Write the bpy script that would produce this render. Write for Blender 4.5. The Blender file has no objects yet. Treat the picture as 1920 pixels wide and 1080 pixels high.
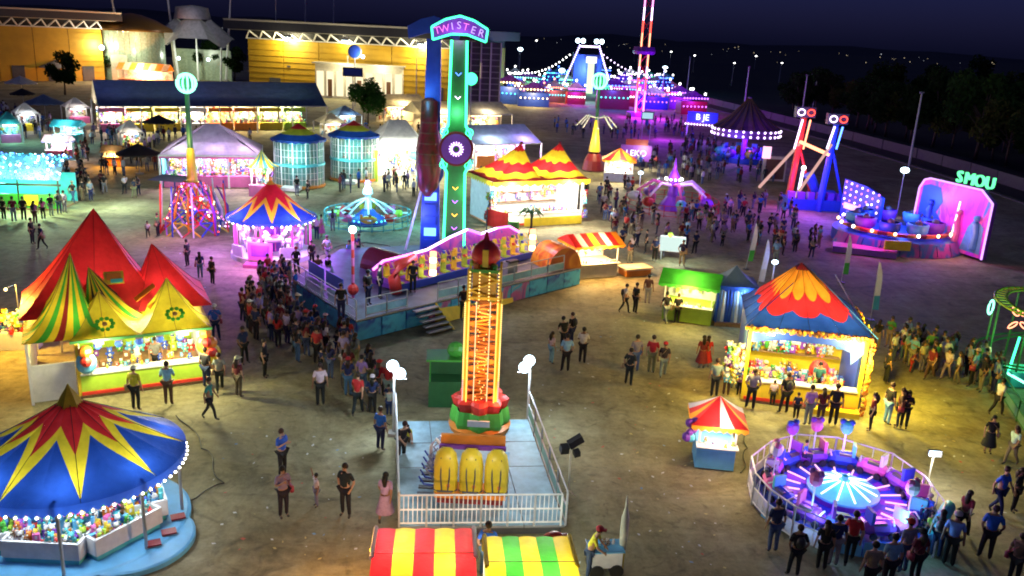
import bpy, bmesh, math, random
from mathutils import Vector, Matrix
random.seed(7)
PI = math.pi
scene = bpy.context.scene
COL = scene.collection
# ---------------------------------------------------------------- camera
CAM_H, FPX, PITCH, ROLL = 14.5, 1600.0, math.radians(16.6), math.radians(2.8)
cam_data = bpy.data.cameras.new('camera')
cam_data.sensor_width = 36.0
cam_data.lens = 36.0 * FPX / 1920.0
cam_data.clip_start, cam_data.clip_end = 0.5, 9000.0
cam = bpy.data.objects.new('camera', cam_data)
COL.objects.link(cam)
cam.matrix_world = Matrix.Translation((0, 0, CAM_H)) @ Matrix.Rotation(PI/2 - PITCH, 4, 'X') @ Matrix.Rotation(ROLL, 4, 'Z')
scene.camera = cam
# ---------------------------------------------------------------- sky, added fill sun, exposure
SUN_EL, SUN_AZ = math.radians(52), math.radians(190)
world = bpy.data.worlds.new('World'); scene.world = world; world.use_nodes = True
wn = world.node_tree; wn.nodes.clear()
sky = wn.nodes.new('ShaderNodeTexSky'); sky.sky_type = 'NISHITA'; sky.sun_disc = False
sky.sun_elevation = math.radians(30); sky.sun_rotation = SUN_AZ
sky.air_density = 1.3; sky.dust_density = 2.0; sky.ozone_density = 4.0
tint = wn.nodes.new('ShaderNodeMixRGB'); tint.blend_type = 'MULTIPLY'; tint.inputs[0].default_value = 1.0
tint.inputs[2].default_value = (.17, .17, .80, 1)
wbg = wn.nodes.new('ShaderNodeBackground'); wbg.inputs[1].default_value = 0.016
wo = wn.nodes.new('ShaderNodeOutputWorld')
wn.links.new(sky.outputs[0], tint.inputs[1]); wn.links.new(tint.outputs[0], wbg.inputs[0]); wn.links.new(wbg.outputs[0], wo.inputs[0])
sun_data = bpy.data.lights.new('fill_sun', 'SUN'); sun_data.energy = 0.09; sun_data.angle = math.radians(40)  # dim fill sun added for even light, in place of unseen floodlights
sun_data.color = (.86, .92, 1.0)
sun = bpy.data.objects.new('fill_sun', sun_data); COL.objects.link(sun)
sun_dir = Vector((math.sin(SUN_AZ)*math.cos(SUN_EL), math.cos(SUN_AZ)*math.cos(SUN_EL), math.sin(SUN_EL)))
sun.rotation_euler = (-sun_dir).to_track_quat('-Z', 'Y').to_euler()
scene.view_settings.view_transform = 'Standard'; scene.view_settings.look = 'None'
scene.view_settings.exposure = 0.0; scene.view_settings.gamma = 1.0
scene.view_settings.use_curve_mapping = False
scene.render.engine = 'CYCLES'
scene.cycles.use_denoising = True
scene.cycles.max_bounces = 5; scene.cycles.diffuse_bounces = 2; scene.cycles.glossy_bounces = 2
scene.cycles.transmission_bounces = 3; scene.cycles.transparent_max_bounces = 6
scene.cycles.sample_clamp_indirect = 3.0
scene.cycles.caustics_reflective = False; scene.cycles.caustics_refractive = False
scene.cycles.filter_width = 1.9
# ---------------------------------------------------------------- survey helpers (ground positions read off the view)
_fw = Vector((0, math.cos(PITCH), -math.sin(PITCH))); _u0 = Vector((0, math.sin(PITCH), math.cos(PITCH))); _r0 = Vector((1, 0, 0))
_rt = _r0*math.cos(ROLL) + _u0*math.sin(ROLL); _up = -_r0*math.sin(ROLL) + _u0*math.cos(ROLL)
_C = Vector((0, 0, CAM_H))
def ray(x, y): return _fw + _rt*((x-960)/FPX) + _up*((540-y)/FPX)
def at(x, y, z=0.0):
    d = ray(x, y); return _C + d*((z-CAM_H)/d.z)
def atY(x, y, Y):
    d = ray(x, y); return _C + d*(Y/d.y)
def pix(p):
    v = Vector(p)-_C; zc = v.dot(_fw); return 960+FPX*v.dot(_rt)/zc, 540-FPX*v.dot(_up)/zc
def hgt(b, y):
    lo, hi = -5.0, 150.0
    for _ in range(50):
        m = (lo+hi)/2
        if pix((b[0], b[1], m))[1] > y: lo = m
        else: hi = m
    return lo
def V2(p): return Vector((p[0], p[1], 0))
# ---------------------------------------------------------------- materials
MATS = {}
LAMP_K = 1.9   # brightness of every fairground lamp and added fill light
def _new(name):
    m = bpy.data.materials.new(name); m.use_nodes = True
    nt = m.node_tree; nt.nodes.clear()
    return m, nt, nt.nodes.new('ShaderNodeOutputMaterial')
def _wear(nt, col, amt, scale, obj=True):
    n = nt.nodes; tc = n.new('ShaderNodeTexCoord'); nz = n.new('ShaderNodeTexNoise')
    nz.inputs['Scale'].default_value = scale; nz.inputs['Detail'].default_value = 6; nz.inputs['Roughness'].default_value = .65
    nt.links.new(tc.outputs['Object'], nz.inputs['Vector'])
    r = n.new('ShaderNodeValToRGB')
    r.color_ramp.elements[0].position = .25; r.color_ramp.elements[1].position = .75
    d = [c*(1-amt) for c in col[:3]]; b = [min(1, c*(1+amt*.5)+.02*amt) for c in col[:3]]
    r.color_ramp.elements[0].color = (*d, 1); r.color_ramp.elements[1].color = (*b, 1)
    nt.links.new(nz.outputs['Fac'], r.inputs[0])
    return r.outputs[0], nz.outputs['Fac']
def paint(name, col, rough=.45, metal=0.0, wear=.22, scale=2.2, spec=.5):
    if name in MATS: return name
    m, nt, out = _new(name); p = nt.nodes.new('ShaderNodeBsdfPrincipled')
    c, f = _wear(nt, col, wear, scale)
    nt.links.new(c, p.inputs['Base Color']); p.inputs['Metallic'].default_value = metal
    p.inputs['Specular IOR Level'].default_value = spec
    mr = nt.nodes.new('ShaderNodeMapRange'); mr.inputs[3].default_value = max(.05, rough-.12); mr.inputs[4].default_value = min(1, rough+.15)
    nt.links.new(f, mr.inputs[0]); nt.links.new(mr.outputs[0], p.inputs['Roughness'])
    nt.links.new(p.outputs[0], out.inputs[0]); MATS[name] = m; return name
def fabric(name, col, trans=.35, wear=.34, scale=1.3):
    if name in MATS: return name
    m, nt, out = _new(name); n = nt.nodes
    c, f = _wear(nt, col, wear, scale)
    d = n.new('ShaderNodeBsdfPrincipled'); d.inputs['Roughness'].default_value = .55; d.inputs['Specular IOR Level'].default_value = .35
    t = n.new('ShaderNodeBsdfTranslucent'); mx = n.new('ShaderNodeMixShader'); mx.inputs[0].default_value = trans
    bp = n.new('ShaderNodeBump'); bp.inputs['Strength'].default_value = .6; bp.inputs['Distance'].default_value = .12
    nt.links.new(f, bp.inputs['Height']); nt.links.new(bp.outputs[0], d.inputs['Normal'])
    nt.links.new(c, d.inputs['Base Color']); nt.links.new(c, t.inputs[0])
    nt.links.new(d.outputs[0], mx.inputs[1]); nt.links.new(t.outputs[0], mx.inputs[2]); nt.links.new(mx.outputs[0], out.inputs[0])
    MATS[name] = m; return name
def glow(name, col, strength, sample=False):
    if name in MATS: return name
    m, nt, out = _new(name); e = nt.nodes.new('ShaderNodeEmission')
    e.inputs[0].default_value = (*col, 1); e.inputs[1].default_value = strength
    nt.links.new(e.outputs[0], out.inputs[0])
    m.cycles.emission_sampling = 'AUTO' if sample else 'NONE'
    MATS[name] = m; return name
def tinted(name, rough=.7, wear=.2):
    """cloth whose colour is each object's own colour"""
    if name in MATS: return name
    m, nt, out = _new(name); n = nt.nodes; p = n.new('ShaderNodeBsdfPrincipled')
    oi = n.new('ShaderNodeObjectInfo'); c, f = _wear(nt, (1, 1, 1), wear, 9)
    mx = n.new('ShaderNodeMixRGB'); mx.blend_type = 'MULTIPLY'; mx.inputs[0].default_value = 1
    nt.links.new(oi.outputs['Color'], mx.inputs[1]); nt.links.new(c, mx.inputs[2]); nt.links.new(mx.outputs[0], p.inputs['Base Color'])
    p.inputs['Roughness'].default_value = rough; p.inputs['Specular IOR Level'].default_value = .25
    nt.links.new(p.outputs[0], out.inputs[0]); MATS[name] = m; return name
def mural(name, cols, scale=.6, emis=0.0, stretch=(1, 1, 1), seed=0.0, rough=.4):
    """flat print: airbrushed blotches of several colours"""
    if name in MATS: return name
    m, nt, out = _new(name); n = nt.nodes; p = n.new('ShaderNodeBsdfPrincipled')
    tc = n.new('ShaderNodeTexCoord'); mp = n.new('ShaderNodeMapping'); mp.inputs['Scale'].default_value = stretch; mp.inputs['Location'].default_value = (seed, seed*.7, seed*.3)
    nz = n.new('ShaderNodeTexNoise'); nz.inputs['Scale'].default_value = scale; nz.inputs['Detail'].default_value = 3; nz.inputs['Distortion'].default_value = 1.6
    r = n.new('ShaderNodeValToRGB'); r.color_ramp.interpolation = 'EASE'
    k = len(cols)
    while len(r.color_ramp.elements) < k: r.color_ramp.elements.new(.5)
    for i, c in enumerate(cols):
        r.color_ramp.elements[i].position = .28 + .46*i/max(1, k-1); r.color_ramp.elements[i].color = (*c, 1)
    nt.links.new(tc.outputs['Object'], mp.inputs[0]); nt.links.new(mp.outputs[0], nz.inputs['Vector']); nt.links.new(nz.outputs['Fac'], r.inputs[0])
    nt.links.new(r.outputs[0], p.inputs['Base Color']); p.inputs['Roughness'].default_value = rough
    if emis:
        nt.links.new(r.outputs[0], p.inputs['Emission Color']); p.inputs['Emission Strength'].default_value = emis
        m.cycles.emission_sampling = 'NONE'
    nt.links.new(p.outputs[0], out.inputs[0]); MATS[name] = m; return name
def foliage(name, col):
    if name in MATS: return name
    m, nt, out = _new(name); n = nt.nodes
    c, f = _wear(nt, col, .55, .9)
    d = n.new('ShaderNodeBsdfDiffuse'); t = n.new('ShaderNodeBsdfTranslucent'); mx = n.new('ShaderNodeMixShader'); mx.inputs[0].default_value = .3
    nt.links.new(c, d.inputs[0]); nt.links.new(c, t.inputs[0]); nt.links.new(d.outputs[0], mx.inputs[1]); nt.links.new(t.outputs[0], mx.inputs[2])
    nt.links.new(mx.outputs[0], out.inputs[0]); MATS[name] = m; return name
# shared palette
for k, c in dict(white=(.78, .78, .76), cream=(.72, .66, .48), red=(.62, .03, .02), maroon=(.22, .015, .02), yellow=(.80, .58, .03), orange=(.78, .24, .02),
                 green=(.06, .38, .04), dkgreen=(.03, .16, .05), blue=(.02, .07, .45), ltblue=(.12, .42, .72), cyan=(.1, .62, .66), purple=(.22, .05, .45),
                 pink=(.75, .16, .42), black=(.018, .018, .02), grey=(.25, .25, .26), dkgrey=(.08, .08, .09), brown=(.17, .08, .035), lime=(.4, .62, .05)).items():
    paint('p_'+k, c)
paint('steel', (.55, .56, .58), .35, .85); paint('galv', (.5, .52, .54), .5, .4); paint('concrete', (.34, .33, .31), .85, 0, .35, .8)
paint('wood', (.30, .18, .08), .6, 0, .4, 5); paint('dirt_timber', (.2, .15, .1), .8)
for k, c in dict(red=(.66, .025, .03), yellow=(.85, .66, .03), green=(.06, .42, .04), blue=(.015, .07, .38), white=(.82, .82, .80), orange=(.90, .34, .02), maroon=(.26, .02, .02),
                 olive=(.62, .52, .03), grey=(.36, .38, .42), slate=(.11, .15, .28), cream=(.75, .70, .50), purple=(.28, .06, .5), dark=(.03, .03, .035), steelblue=(.20, .30, .48), teal=(.05, .3, .34)).items():
    fabric('f_'+k, c)
glow('g_white', (1, .98, .94), 9); glow('g_cool', (.62, .85, 1), 9); glow('g_warm', (1, .72, .30), 7); glow('g_amber', (1, .48, .06), 5); glow('g_red', (1, .06, .04), 4.5)
glow('g_green', (.05, 1, .38), 4.2); glow('g_mint', (.25, 1, .65), 3.4); glow('g_blue', (.08, .2, 1), 6); glow('g_cyan', (.1, .8, 1), 4); glow('g_purple', (.45, .12, 1), 5)
glow('g_pink', (1, .22, .75), 4); glow('g_lilac', (.8, .6, 1), 5); glow('g_coral', (1, .3, .16), 4)
TOYCOLS = ['p_red', 'p_yellow', 'p_blue', 'p_ltblue', 'p_pink', 'p_white', 'p_lime', 'p_orange', 'p_purple', 'p_brown', 'p_cyan', 'p_green']
# ---------------------------------------------------------------- mesh builder
class MB:
    def __init__(s): s.v, s.f, s.m, s.keys = [], [], [], []
    def k(s, key):
        if key not in s.keys: s.keys.append(key)
        return s.keys.index(key)
    def add(s, vs, fs, key):
        o = len(s.v); i = s.k(key); s.v += [tuple(v) for v in vs]
        for f in fs: s.f.append(tuple(a+o for a in f)); s.m.append(i)
        return s
    def box(s, c, d, key, rz=0.0, taper=1.0):
        x, y, z = d[0]/2, d[1]/2, d[2]/2; ca, sa = math.cos(rz), math.sin(rz); vs = []
        for zz, t in ((-z, 1), (z, taper)):
            for a, b in ((-x, -y), (x, -y), (x, y), (-x, y)):
                a, b = a*t, b*t; vs.append((c[0]+a*ca-b*sa, c[1]+a*sa+b*ca, c[2]+zz))
        return s.add(vs, [(3, 2, 1, 0), (4, 5, 6, 7), (0, 1, 5, 4), (1, 2, 6, 5), (2, 3, 7, 6), (3, 0, 4, 7)], key)
    def cyl(s, p, q, r0, r1, n, key, caps=True):
        p, q = Vector(p), Vector(q); d = (q-p).normalized()
        a = d.orthogonal().normalized(); b = d.cross(a); vs = []
        for c, r in ((p, r0), (q, r1)):
            vs += [c+(a*math.cos(2*PI*i/n)+b*math.sin(2*PI*i/n))*r for i in range(n)]
        fs = [(i, (i+1) % n, n+(i+1) % n, n+i) for i in range(n)]
        if caps: fs += [tuple(range(n-1, -1, -1)), tuple(range(n, 2*n))]
        return s.add(vs, fs, key)
    def beam(s, p, q, w, key): return s.cyl(p, q, w*.707, w*.707, 4, key)
    def tube(s, pts, r, n, key, closed=False):
        pts = [Vector(p) for p in pts]; m = len(pts); vs = []
        for i, p in enumerate(pts):
            t = (pts[(i+1) % m]-pts[i-1]) if closed else (pts[min(i+1, m-1)]-pts[max(i-1, 0)])
            t.normalize(); u = Vector((0, 0, 1)) if abs(t.z) < .9 else Vector((1, 0, 0))
            a = t.cross(u).normalized(); b = t.cross(a); rr = r[i] if isinstance(r, (list, tuple)) else r
            vs += [p+(a*math.cos(2*PI*j/n)+b*math.sin(2*PI*j/n))*rr for j in range(n)]
        fs = []
        for i in range(m if closed else m-1):
            i2 = (i+1) % m
            fs += [(i*n+j, i*n+(j+1) % n, i2*n+(j+1) % n, i2*n+j) for j in range(n)]
        if not closed: fs += [tuple(range(n-1, -1, -1)), tuple(range((m-1)*n, m*n))]
        return s.add(vs, fs, key)
    def ball(s, c, r, key, nu=8, nv=5, sc=(1, 1, 1)):
        vs = [(c[0], c[1], c[2]-r*sc[2])]
        for j in range(1, nv):
            ph = -PI/2+PI*j/nv
            for i in range(nu):
                a = 2*PI*i/nu; vs.append((c[0]+r*sc[0]*math.cos(ph)*math.cos(a), c[1]+r*sc[1]*math.cos(ph)*math.sin(a), c[2]+r*sc[2]*math.sin(ph)))
        vs.append((c[0], c[1], c[2]+r*sc[2])); t = len(vs)-1; fs = []
        for i in range(nu):
            i2 = (i+1) % nu; fs.append((0, 1+i2, 1+i)); fs.append((t, t-nu+i, t-nu+i2))
            for j in range(nv-2): fs.append((1+j*nu+i, 1+j*nu+i2, 1+(j+1)*nu+i2, 1+(j+1)*nu+i))
        return s.add(vs, fs, key)
    def lathe(s, prof, n, key, c=(0, 0, 0), cap=True, keyf=None, rf=None):
        o = len(s.v)
        for r, z in prof:
            for i in range(n):
                a = 2*PI*i/n; rr = r*(rf(i, n, r) if rf else 1); s.v.append((c[0]+rr*math.cos(a), c[1]+rr*math.sin(a), c[2]+z))
        for j in range(len(prof)-1):
            for i in range(n):
                i2 = (i+1) % n; s.f.append((o+j*n+i, o+j*n+i2, o+(j+1)*n+i2, o+(j+1)*n+i)); s.m.append(s.k(keyf(j, i) if keyf else key))
        if cap:
            for j, rev in ((0, True), (len(prof)-1, False)):
                if prof[j][0] > .001:
                    f = [o+j*n+i for i in range(n)]; s.f.append(tuple(reversed(f)) if rev else tuple(f)); s.m.append(s.k(key))
        return s
    def slab(s, poly, z0, z1, key, topkey=None):
        n = len(poly); a = sum(poly[i][0]*poly[(i+1) % n][1]-poly[(i+1) % n][0]*poly[i][1] for i in range(n))
        if a < 0: poly = list(reversed(poly))
        vs = [(p[0], p[1], z0) for p in poly]+[(p[0], p[1], z1) for p in poly]
        s.add(vs, [tuple(range(n-1, -1, -1))]+[(i, (i+1) % n, n+(i+1) % n, n+i) for i in range(n)], key)
        return s.add(vs[n:], [tuple(range(n))], topkey or key)
    def plate(s, prof, y0, y1, key, facekey=None):
        """upright panel: outline in local x,z, thickness along y"""
        n = len(prof); a = sum(prof[i][0]*prof[(i+1) % n][1]-prof[(i+1) % n][0]*prof[i][1] for i in range(n))
        if a < 0: prof = list(reversed(prof))
        vs = [(p[0], y0, p[1]) for p in prof]+[(p[0], y1, p[1]) for p in prof]
        s.add(vs, [(i, i+n, (i+1) % n+n, (i+1) % n) for i in range(n)]+[tuple(range(2*n-1, n-1, -1))], key)
        return s.add(vs[:n], [tuple(range(n))], facekey or key)
    def roof(s, per, apex, bounds, p=1.5, t0=.0, sub=4, sag=0.0, bay=6):
        """tent skin: per = list of edge points (closed); bounds(i) -> list of (t, material) from the apex to the edge for edge vertex i"""
        n = len(per); A = Vector(apex)
        def pt(i, t):
            e = Vector(per[i % n]); return Vector((A.x+(e.x-A.x)*t, A.y+(e.y-A.y)*t, e.z+(A.z-e.z)*(1-t)**p-sag*abs(math.sin(PI*i/bay))*3.2*t*(1-t)))
        for i in range(n):
            b0, b1, mats = bounds(i)
            ta, tb = t0, t0
            for u, w, key in zip(b0, b1, mats):
                k = max(1, int(round(sub*max(u-ta, w-tb)*2)))
                for j in range(k):
                    a0, a1 = ta+(u-ta)*j/k, ta+(u-ta)*(j+1)/k; c0, c1 = tb+(w-tb)*j/k, tb+(w-tb)*(j+1)/k
                    P = [pt(i, a0), pt(i, a1), pt(i+1, c1), pt(i+1, c0)]
                    if a0 <= .001 and c0 <= .001: s.add([P[0], P[1], P[2]], [(0, 1, 2)], key)
                    else: s.add(P, [(0, 1, 2, 3)], key)
                ta, tb = u, w
        return s
    def seams(s, per, apex, p, idx, key, r=.014, lift=.012, t0=.03):
        A = Vector(apex)
        for i in idx:
            e = Vector(per[i % len(per)]); s.tube([(A.x+(e.x-A.x)*t, A.y+(e.y-A.y)*t, e.z+(A.z-e.z)*(1-t)**p+lift) for t in (t0, .12, .25, .4, .6, .8, 1.0)], r, 4, key)
        return s
    def build(s, name, parent=None, smooth=False, loc=None, rz=None, weld=False):
        me = bpy.data.meshes.new(name); me.from_pydata(s.v, [], s.f)
        for key in s.keys: me.materials.append(MATS[key])
        me.polygons.foreach_set('material_index', s.m)
        if weld:
            bm = bmesh.new(); bm.from_mesh(me); bmesh.ops.remove_doubles(bm, verts=bm.verts, dist=.0008); bmesh.ops.recalc_face_normals(bm, faces=bm.faces); bm.to_mesh(me); bm.free()
        if smooth: me.polygons.foreach_set('use_smooth', [True]*len(me.polygons))
        me.update()
        o = bpy.data.objects.new(name, me); COL.objects.link(o)
        if parent: o.parent = parent
        if loc is not None: o.location = loc
        if rz is not None: o.rotation_euler.z = rz
        return o
def tag(o, label, cat, group=None, kind=None):
    if label: o['label'] = label
    if cat: o['category'] = cat
    if group: o['group'] = group
    if kind: o['kind'] = kind
    return o
def thing(name, label, cat, loc=(0, 0, 0), rz=0.0, group=None):
    o = bpy.data.objects.new(name, None); COL.objects.link(o); o.empty_display_size = .3
    o.location = (loc[0], loc[1], loc[2] if len(loc) > 2 else 0); o.rotation_euler = (0, 0, rz)
    return tag(o, label, cat, group)
def struct(o): o['kind'] = 'structure'; return o
def stuff(o): o['kind'] = 'stuff'; return o
def dup(root, loc=None, rz=None, label=None, group=None, parent=None):
    c = root.copy(); COL.objects.link(c)
    if parent is not None: c.parent = parent
    if loc is not None: c.location = loc
    if rz is not None: c.rotation_euler.z = rz
    if label: c['label'] = label
    if group: c['group'] = group
    for ch in list(root.children): dup(ch, parent=c)
    return c
def lamp(parent, loc, power, col=(1, .9, .7), r=.25, name='lamp_light', spot=None, aim=None):
    d = bpy.data.lights.new(name, 'SPOT' if spot else 'POINT'); d.energy = power*LAMP_K; d.color = col; d.shadow_soft_size = r
    o = bpy.data.objects.new(name, d); COL.objects.link(o); o.location = loc
    if parent: o.parent = parent
    if spot:
        d.spot_size = math.radians(spot); d.spot_blend = .6
        o.rotation_euler = Vector(aim).to_track_quat('-Z', 'Y').to_euler()
    return o
def text_mesh(name, s, size, key, parent, loc, rot=(PI/2, 0, 0), depth=.04, align='CENTER', spacing=1.0):
    cu = bpy.data.curves.new(name, 'FONT'); cu.body = s; cu.size = size; cu.extrude = depth; cu.align_x = align; cu.align_y = 'CENTER'; cu.resolution_u = 3; cu.space_character = spacing
    t = bpy.data.objects.new(name, cu); COL.objects.link(t)
    dg = bpy.context.evaluated_depsgraph_get(); me = bpy.data.meshes.new_from_object(t.evaluated_get(dg))
    bpy.data.objects.remove(t); me.name = name; me.materials.clear(); me.materials.append(MATS[key])
    o = bpy.data.objects.new(name, me); COL.objects.link(o); o.location = loc; o.rotation_euler = rot
    if parent: o.parent = parent
    return o
def rnd(a, b): return random.uniform(a, b)
def toys(mb, n, box, rng=(.09, .2)):
    """a heap or wall of plush toys: body, head and ears as soft blobs"""
    (x0, x1), (y0, y1), (z0, z1) = box
    for _ in range(n):
        c = (rnd(x0, x1), rnd(y0, y1), rnd(z0, z1)); r = rnd(*rng); k = random.choice(TOYCOLS); q = random.random()
        if q < .18:
            mb.box(c, (r*1.5, r*.9, r*2.0), k, rnd(-.4, .4)); mb.box((c[0], c[1]-r*.47, c[2]+r*.2), (r*.9, r*.06, r*.8), 'p_white', 0)
        elif q < .26: mb.lathe([(r*.5, -r), (r*.55, r*.4), (r*.2, r*.8), (r*.2, r*1.2)], 7, k, c)
        else:
            w = random.choice([k, k, k, 'p_white']); mb.ball(c, r, k, 6, 4, (.78, .7, 1.0)); mb.ball((c[0]+rnd(-.1, .1)*r, c[1]-r*.2, c[2]+r*1.2), r*.7, w, 6, 4)
            mb.ball((c[0], c[1]-r*.75, c[2]+r*1.1), r*.26, 'p_cream', 5, 3); mb.ball((c[0], c[1]-r*.55, c[2]-r*.1), r*.42, 'p_cream', 5, 3, (1, .5, 1))
            for e in (-1, 1):
                mb.ball((c[0]+e*r*.52, c[1], c[2]+r*1.78), r*.24, w, 5, 3); mb.ball((c[0]+e*r*.85, c[1]-r*.3, c[2]+r*.25), r*.34, k, 5, 3, (.8, .8, 1.3)); mb.ball((c[0]+e*r*.5, c[1]-r*.6, c[2]-r*.8), r*.36, k, 5, 3, (.8, 1.3, .8))
def bulbs(mb, pts, r, key):
    for p in pts: mb.ball(p, r, key, 5, 3)
def lerp(a, b, t): return tuple(a[i]+(b[i]-a[i])*t for i in range(len(a)))
def line(a, b, n): return [lerp(a, b, (i+.5)/n) for i in range(n)]
def rectper(w, d, z, k=8, x0=0, y0=0):
    """edge points of a w x d rectangle, k per side, anticlockwise from front-left"""
    c = [(x0-w/2, y0-d/2), (x0+w/2, y0-d/2), (x0+w/2, y0+d/2), (x0-w/2, y0+d/2)]; out = []
    for i in range(4):
        for j in range(k): out.append((*lerp(c[i], c[(i+1) % 4], j/k), z))
    return out
def frame_rz(a, b):
    """heading whose local +x runs from ground point a to ground point b"""
    return math.atan2(b[1]-a[1], b[0]-a[0])
# ================================================================= THE SETTING
def ground_mat(name, cols, s1, s2, rough=.8, bump=.3):
    m, nt, out = _new(name); n = nt.nodes; L = nt.links
    p = n.new('ShaderNodeBsdfPrincipled'); tc = n.new('ShaderNodeTexCoord')
    a = n.new('ShaderNodeTexNoise'); a.inputs['Scale'].default_value = s1; a.inputs['Detail'].default_value = 8; a.inputs['Roughness'].default_value = .62; a.inputs['Distortion'].default_value = .8
    b = n.new('ShaderNodeTexNoise'); b.inputs['Scale'].default_value = s2; b.inputs['Detail'].default_value = 5; b.inputs['Roughness'].default_value = .7
    L.new(tc.outputs['Object'], a.inputs['Vector']); L.new(tc.outputs['Object'], b.inputs['Vector'])
    r = n.new('ShaderNodeValToRGB')
    while len(r.color_ramp.elements) < len(cols): r.color_ramp.elements.new(.5)
    for i, c in enumerate(cols): r.color_ramp.elements[i].position = .3+.4*i/(len(cols)-1); r.color_ramp.elements[i].color = (*c, 1)
    mx = n.new('ShaderNodeMixRGB'); mx.blend_type = 'OVERLAY'; mx.inputs[0].default_value = .55
    L.new(a.outputs['Fac'], r.inputs[0]); L.new(r.outputs[0], mx.inputs[1]); L.new(b.outputs['Fac'], mx.inputs[2]); L.new(mx.outputs[0], p.inputs['Base Color'])
    mr = n.new('ShaderNodeMapRange'); mr.inputs[3].default_value = rough-.22; mr.inputs[4].default_value = rough+.15; L.new(a.outputs['Fac'], mr.inputs[0]); L.new(mr.outputs[0], p.inputs['Roughness'])
    bp = n.new('ShaderNodeBump'); bp.inputs['Strength'].default_value = bump; bp.inputs['Distance'].default_value = .05; L.new(b.outputs['Fac'], bp.inputs['Height']); L.new(bp.outputs[0], p.inputs['Normal'])
    L.new(p.outputs[0], out.inputs[0]); MATS[name] = m; return name
def fair_mat():
    m, nt, out = _new('m_fair'); n = nt.nodes; L = nt.links; p = n.new('ShaderNodeBsdfPrincipled'); tc = n.new('ShaderNodeTexCoord')
    def noise(sc, det, rough, dist=0.0, stretch=None, rot=0.0):
        x = n.new('ShaderNodeTexNoise'); x.inputs['Scale'].default_value = sc; x.inputs['Detail'].default_value = det; x.inputs['Roughness'].default_value = rough; x.inputs['Distortion'].default_value = dist
        mp = n.new('ShaderNodeMapping'); mp.inputs['Scale'].default_value = stretch or (1, 1, 1); mp.inputs['Rotation'].default_value = (0, 0, rot); L.new(tc.outputs['Object'], mp.inputs[0]); L.new(mp.outputs[0], x.inputs['Vector']); return x.outputs['Fac']
    def ramp(f, els):
        r = n.new('ShaderNodeValToRGB')
        while len(r.color_ramp.elements) < len(els): r.color_ramp.elements.new(.5)
        for i, (q, c) in enumerate(els): r.color_ramp.elements[i].position = q; r.color_ramp.elements[i].color = (*c, 1)
        L.new(f, r.inputs[0]); return r.outputs[0]
    def mul(a, b, fac=1.0):
        x = n.new('ShaderNodeMixRGB'); x.blend_type = 'MULTIPLY'; x.inputs[0].default_value = fac; L.new(a, x.inputs[1]); L.new(b, x.inputs[2]); return x.outputs[0]
    base = ramp(noise(.22, 9, .68, 1.0), [(.30, (.16, .135, .07)), (.43, (.31, .27, .145)), (.55, (.40, .36, .21)), (.70, (.52, .47, .30))])
    fine = noise(2.6, 8, .78); c = mul(base, ramp(fine, [(.30, (.58, .57, .55)), (.64, (1, 1, 1))]))
    c = mul(c, ramp(noise(.8, 5, .6, 2.0), [(.28, (.55, .55, .57)), (.45, (1, 1, 1))]))
    c = mul(c, ramp(noise(.9, 4, .55, .6, (.05, 1.2, 1), .5), [(.34, (.70, .70, .70)), (.50, (1, 1, 1))]), .6)
    c = mul(c, ramp(noise(.9, 4, .55, .6, (1.3, .06, 1), .2), [(.34, (.72, .72, .72)), (.50, (1, 1, 1))]), .5)
    L.new(c, p.inputs['Base Color']); p.inputs['Roughness'].default_value = .78; p.inputs['Specular IOR Level'].default_value = .3
    bp = n.new('ShaderNodeBump'); bp.inputs['Strength'].default_value = .7; bp.inputs['Distance'].default_value = .06; L.new(fine, bp.inputs['Height']); L.new(bp.outputs[0], p.inputs['Normal'])
    L.new(p.outputs[0], out.inputs[0]); MATS['m_fair'] = m
fair_mat()
ground_mat('m_scrub', [(.012, .014, .008), (.03, .032, .018), (.05, .045, .03)], .012, .15, .95)
ground_mat('m_road', [(.035, .035, .036), (.05, .05, .05), (.07, .068, .066)], .2, 3, .85)
ground_mat('m_hill', [(.010, .012, .012), (.02, .022, .02), (.03, .03, .03)], .002, .02, .95)
g = MB(); S = 6000; g.add([(-S, -60, -.02), (S, -60, -.02), (S, S, -.02), (-S, S, -.02)], [(0, 1, 2, 3)], 'm_scrub')
struct(g.build('ground'))
# wall line on the right-hand boundary
WALL_PX = [(1232, 172), (1300, 187), (1400, 212), (1500, 238), (1600, 264), (1720, 297), (1820, 326), (1925, 360), (2050, 400)]
WALL = [at(*p) for p in WALL_PX]
poly = [(-260, 5), (60, 5), (70, 30)] + [(p.x-4, p.y-3) for p in reversed(WALL)] + [(30, 330), (-260, 330)]
g = MB(); g.add([(x, y, -.012) for x, y in poly], [tuple(range(len(poly)))], 'm_fair')
struct(g.build('fairground_pavement'))
g = MB(); rp = [(p.x-3.6, p.y-2.7) for p in WALL] + [(p.x-.4, p.y-.3) for p in reversed(WALL)]
rp = [(p.x+1.0, p.y+.8) for p in WALL] + [(p.x+9, p.y+7) for p in reversed(WALL)]
g.add([(x, y, -.008) for x, y in rp], [tuple(range(len(rp)))], 'm_road'); struct(g.build('road'))
t = thing('boundary_wall', 'long low pale concrete wall between the fairground and the dark trees', 'wall', WALL[4])
for i in range(len(WALL)-1):
    a, b = WALL[i]-WALL[4], WALL[i+1]-WALL[4]; L = (b-a).length; n = max(2, int(L/7))
    for j in range(n):
        p, q = a.lerp(b, j/n), a.lerp(b, (j+.97)/n); c = (p+q)/2
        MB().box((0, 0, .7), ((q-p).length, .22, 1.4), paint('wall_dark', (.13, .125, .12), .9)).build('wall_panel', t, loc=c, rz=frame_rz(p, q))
g = MB(); K = [(p.x-5, p.y-4) for p in WALL]
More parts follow.
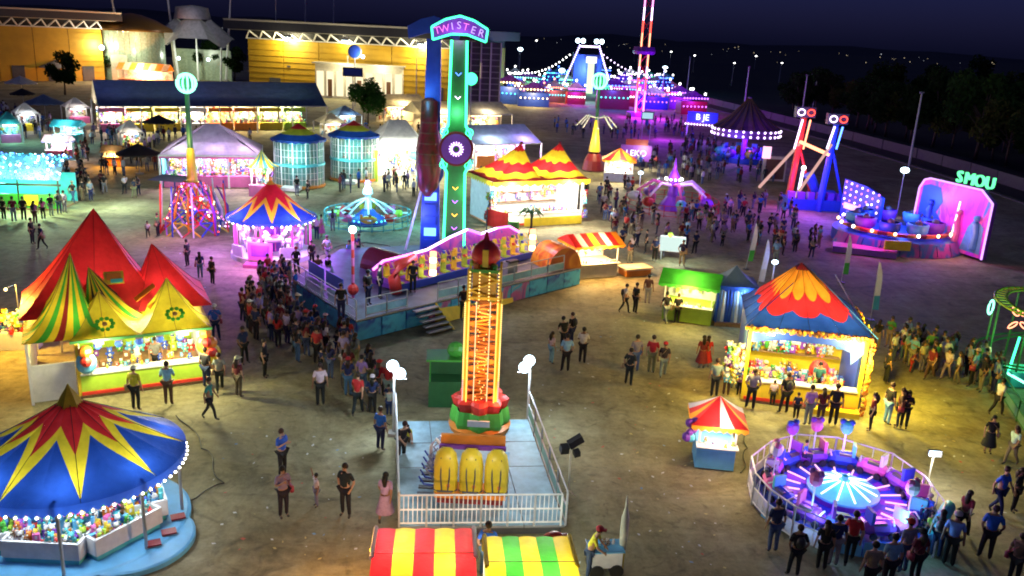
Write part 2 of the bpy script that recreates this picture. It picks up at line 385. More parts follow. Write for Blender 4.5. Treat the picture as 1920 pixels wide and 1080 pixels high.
for i in range(len(K)-1):
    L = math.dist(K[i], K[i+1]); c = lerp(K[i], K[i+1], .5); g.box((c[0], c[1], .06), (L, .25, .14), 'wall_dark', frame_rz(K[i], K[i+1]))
struct(g.build('kerb'))
# hills on the horizon
g = MB(); N = 160; vs = []; fs = []
hr = random.Random(3)
prof = [18+9*math.sin(i*.13+1)+7*math.sin(i*.31)+5*math.sin(i*.73+2)+hr.uniform(-1.5, 1.5) for i in range(N)]
for i in range(N):
    x = -4200+8400*i/(N-1); h = prof[i]*(1.15 if x < 600 else .8)
    vs += [(x, 2500, -1), (x, 3050, h*.55), (x, 3500, h), (x, 4300, h*.7)]
for i in range(N-1):
    for j in range(3): a = i*4+j; fs.append((a, a+4, a+5, a+1))
g.add(vs, fs, 'm_hill'); struct(g.build('hills', smooth=True))
glow('g_town', (1, .8, .5), .9); glow('g_town2', (.85, .9, 1), 1.0)
# town lights far away across the plain
g = MB(); hr = random.Random(5)
for _ in range(110):
    d = hr.uniform(620, 2300); a = hr.uniform(-.62, .62); z = hr.uniform(3, 9); r = d*.00045*hr.choice([.4, .5, .6, .9])
    g.ball((d*math.sin(a), d*math.cos(a), z), r, hr.choice(['g_town', 'g_town', 'g_town2']), 4, 3)
o = g.build('town_lights'); tag(o, 'scattered tiny lights of a town on the dark plain', 'town lights', kind='stuff')

# ---- street lamps beyond the fair
def tall_lamp(px, py, h, label, group, key='g_white', power=0, col=(1, .95, .85), r=.32):
    b = at(px, py, h); t = thing('street_lamp', label, 'street lamp', (b.x, b.y, 0), 0, group)
    m = MB(); m.cyl((0, 0, 0), (0, 0, h-.2), .11, .07, 8, 'galv'); m.box((0, 0, .1), (.4, .4, .2), 'concrete'); m.tube([(0, 0, h-.3), (0, -.3, h), (0, -.9, h+.1)], .05, 6, 'galv'); m.build('post', t)
    MB().ball((0, -1.0, h), r, key, 8, 5, (1, 1, .5)).build('lamp_head', t)
    if power: lamp(t, (0, -1.0, h-.5), power, col, .3)
    return t
far = [(1302, 104), (1190, 92), (1258, 97), (1417, 105), (1376, 118), (1465, 118), (1523, 137), (1532, 145), (1650, 154), (1912, 156), (973, 92), (1006, 76), (1060, 58), (1130, 52)]
for i, (x, y) in enumerate(far):
    b = at(x, y, 8)
    tall_lamp(x, y, 8, 'lit street lamp on the dark plain beyond the fair', 'lamps beyond the fair', 'g_white', 0, r=max(.3, b.y*.0011))
tall_lamp(1246, 126, 9, 'bright white street lamp behind the red and white light tower', None, 'g_cool', 300, (.6, .6, 1), r=.55)
# unlit poles along the wall
def pole(px, py, pyt, label, group=None, r=.09):
    b = at(px, py); h = hgt(b, pyt); t = thing('light_pole', label, 'pole', b, 0, group)
    m = MB(); m.cyl((0, 0, 0), (0, 0, h), r*1.3, r*.8, 8, 'galv'); m.build('post', t)
    MB().box((0, 0, h+.1), (.5, .2, .18), 'p_grey').build('lamp_head', t); MB().box((0, 0, .08), (.5, .5, .16), 'concrete').build('base', t)
pole(1703, 318, 175, 'tall unlit grey pole at the boundary wall behind the neon backdrop', r=.13)
pole(1500, 240, 142, 'tall unlit grey pole behind the red and blue swing towers', r=.13)
pole(1394, 214, 126, 'tall unlit grey pole rising over the dark ribbed canopy ride', r=.13)
pole(1287, 180, 108, 'short unlit pole near the purple lit end of the wall', r=.1)

# ---- trees
foliage('leaf_dark', (.02, .05, .012)); foliage('leaf_mid', (.045, .11, .02)); foliage('leaf_olive', (.07, .09, .018)); paint('bark', (.08, .055, .035), .9, 0, .4, 6)
def tree_meshes(h, rw, leafkey, seed, nleaf=1700, leaf=.26):
    rr = random.Random(seed); m = MB(); hh = h*.42
    m.tube([(0, 0, 0), (rr.uniform(-.1, .1), .05, hh*.5), (rr.uniform(-.2, .2), 0, hh), (0, 0, h*.75)], [.05*h*.5, .038*h*.5, .03*h*.5, .01*h], 7, 'bark')
    cl = []
    for i in range(11):
        a = rr.uniform(0, 2*PI); rad = rr.uniform(.25, .95)*rw; z = h*rr.uniform(.42, .93); k = 1-abs(z/h-.6)*1.1; rad *= max(.25, k)
        e = Vector((rad*math.cos(a), rad*math.sin(a), z)); cl.append((e, rr.uniform(.28, .5)*rw))
        m.tube([(0, 0, hh*rr.uniform(.7, 1.1)), (e.x*.5, e.y*.5, (hh+z)/2), e], [.018*h*.6, .012*h*.6, .006*h], 5, 'bark')
    c = MB()
    for i in range(nleaf):
        e, r = rr.choice(cl); d = Vector((rr.gauss(0, 1), rr.gauss(0, 1), rr.gauss(0, .8))); d.normalize(); p = e+d*r*(rr.random()**.4)
        u = Vector((rr.gauss(0, 1), rr.gauss(0, 1), rr.gauss(0, 1))).normalized(); v = u.orthogonal().normalized(); s = leaf*rr.uniform(.6, 1.5)
        c.add([p-u*s, p+v*s*.45, p+u*s, p-v*s*.45], [(0, 1, 2, 3)], leafkey)
    return m, c
foliage('leaf_bright', (.06, .17, .03))
TREES = []
def plant_tree(kind, loc, sc, rz, label, group=None, cat='tree'):
    tr, cr = TREES[kind]; t = thing('tree', label, cat, loc, rz, group)
    for nm, me in (('trunk', tr), ('crown', cr)):
        o = bpy.data.objects.new(nm, me); COL.objects.link(o); o.parent = t
    t.scale = (sc, sc, sc*rnd(.9, 1.15)); return t
for i, (h, rw, key, nl, lf) in enumerate([(6.5, 2.6, 'leaf_dark', 1800, .26), (7.5, 3.0, 'leaf_mid', 1900, .28), (5.5, 2.8, 'leaf_olive', 1600, .26), (3.4, 2.0, 'leaf_bright', 4200, .15)]):
    a, b = tree_meshes(h, rw, key, 20+i, nl, lf); oa, ob = a.build('tree_trunk', smooth=True), b.build('tree_crown')
    TREES.append((oa.data, ob.data)); bpy.data.objects.remove(oa); bpy.data.objects.remove(ob)
hr = random.Random(11)
for i in range(38):
    f = (i+hr.uniform(.1, .9))/38; k = f*(len(WALL)-1.001); j = int(k); p = WALL[j].lerp(WALL[j+1], k-j)
    if k < 1.6: continue
    off = hr.uniform(11, 24); kind = hr.choice([0, 0, 1, 2])
    plant_tree(kind, (p.x+off*.8, p.y+off*.6, -.02), hr.uniform(1.1, 1.6), hr.uniform(0, 6), ['dark evergreen tree beyond the boundary wall', 'mid green leafy tree beyond the boundary wall', 'olive green spreading tree beyond the boundary wall'][kind], 'trees beyond the wall')
for i in range(44):
    f = hr.random(); k = 1.8+f*(len(WALL)-2.9); j = int(k); p = WALL[j].lerp(WALL[j+1], k-j); off = hr.uniform(30, 110); kind = hr.choice([0, 0, 2])
    plant_tree(kind, (p.x+off*.8, p.y+off*.6, -.02), hr.uniform(1.2, 1.9), hr.uniform(0, 6), ['distant dark tree in the scrub behind the tree row', '', 'distant olive tree in the scrub behind the tree row'][kind], 'far trees')
b = at(690, 232); plant_tree(3, b, 1.7, 1.0, 'dense green leafy tree in front of the yellow hall')
for x, y, s, lb in [(122, 178, 1.15, 'dark tree beside the yellow gable of the blue marquee'), (196, 150, 1.2, 'dark tree at the corner of the left yellow hall'), (395, 150, 1.3, 'dark shrub tree behind the blue marquee ridge'), (440, 152, 1.3, 'dark tree beside the leaning white mast')]:
    plant_tree(0, at(x, y), s, x*.1, lb)

# ================================================================= HALLS BEHIND THE FAIR
paint('hall_yellow', (.56, .33, .01), .6, 0, .4, .12); paint('hall_roof', (.05, .05, .055), .6); paint('fascia', (.60, .56, .44), .6, 0, .2, .2); paint('truss_white', (.7, .7, .68), .5); paint('dark_soffit', (.03, .03, .035), .7)
def hall(name, label, A, B, hw, ht, hf, depth, lamps, nbay):
    """A, B front-corner ground points; hw wall height, ht truss top, hf roof top"""
    rz = frame_rz(A, B); L = (V2(B)-V2(A)).length; t = thing(name, label, 'building', A, rz)
    n = max(4, int(L/7))
    for i in range(n):
        MB().box((L*(i+.5)/n, depth/2, hw/2), (L/n-.14, depth, hw), 'hall_yellow').build('wall_panel', t)
    for i in range(9): MB().box((L/2, -.05, hw*(i+.7)/9.5), (L, .1, .09), 'hall_yellow').build('wall_rib', t)
    for i in range(4): MB().box((L*(i+.5)/4, -.08, 1.6), (2.4, .12, 3.2), 'p_dkgrey').build('door', t)
    MB().box((L/2, depth/2, hw/2-.1), (L-.3, depth-.4, hw-.2), 'p_brown').build('wall_core', t)
    MB().box((L/2, depth/2+.4, (hw+ht)/2), (L-.6, depth-.8, ht-hw-.02), 'dark_soffit').build('clerestory', t)
    ov = 3.5; r = MB(); r.box((L/2, depth/2-ov/2, (ht+hf)/2+.1), (L+2*ov, depth+ov, hf-ht-.2), 'hall_roof')
    ro = r.build('roof', t)
    f = MB(); f.add([(-ov, -ov-.1, hf), (L+ov, -ov-.1, hf), (L+ov-1.2, -ov+.5, ht+.1), (-ov+1.2, -ov+.5, ht+.1), (-ov, -ov+.4, hf), (L+ov, -ov+.4, hf), (L+ov-1.2, -ov+1, ht+.1), (-ov+1.2, -ov+1, ht+.1)], [(3, 2, 1, 0), (4, 5, 6, 7), (0, 1, 5, 4), (2, 3, 7, 6), (1, 2, 6, 5), (3, 0, 4, 7)], 'fascia'); f.build('fascia', ro)
    for i in range(nbay):
        x0, x1 = L*i/nbay, L*(i+1)/nbay; xm = (x0+x1)/2
        m = MB(); m.beam((x0, -.5, hw+.1), (xm, -2.2, ht), .24, 'truss_white'); m.beam((x1, -.5, hw+.1), (xm, -2.2, ht), .24, 'truss_white'); m.beam((x0, -.5, hw+.1), (x1, -.5, hw+.1), .2, 'truss_white'); m.build('truss_bay', t)
    for lx, pw in lamps:
        m = MB(); m.box((lx, -2.0, hw+.55), (1.3, .5, .4), 'p_dkgrey'); m.box((lx, -1.9, hw+.3), (1.1, .5, .1), 'g_cool'); m.beam((lx, -2.0, hw+.7), (lx, -2.2, ht), .12, 'truss_white'); m.build('wall_light', t)
        lamp(t, (lx, -6.5, hw-1.5), 260, (1, .85, .55), .5); lamp(t, (lx, -1.7, hw+.1), pw*1.15, (1, .93, .55), .5)  # forward lamp added to brighten the fascia; the other is the wall light
    return t, L, rz
A, B = at(468, 172), at(872, 197); A = V2(A); B = V2(B)
ht_ = hgt(A, 58); HR, HL, Hrz = hall('exhibition_hall', 'large yellow exhibition hall with white truss eave behind the blue marquee', A, B, hgt(A, 72), hgt(A, 57), hgt(A, 36), 45, [], 16)
for px_, pw in ((515, 2300), (650, 500), (800, 2200)):
    lx = (atY(px_, 100, A.y)-A).length*.98
    m = MB(); hw = hgt(A, 72); m.box((lx, -2.0, hw+.9), (1.5, .5, .5), 'p_dkgrey'); m.box((lx, -2.05, hw+.55), (1.3, .5, .14), 'g_cool'); m.build('wall_light', HR)
    lamp(HR, (lx, -6.5, hw-1.5), 260, (1, .9, .6), .5); lamp(HR, (lx, -1.7, hw+.1), pw*1.15, (1, .9, .5), .5)  # added lamp out front lifts the fascia; second lamp is the wall light
m = MB(); m.box((3, -.12, 3.5), (.7, .2, .35), 'p_dkgrey'); m.build('vent', HR, loc=(6, 0, 2.2))
for lx in (22, 50): MB().cyl((lx, -.25, 5.5), (lx, -.25, 8.5), .18, .18, 8, 'fascia').build('downpipe', HR)
# lit entrance pavilion in front of the hall
a, b = at(592, 182), at(756, 190); rz = frame_rz(a, b); L = (b-a).length
t = thing('entrance_pavilion', 'bright cream entrance pavilion in front of the yellow hall', 'pavilion', a, rz); h = hgt(a, 118)
MB().box((L/2, 2, h/2), (L, 4, h), 'p_cream').build('wall', t); MB().box((L/2, 1.6, h+.12), (L+.8, 5.6, .25), 'fascia').build('roof', t)
for i in range(9): MB().box((L*(i+.5)/9, -.06, h*.42), (L/9*.72, .1, h*.72), 'g_pavilion' if False else glow('g_pav', (1, .86, .55), 1.3)).build('window', t)
for i in range(9):
    if i in (1, 4, 7): MB().box((L*(i+.5)/9, -.16, h*.3), (.9, .08, h*.5), 'p_brown').build('door', t)
lamp(t, (L*.35, -3, h-.6), 500, (1, .9, .6), .5); lamp(t, (L*.75, -3, h-.6), 500, (1, .9, .6), .5)
b = at(666, 200); t = thing('round_sign', 'round blue sign with grey rim on a pole before the yellow hall', 'sign', b); z = hgt(b, 97)
MB().cyl((0, 0, 0), (0, 0, z-1), .1, .1, 8, 'galv').build('pole', t); MB().cyl((0, .08, z), (0, -.08, z), 1.3, 1.3, 20, 'p_grey').cyl((0, -.08, z), (0, -.12, z), 1.1, 1.1, 20, 'p_blue').build('sign_face', t)
MB().ball((1.5, -.3, z-.8), .35, 'g_cool', 8, 5).build('flood_lamp', t); lamp(t, (1.5, -.8, z-.8), 500, (1, .95, .8), .3)
b = at(662, 205); t = thing('notice_board', 'dark blue rectangular sign on a thin post before the cream pavilion', 'sign', b); z = hgt(b, 135)
MB().cyl((0, 0, 0), (0, 0, z-.8), .09, .09, 8, 'galv').build('post', t); MB().box((0, -.1, z), (3.6, .14, 1.6), 'p_dkgrey').box((0, -.19, z), (3.2, .05, 1.2), 'p_blue').build('sign_face', t)
b = at(780, 205); t = thing('flag_pole', 'thin white pole in front of the right half of the yellow hall', 'pole', b); MB().cyl((0, 0, 0), (0, 0, hgt(b, 72)), .1, .06, 8, 'truss_white').build('post', t); MB().box((0, 0, .1), (.6, .6, .2), 'concrete').build('base', t)
for x in (517, 572, 625):
    p = atY(x, 30, A.y+12); t = thing('roof_mast', 'slender mast standing on the roof of the yellow hall', 'mast', (p.x, p.y, hgt(A, 36)), 0, 'roof masts'); MB().cyl((0, 0, -.1), (.3, 0, 9), .14, .07, 6, 'galv').build('mast_tube', t)
# grey louvred block at the right end of the hall
a, b = at(880, 196), at(935, 198); rz = frame_rz(a, b); L = (b-a).length; h = hgt(a, 78)
t = thing('louvred_annex', 'grey louvred annex at the right end of the yellow hall', 'building', a, rz); MB().box((L/2, 5, h/2), (L, 10, h), 'p_dkgrey').build('wall', t)
for i in range(10): MB().box((L/2, -.15, h*(i+.6)/10.5), (L+.2, .3, .22), 'p_grey').build('louvre', t)
for i in range(4): MB().box((L*i/3, -.35, h/2), (.3, .3, h), 'galv').build('column', t)
# left hall
A2, B2 = V2(at(-70, 152)), V2(at(198, 152)); HLft, _, _ = hall('exhibition_hall', 'yellow exhibition hall with lit projecting booth at the far left', A2, B2, hgt(B2, 55), hgt(B2, 40), hgt(B2, 22), 45, [(33, 1900)], 10)
a, b = at(-40, 148), at(63, 148); rz = frame_rz(a, b); L = (b-a).length; h = hgt(a, 92)
t = thing('projecting_booth', 'white lit booth in front of the left yellow hall', 'pavilion', a, rz); MB().box((L/2, 1.5, h/2), (L, 3, h), 'p_white').build('wall', t); MB().box((L/2, 1.2, h+.1), (L+.5, 4, .2), 'fascia').build('roof', t)
for i in range(6): MB().box((L*(i+.5)/6, -.05, h*.55), (L/6*.8, .1, h*.6), 'g_pav').build('window', t)
lamp(t, (L*.7, -2.5, h), 700, (1, .75, .9), .5)
for i in range(3): MB().box((L*.12+i*2.0, -.3, h+2.5), (.5, .4, 5), 'p_purple').build('column', t)
# round atrium with bronze dome and dark membrane cone between the halls
a = V2(at(255, 150)); t = thing('glazed_atrium', 'pale green glazed atrium under a shallow bronze dome between the halls', 'building', a); a.z = 0
hz = hgt(a, 58); R0 = 7.2
n = 20
for i in range(n):
    an = PI+PI*(i+.5)/n; MB().box((R0*math.cos(an), R0*math.sin(an), hz/2), (R0*PI/n*.95, .15, hz), paint('glass_green', (.34, .42, .30), .25)).build('glass_panel', t, rz=None)
    t.children[-1].data.transform(Matrix.Translation((R0*math.cos(an), R0*math.sin(an), 0)) @ Matrix.Rotation(an+PI/2, 4, 'Z') @ Matrix.Translation((-R0*math.cos(an), -R0*math.sin(an), 0)))
m = MB(); m.lathe([(R0+1.6, hz), (R0+1.5, hz+.6), (R0*.7, hz+2.6), (R0*.3, hz+3.6), (.3, hz+3.9)], 32, paint('bronze', (.34, .17, .03), .4, .3), cap=False); m.build('dome', t, smooth=True)
m = MB(); m.box((0, -R0-.6, hz*.28), (3.2, 1.0, hz*.5), 'p_cream'); m.build('doorway', t)
lamp(t, (-3, -R0-3, hz*.7), 1100, (1, 1, .75), .5); lamp(t, (5, -R0-3, hz*.6), 700, (.9, 1, .75), .5)
lamp(t, (-4, -R0-5, hz+4.5), 420, (1, .6, .15), .5); MB().ball((-3.4, -R0-1.0, hz*.66), .55, 'g_cool', 8, 5).build('wall_light', t)  # unseen orange lamp added to warm the bronze dome
a = V2(at(368, 152)); t = thing('membrane_canopy', 'dark grey stretched membrane canopy hung between leaning masts', 'canopy', a)
z1, z0 = hgt(a, 12), hgt(a, 68)
m = MB(); per = [((9.5 if abs(math.cos(q)) > .3 else 7)*math.cos(q), 6.5*math.sin(q), z0-(2.5 if i % 4 == 2 else .4)) for i, q in enumerate([2*PI*k/16+.2 for k in range(16)])]
m.roof(per, (0, 0, z1+.6), lambda i: ([1.0], [1.0], ['f_memb']) , p=1.0, t0=.42, sub=5) if fabric('f_memb', (.30, .29, .32), .2) else 0
m.lathe([(4.2, z0+(z1-z0)*.58), (3.6, z1-.2), (.2, z1+.3)], 16, 'f_memb', cap=False); m.build('membrane', t, smooth=True)
for x in (-6, 0, 6): MB().cyl((x*.9, 1.5, 0), (x, 1.5, z0-.3), .25, .2, 8, 'truss_white').build('column', t)
MB().box((0, 5, z0*.35), (14, .3, z0*.7), 'glass_green').build('glass_wall', t)
for x in (-3.5, 3.5): MB().ball((x, -1, z0*.5), .4, 'g_cool', 8, 5).build('hanging_lamp', t); 
lamp(t, (3, -9, z1-1), 350, (.8, .8, .9), .5); lamp(t, (0, -3, z0*.55), 800, (.9, 1, .8), .5)
for (x0, y0, x1, y1, lb) in [(240, 150, 206, -20, 'pale mast leaning left across the bronze dome'), (335, 150, 312, -20, 'pale mast leaning left behind the grey membrane'), (424, 152, 433, -15, 'tall white mast standing right of the grey membrane')]:
    b = at(x0, y0); p = atY(x1, y1, b.y); t = thing('leaning_mast', lb, 'mast', b); MB().cyl((0, 0, 0), (p.x-b.x, 0, p.z), .38, .2, 8, 'truss_white').build('mast_tube', t); MB().box((0, 0, .2), (1.2, 1.2, .4), 'concrete').build('footing', t)
# ================================================================= STALLS AND TENTS
def posts(t, pts, h, w=.1, key='p_white', z0=0.0):
    for x, y in pts: MB().box((x, y, (z0+h)/2), (w, w, h-z0), key).build('post', t)
def solid(key): return lambda i: ([1.0], [1.0], [key])
def gores(keys, per=1): return lambda i: ([1.0], [1.0], [keys[(i//per) % len(keys)]])
def star(n_half, tr, vr, ty, vy, keys, cap=None, step=2*PI/144):
    """red inner star, yellow outer star, blue edge; n_half edge steps from tip to valley"""
    def f(i):
        def tt(j):
            s = abs(((j/n_half) % 2)-1)   # 1 at tip, 0 at valley
            ph = step*n_half; th = ph*(1-s); ln = lambda r0, r1: r0*r1*math.sin(ph)/(r0*math.sin(th)+r1*math.sin(ph-th))   # straight edges in plan
            return ln(tr, vr), ln(ty, vy)
        a, b = tt(i), tt(i+1)
        if cap: return [cap, *a, 1.0], [cap, *b, 1.0], [keys[3], *keys[:3]]
        return [*a, 1.0], [*b, 1.0], keys[:3]
    return f
def circle(r, z, n): return [(r*math.cos(2*PI*i/n), r*math.sin(2*PI*i/n), z) for i in range(n)]
def valance(mb, per, drop, key, scal=2):
    n = len(per)
    for i in range(n):
        a, b = per[i], per[(i+1) % n]; m = lerp(a, b, .5)
        mb.add([a, m, b, (b[0], b[1], b[2]-drop*.6), (m[0], m[1], m[2]-drop), (a[0], a[1], a[2]-drop*.6)], [(0, 5, 4, 1), (1, 4, 3, 2)], key)
def game_booth(name, label, cat, FL, FR, depth, hwall, roofs, wallkey, counter_key, ntoys, power, col, backkey='p_cream', postkey='p_white', open_sides=(), ledkey='g_warm', front=120):
    """box-shaped game stall: counter at the front, toys hung on the back and side walls, lit inside"""
    FL, FR = V2(FL), V2(FR); rz = frame_rz(FL, FR); W = (FR-FL).length
    t = thing(name, label, cat, FL.lerp(FR, .5), rz)
    MB().box((0, depth/2, .05), (W, depth, .1), 'wood').build('floor', t)
    MB().box((0, depth-.06, hwall/2+.1), (W, .1, hwall-.2), backkey).build('back_wall', t)
    for sx in (-1, 1):
        if sx in open_sides: continue
        MB().box((sx*(W/2-.05), depth*.58, hwall/2+.1), (.1, depth*.8, hwall-.2), wallkey).build('side_wall', t)
    posts(t, [(-W/2+.06, .1), (W/2-.06, .1)], hwall, .13, postkey, .1)
    c = MB(); c.box((0, .22, .98), (W-.2, .5, .06), 'p_white'); c.box((0, .05, .55), (W-.2, .06, .8), counter_key); c.box((0, -.02, .2), (W-.2, .08, .12), 'p_red'); c.build('counter', t)
    m = MB(); toys(m, ntoys, ((-W/2+.3, W/2-.3), (depth-.45, depth-.2), (hwall*.35, hwall-.45)), (.10, .19)); toys(m, ntoys//4, ((-W/2+.3, W/2-.3), (.3, .6), (1.05, 1.25)), (.06, .1))
    toys(m, ntoys//3, ((-W/2+.2, W/2-.2), (depth*.4, depth*.8), (.25, .8)), (.1, .2)); stuff(m.build('prizes', t))
    m = MB(); pts = line((-W/2+.1, .03, hwall-.1), (W/2-.1, .03, hwall-.1), int(W/.28)); bulbs(m, pts, .045, ledkey); stuff(m.build('bulb_string', t))
    for zz in (.36, .58, .8): MB().box((0, depth-.3, hwall*zz-.2), (W-.4, .34, .03), 'wood').build('shelf', t)
    MB().box((0, depth*.35, hwall-.12), (W*.6, .12, .06), 'g_white').build('tube_lamp', t)
    lamp(t, (-W*.25, depth*.35, hwall-.35), power/2, col, .3); lamp(t, (W*.25, depth*.35, hwall-.35), power/2, col, .3)
    for sx in (-.32, .32):
        MB().box((W*sx, -.12, hwall-.22), (.3, .12, .12), 'g_warm').build('flood_lamp', t); lamp(t, (W*sx, -.75, hwall-.3), front, col, .2)  # flood lamps added at the eave to throw light pools on the ground
    for fn in roofs: fn(t, W, depth, hwall)
    return t, W
def apex(t, v, px, py):
    """local apex position at depth v whose sight line passes through the surveyed pixel"""
    R = Matrix.Rotation(t.rotation_euler.z, 3, 'Z'); lo, hi = -12.0, 12.0
    for _ in range(40):
        u = (lo+hi)/2; p = R @ Vector((u, v, 0)) + t.location; z = hgt(p, py)
        if pix((p.x, p.y, z))[0] < px: lo = u
        else: hi = u
    return (u, v, z)
def scall(i, n, r): return 1+.03*math.cos(i*PI*.5)
# ---- big round game stall (front left)
def c_label(m): return m
b = at(156, 985); t = thing('round_game_stall', 'round prize stall under a blue canopy with yellow star and red crown', 'game stall', b)
R_ = 2.98; ze = 2.35; za = 4.12
m = MB(); per = circle(R_, ze, 144); m.roof(per, (0, 0, za), star(8, .56, .27, .97, .40, ['f_red', 'f_yellow', 'f_blue', 'f_olive'], .09), p=1.06, sub=8, sag=.08, bay=8); can = m.build('canopy', t, smooth=True)
m = MB(); m.seams(per, (0, 0, za), 1.04, range(0, 144, 16), 'f_dark', .010); stuff(m.build('seams', can)); can.rotation_euler.z = math.atan2(-b.y, -b.x)
m = MB(); valance(m, circle(R_, ze, 72), .3, 'f_blue'); m.build('valance', can)
m = MB(); bulbs(m, circle(R_+.02, ze-.26, 72), .04, 'g_white'); stuff(m.build('bulb_string', can))
m = MB(); m.lathe([(.34, za-.42), (.25, za-.1), (.16, za+.1), (.06, za+.28), (.01, za+.4)], 12, 'f_olive', cap=False, rf=lambda i, n, r: 1+.2*(i % 2)); m.build('crown_cap', t)
m = MB(); m.lathe([(3.0, 0), (3.0, .16), (2.9, .2), (.01, .2)], 48, 'p_ltblue', cap=False); m.build('floor', t, rz=0)
m = MB(); m.lathe([(1.75, 0), (1.75, .14), (1.68, .17), (.01, .17)], 40, 'p_ltblue', c=(1.75, -.75, 0), cap=False); m.build('floor_apron', t)
for i in range(8): MB().cyl((2.75*math.cos(i*PI/4+.3), 2.75*math.sin(i*PI/4+.3), .2), (2.75*math.cos(i*PI/4+.3), 2.75*math.sin(i*PI/4+.3), ze+.05), .05, .05, 8, 'steel').build('post', t)
MB().cyl((0, 0, .2), (0, 0, za-.2), .3, .2, 10, 'p_blue').build('centre_column', t)
for a in range(6):
    an = -PI/2+a*PI/3; ca, sa = math.cos(an), math.sin(an)
    m = MB(); m.box((0, 0, .35), (2.0, .85, .3), 'p_cyan'); m.box((0, -.45, .62), (2.1, .08, .5), 'p_white'); m.box((0, .45, .75), (2.1, .08, .8), 'p_ltblue'); m.box((-1.02, 0, .62), (.08, .9, .5), 'p_white'); m.box((1.02, 0, .62), (.08, .9, .5), 'p_white')
    tr = m.build('prize_tray', t, loc=(1.75*ca, 1.75*sa, 0), rz=an+PI/2)
    m = MB(); toys(m, 60, ((-.95, .95), (-.38, .38), (.6, .95)), (.07, .14)); toys(m, 14, ((-.9, .9), (.3, .4), (1.0, 1.5)), (.1, .16)); stuff(m.build('toys', tr))
for p in ((2.55, -1.1), (2.75, -.5), (2.7, .3)): MB().box((p[0], p[1], .26), (.4, .3, .05), 'p_maroon', .5).build('floor_mat', t)
for an in (-2.0, -1.2, -.4, .6): lamp(t, (2.2*math.cos(an), 2.2*math.sin(an), ze-.25), 55, (.85, .95, 1), .2)
lamp(t, (0, 0, ze-.1), 60, (.8, .95, 1), .3)

# ---- red, green and yellow cluster of game tents (left)
FL, FR = at(150, 748), at(394, 716)
def cluster_roof(t, W, D, h):
    ez = h+.02
    # front pair of olive peaks
    def peak(x0, x1, y0, y1, apex, key, name, fn=None, p=1.7, k=10):
        cx, cy = (x0+x1)/2, (y0+y1)/2
        m = MB(); per = rectper(x1-x0, y1-y0, ez, k, cx, cy); m.roof(per, apex, fn or solid(key), p=p, sub=7, sag=.13, bay=max(1, k//2)); o = m.build(name, t, smooth=True); m = MB(); m.seams(per, apex, p, range(0, len(per), max(1, k//2)), 'f_maroon' if key == 'f_red' else 'p_brown', .009); stuff(m.build('seams', o)); return o
    xm = -W*.02
    A1, A2 = apex(t, D*.20, 184, 545), apex(t, D*.22, 312, 520)
    peak(-W/2-.15, xm, -.35, D*.5, A1, 'f_olive', 'front_peak', None, 1.5)
    peak(xm, W/2+.15, -.35, D*.5, A2, 'f_olive', 'front_peak', None, 1.5)
    for cx, zz in ((-W*.27, .42), (W*.26, .55)):
        m = MB()
        for q in range(10):
            an = q*2*PI/10; m.ball((.3*math.cos(an), 0, .24*math.sin(an)), .09, 'f_green', 6, 4, (1, .3, 1))
        m.ball((0, -.02, 0), .1, 'p_brown', 6, 4, (1, .4, 1)); o = m.build('emblem', t, loc=(cx, .02+zz*.35, h+zz)); o.rotation_euler.x = -.75
    peak(-W/2-1.75, -W/2+1.0, -.15, D*.66, apex(t, D*.24, 131, 473), '', 'striped_peak', gores(['f_yellow', 'f_green', 'f_yellow', 'f_maroon', 'f_yellow', 'f_green'], 1), 1.7, 8)
    peak(-W/2+.3, W*.1, D*.3, D*.8, apex(t, D*.42, 165, 500), '', 'striped_peak', gores(['f_green', 'f_yellow', 'f_dark', 'f_yellow'], 1), 1.5, 10)
    ez = h+.25
    peak(-W/2-1.9, W*.22, D*.40, D+.9, apex(t, D*.74, 175, 390), 'f_red', 'rear_peak', None, 1.15)
    peak(W*.0, W/2+.5, D*.36, D+.4, apex(t, D*.60, 284, 456), 'f_red', 'rear_peak', None, 1.15)
    lamp(t, (-W*.3, D*.72, h+.6), 130, (1, .8, .7), .3); lamp(t, (W*.22, D*.62, h+.5), 90, (1, .8, .7), .3); lamp(t, (-W*.5, D*.25, h+.3), 50, (1, .9, .5), .3); lamp(t, (0, D*.25, h+.25), 60, (1, .9, .5), .3)  # unseen lamps added under the peaks to brighten the canvas
    MB().box((0, -.38, h-.02), (W+.3, .06, .1), 'p_dkgreen').build('eave_trim', t)
    m = MB(); m.box((0, 0, 0), (.75, .04, .55), 'p_yellow'); m.box((0, -.03, .05), (.55, .03, .3), 'p_orange'); m.box((.1, -.04, -.15), (.45, .03, .16), 'p_cyan')
    o = m.build('banner', t, loc=(-W*.16, D*.52, h+1.55)); o.rotation_euler.x = -.62
    for x, y, z, an in ((W*.06, D*.30, h+1.15, .6), (W*.16, D*.27, h+.78, .6)):
        m = MB(); m.box((0, 0, 0), (.95, .05, .2), 'f_orange'); o = m.build('stripe_patch', t, loc=(x, y, z)); o.rotation_euler = (-.7, -.65, 0)
    for q in range(3):
        m = MB(); m.tube([(W*.28+q*.12, D*.6+q*.2, h+1.75-q*.35), (W*.38+q*.1, D*.62+q*.15, h+.95-q*.25), (W*.5, D*.6, h+.35-q*.1)], [.02, .05, .03], 5, 'f_white'); m.build('white_swag', t)
game_booth('game_tent', 'game tent with red rear peaks, olive front peaks and striped green corner', 'game tent', FL, FR, 5.2, 2.5, [cluster_roof], 'p_white', 'p_lime', 90, 420, (1, .93, .5), backkey='p_lime', postkey='p_yellow', front=200)
gt = bpy.data.objects['game_tent']
W = (V2(FR)-V2(FL)).length
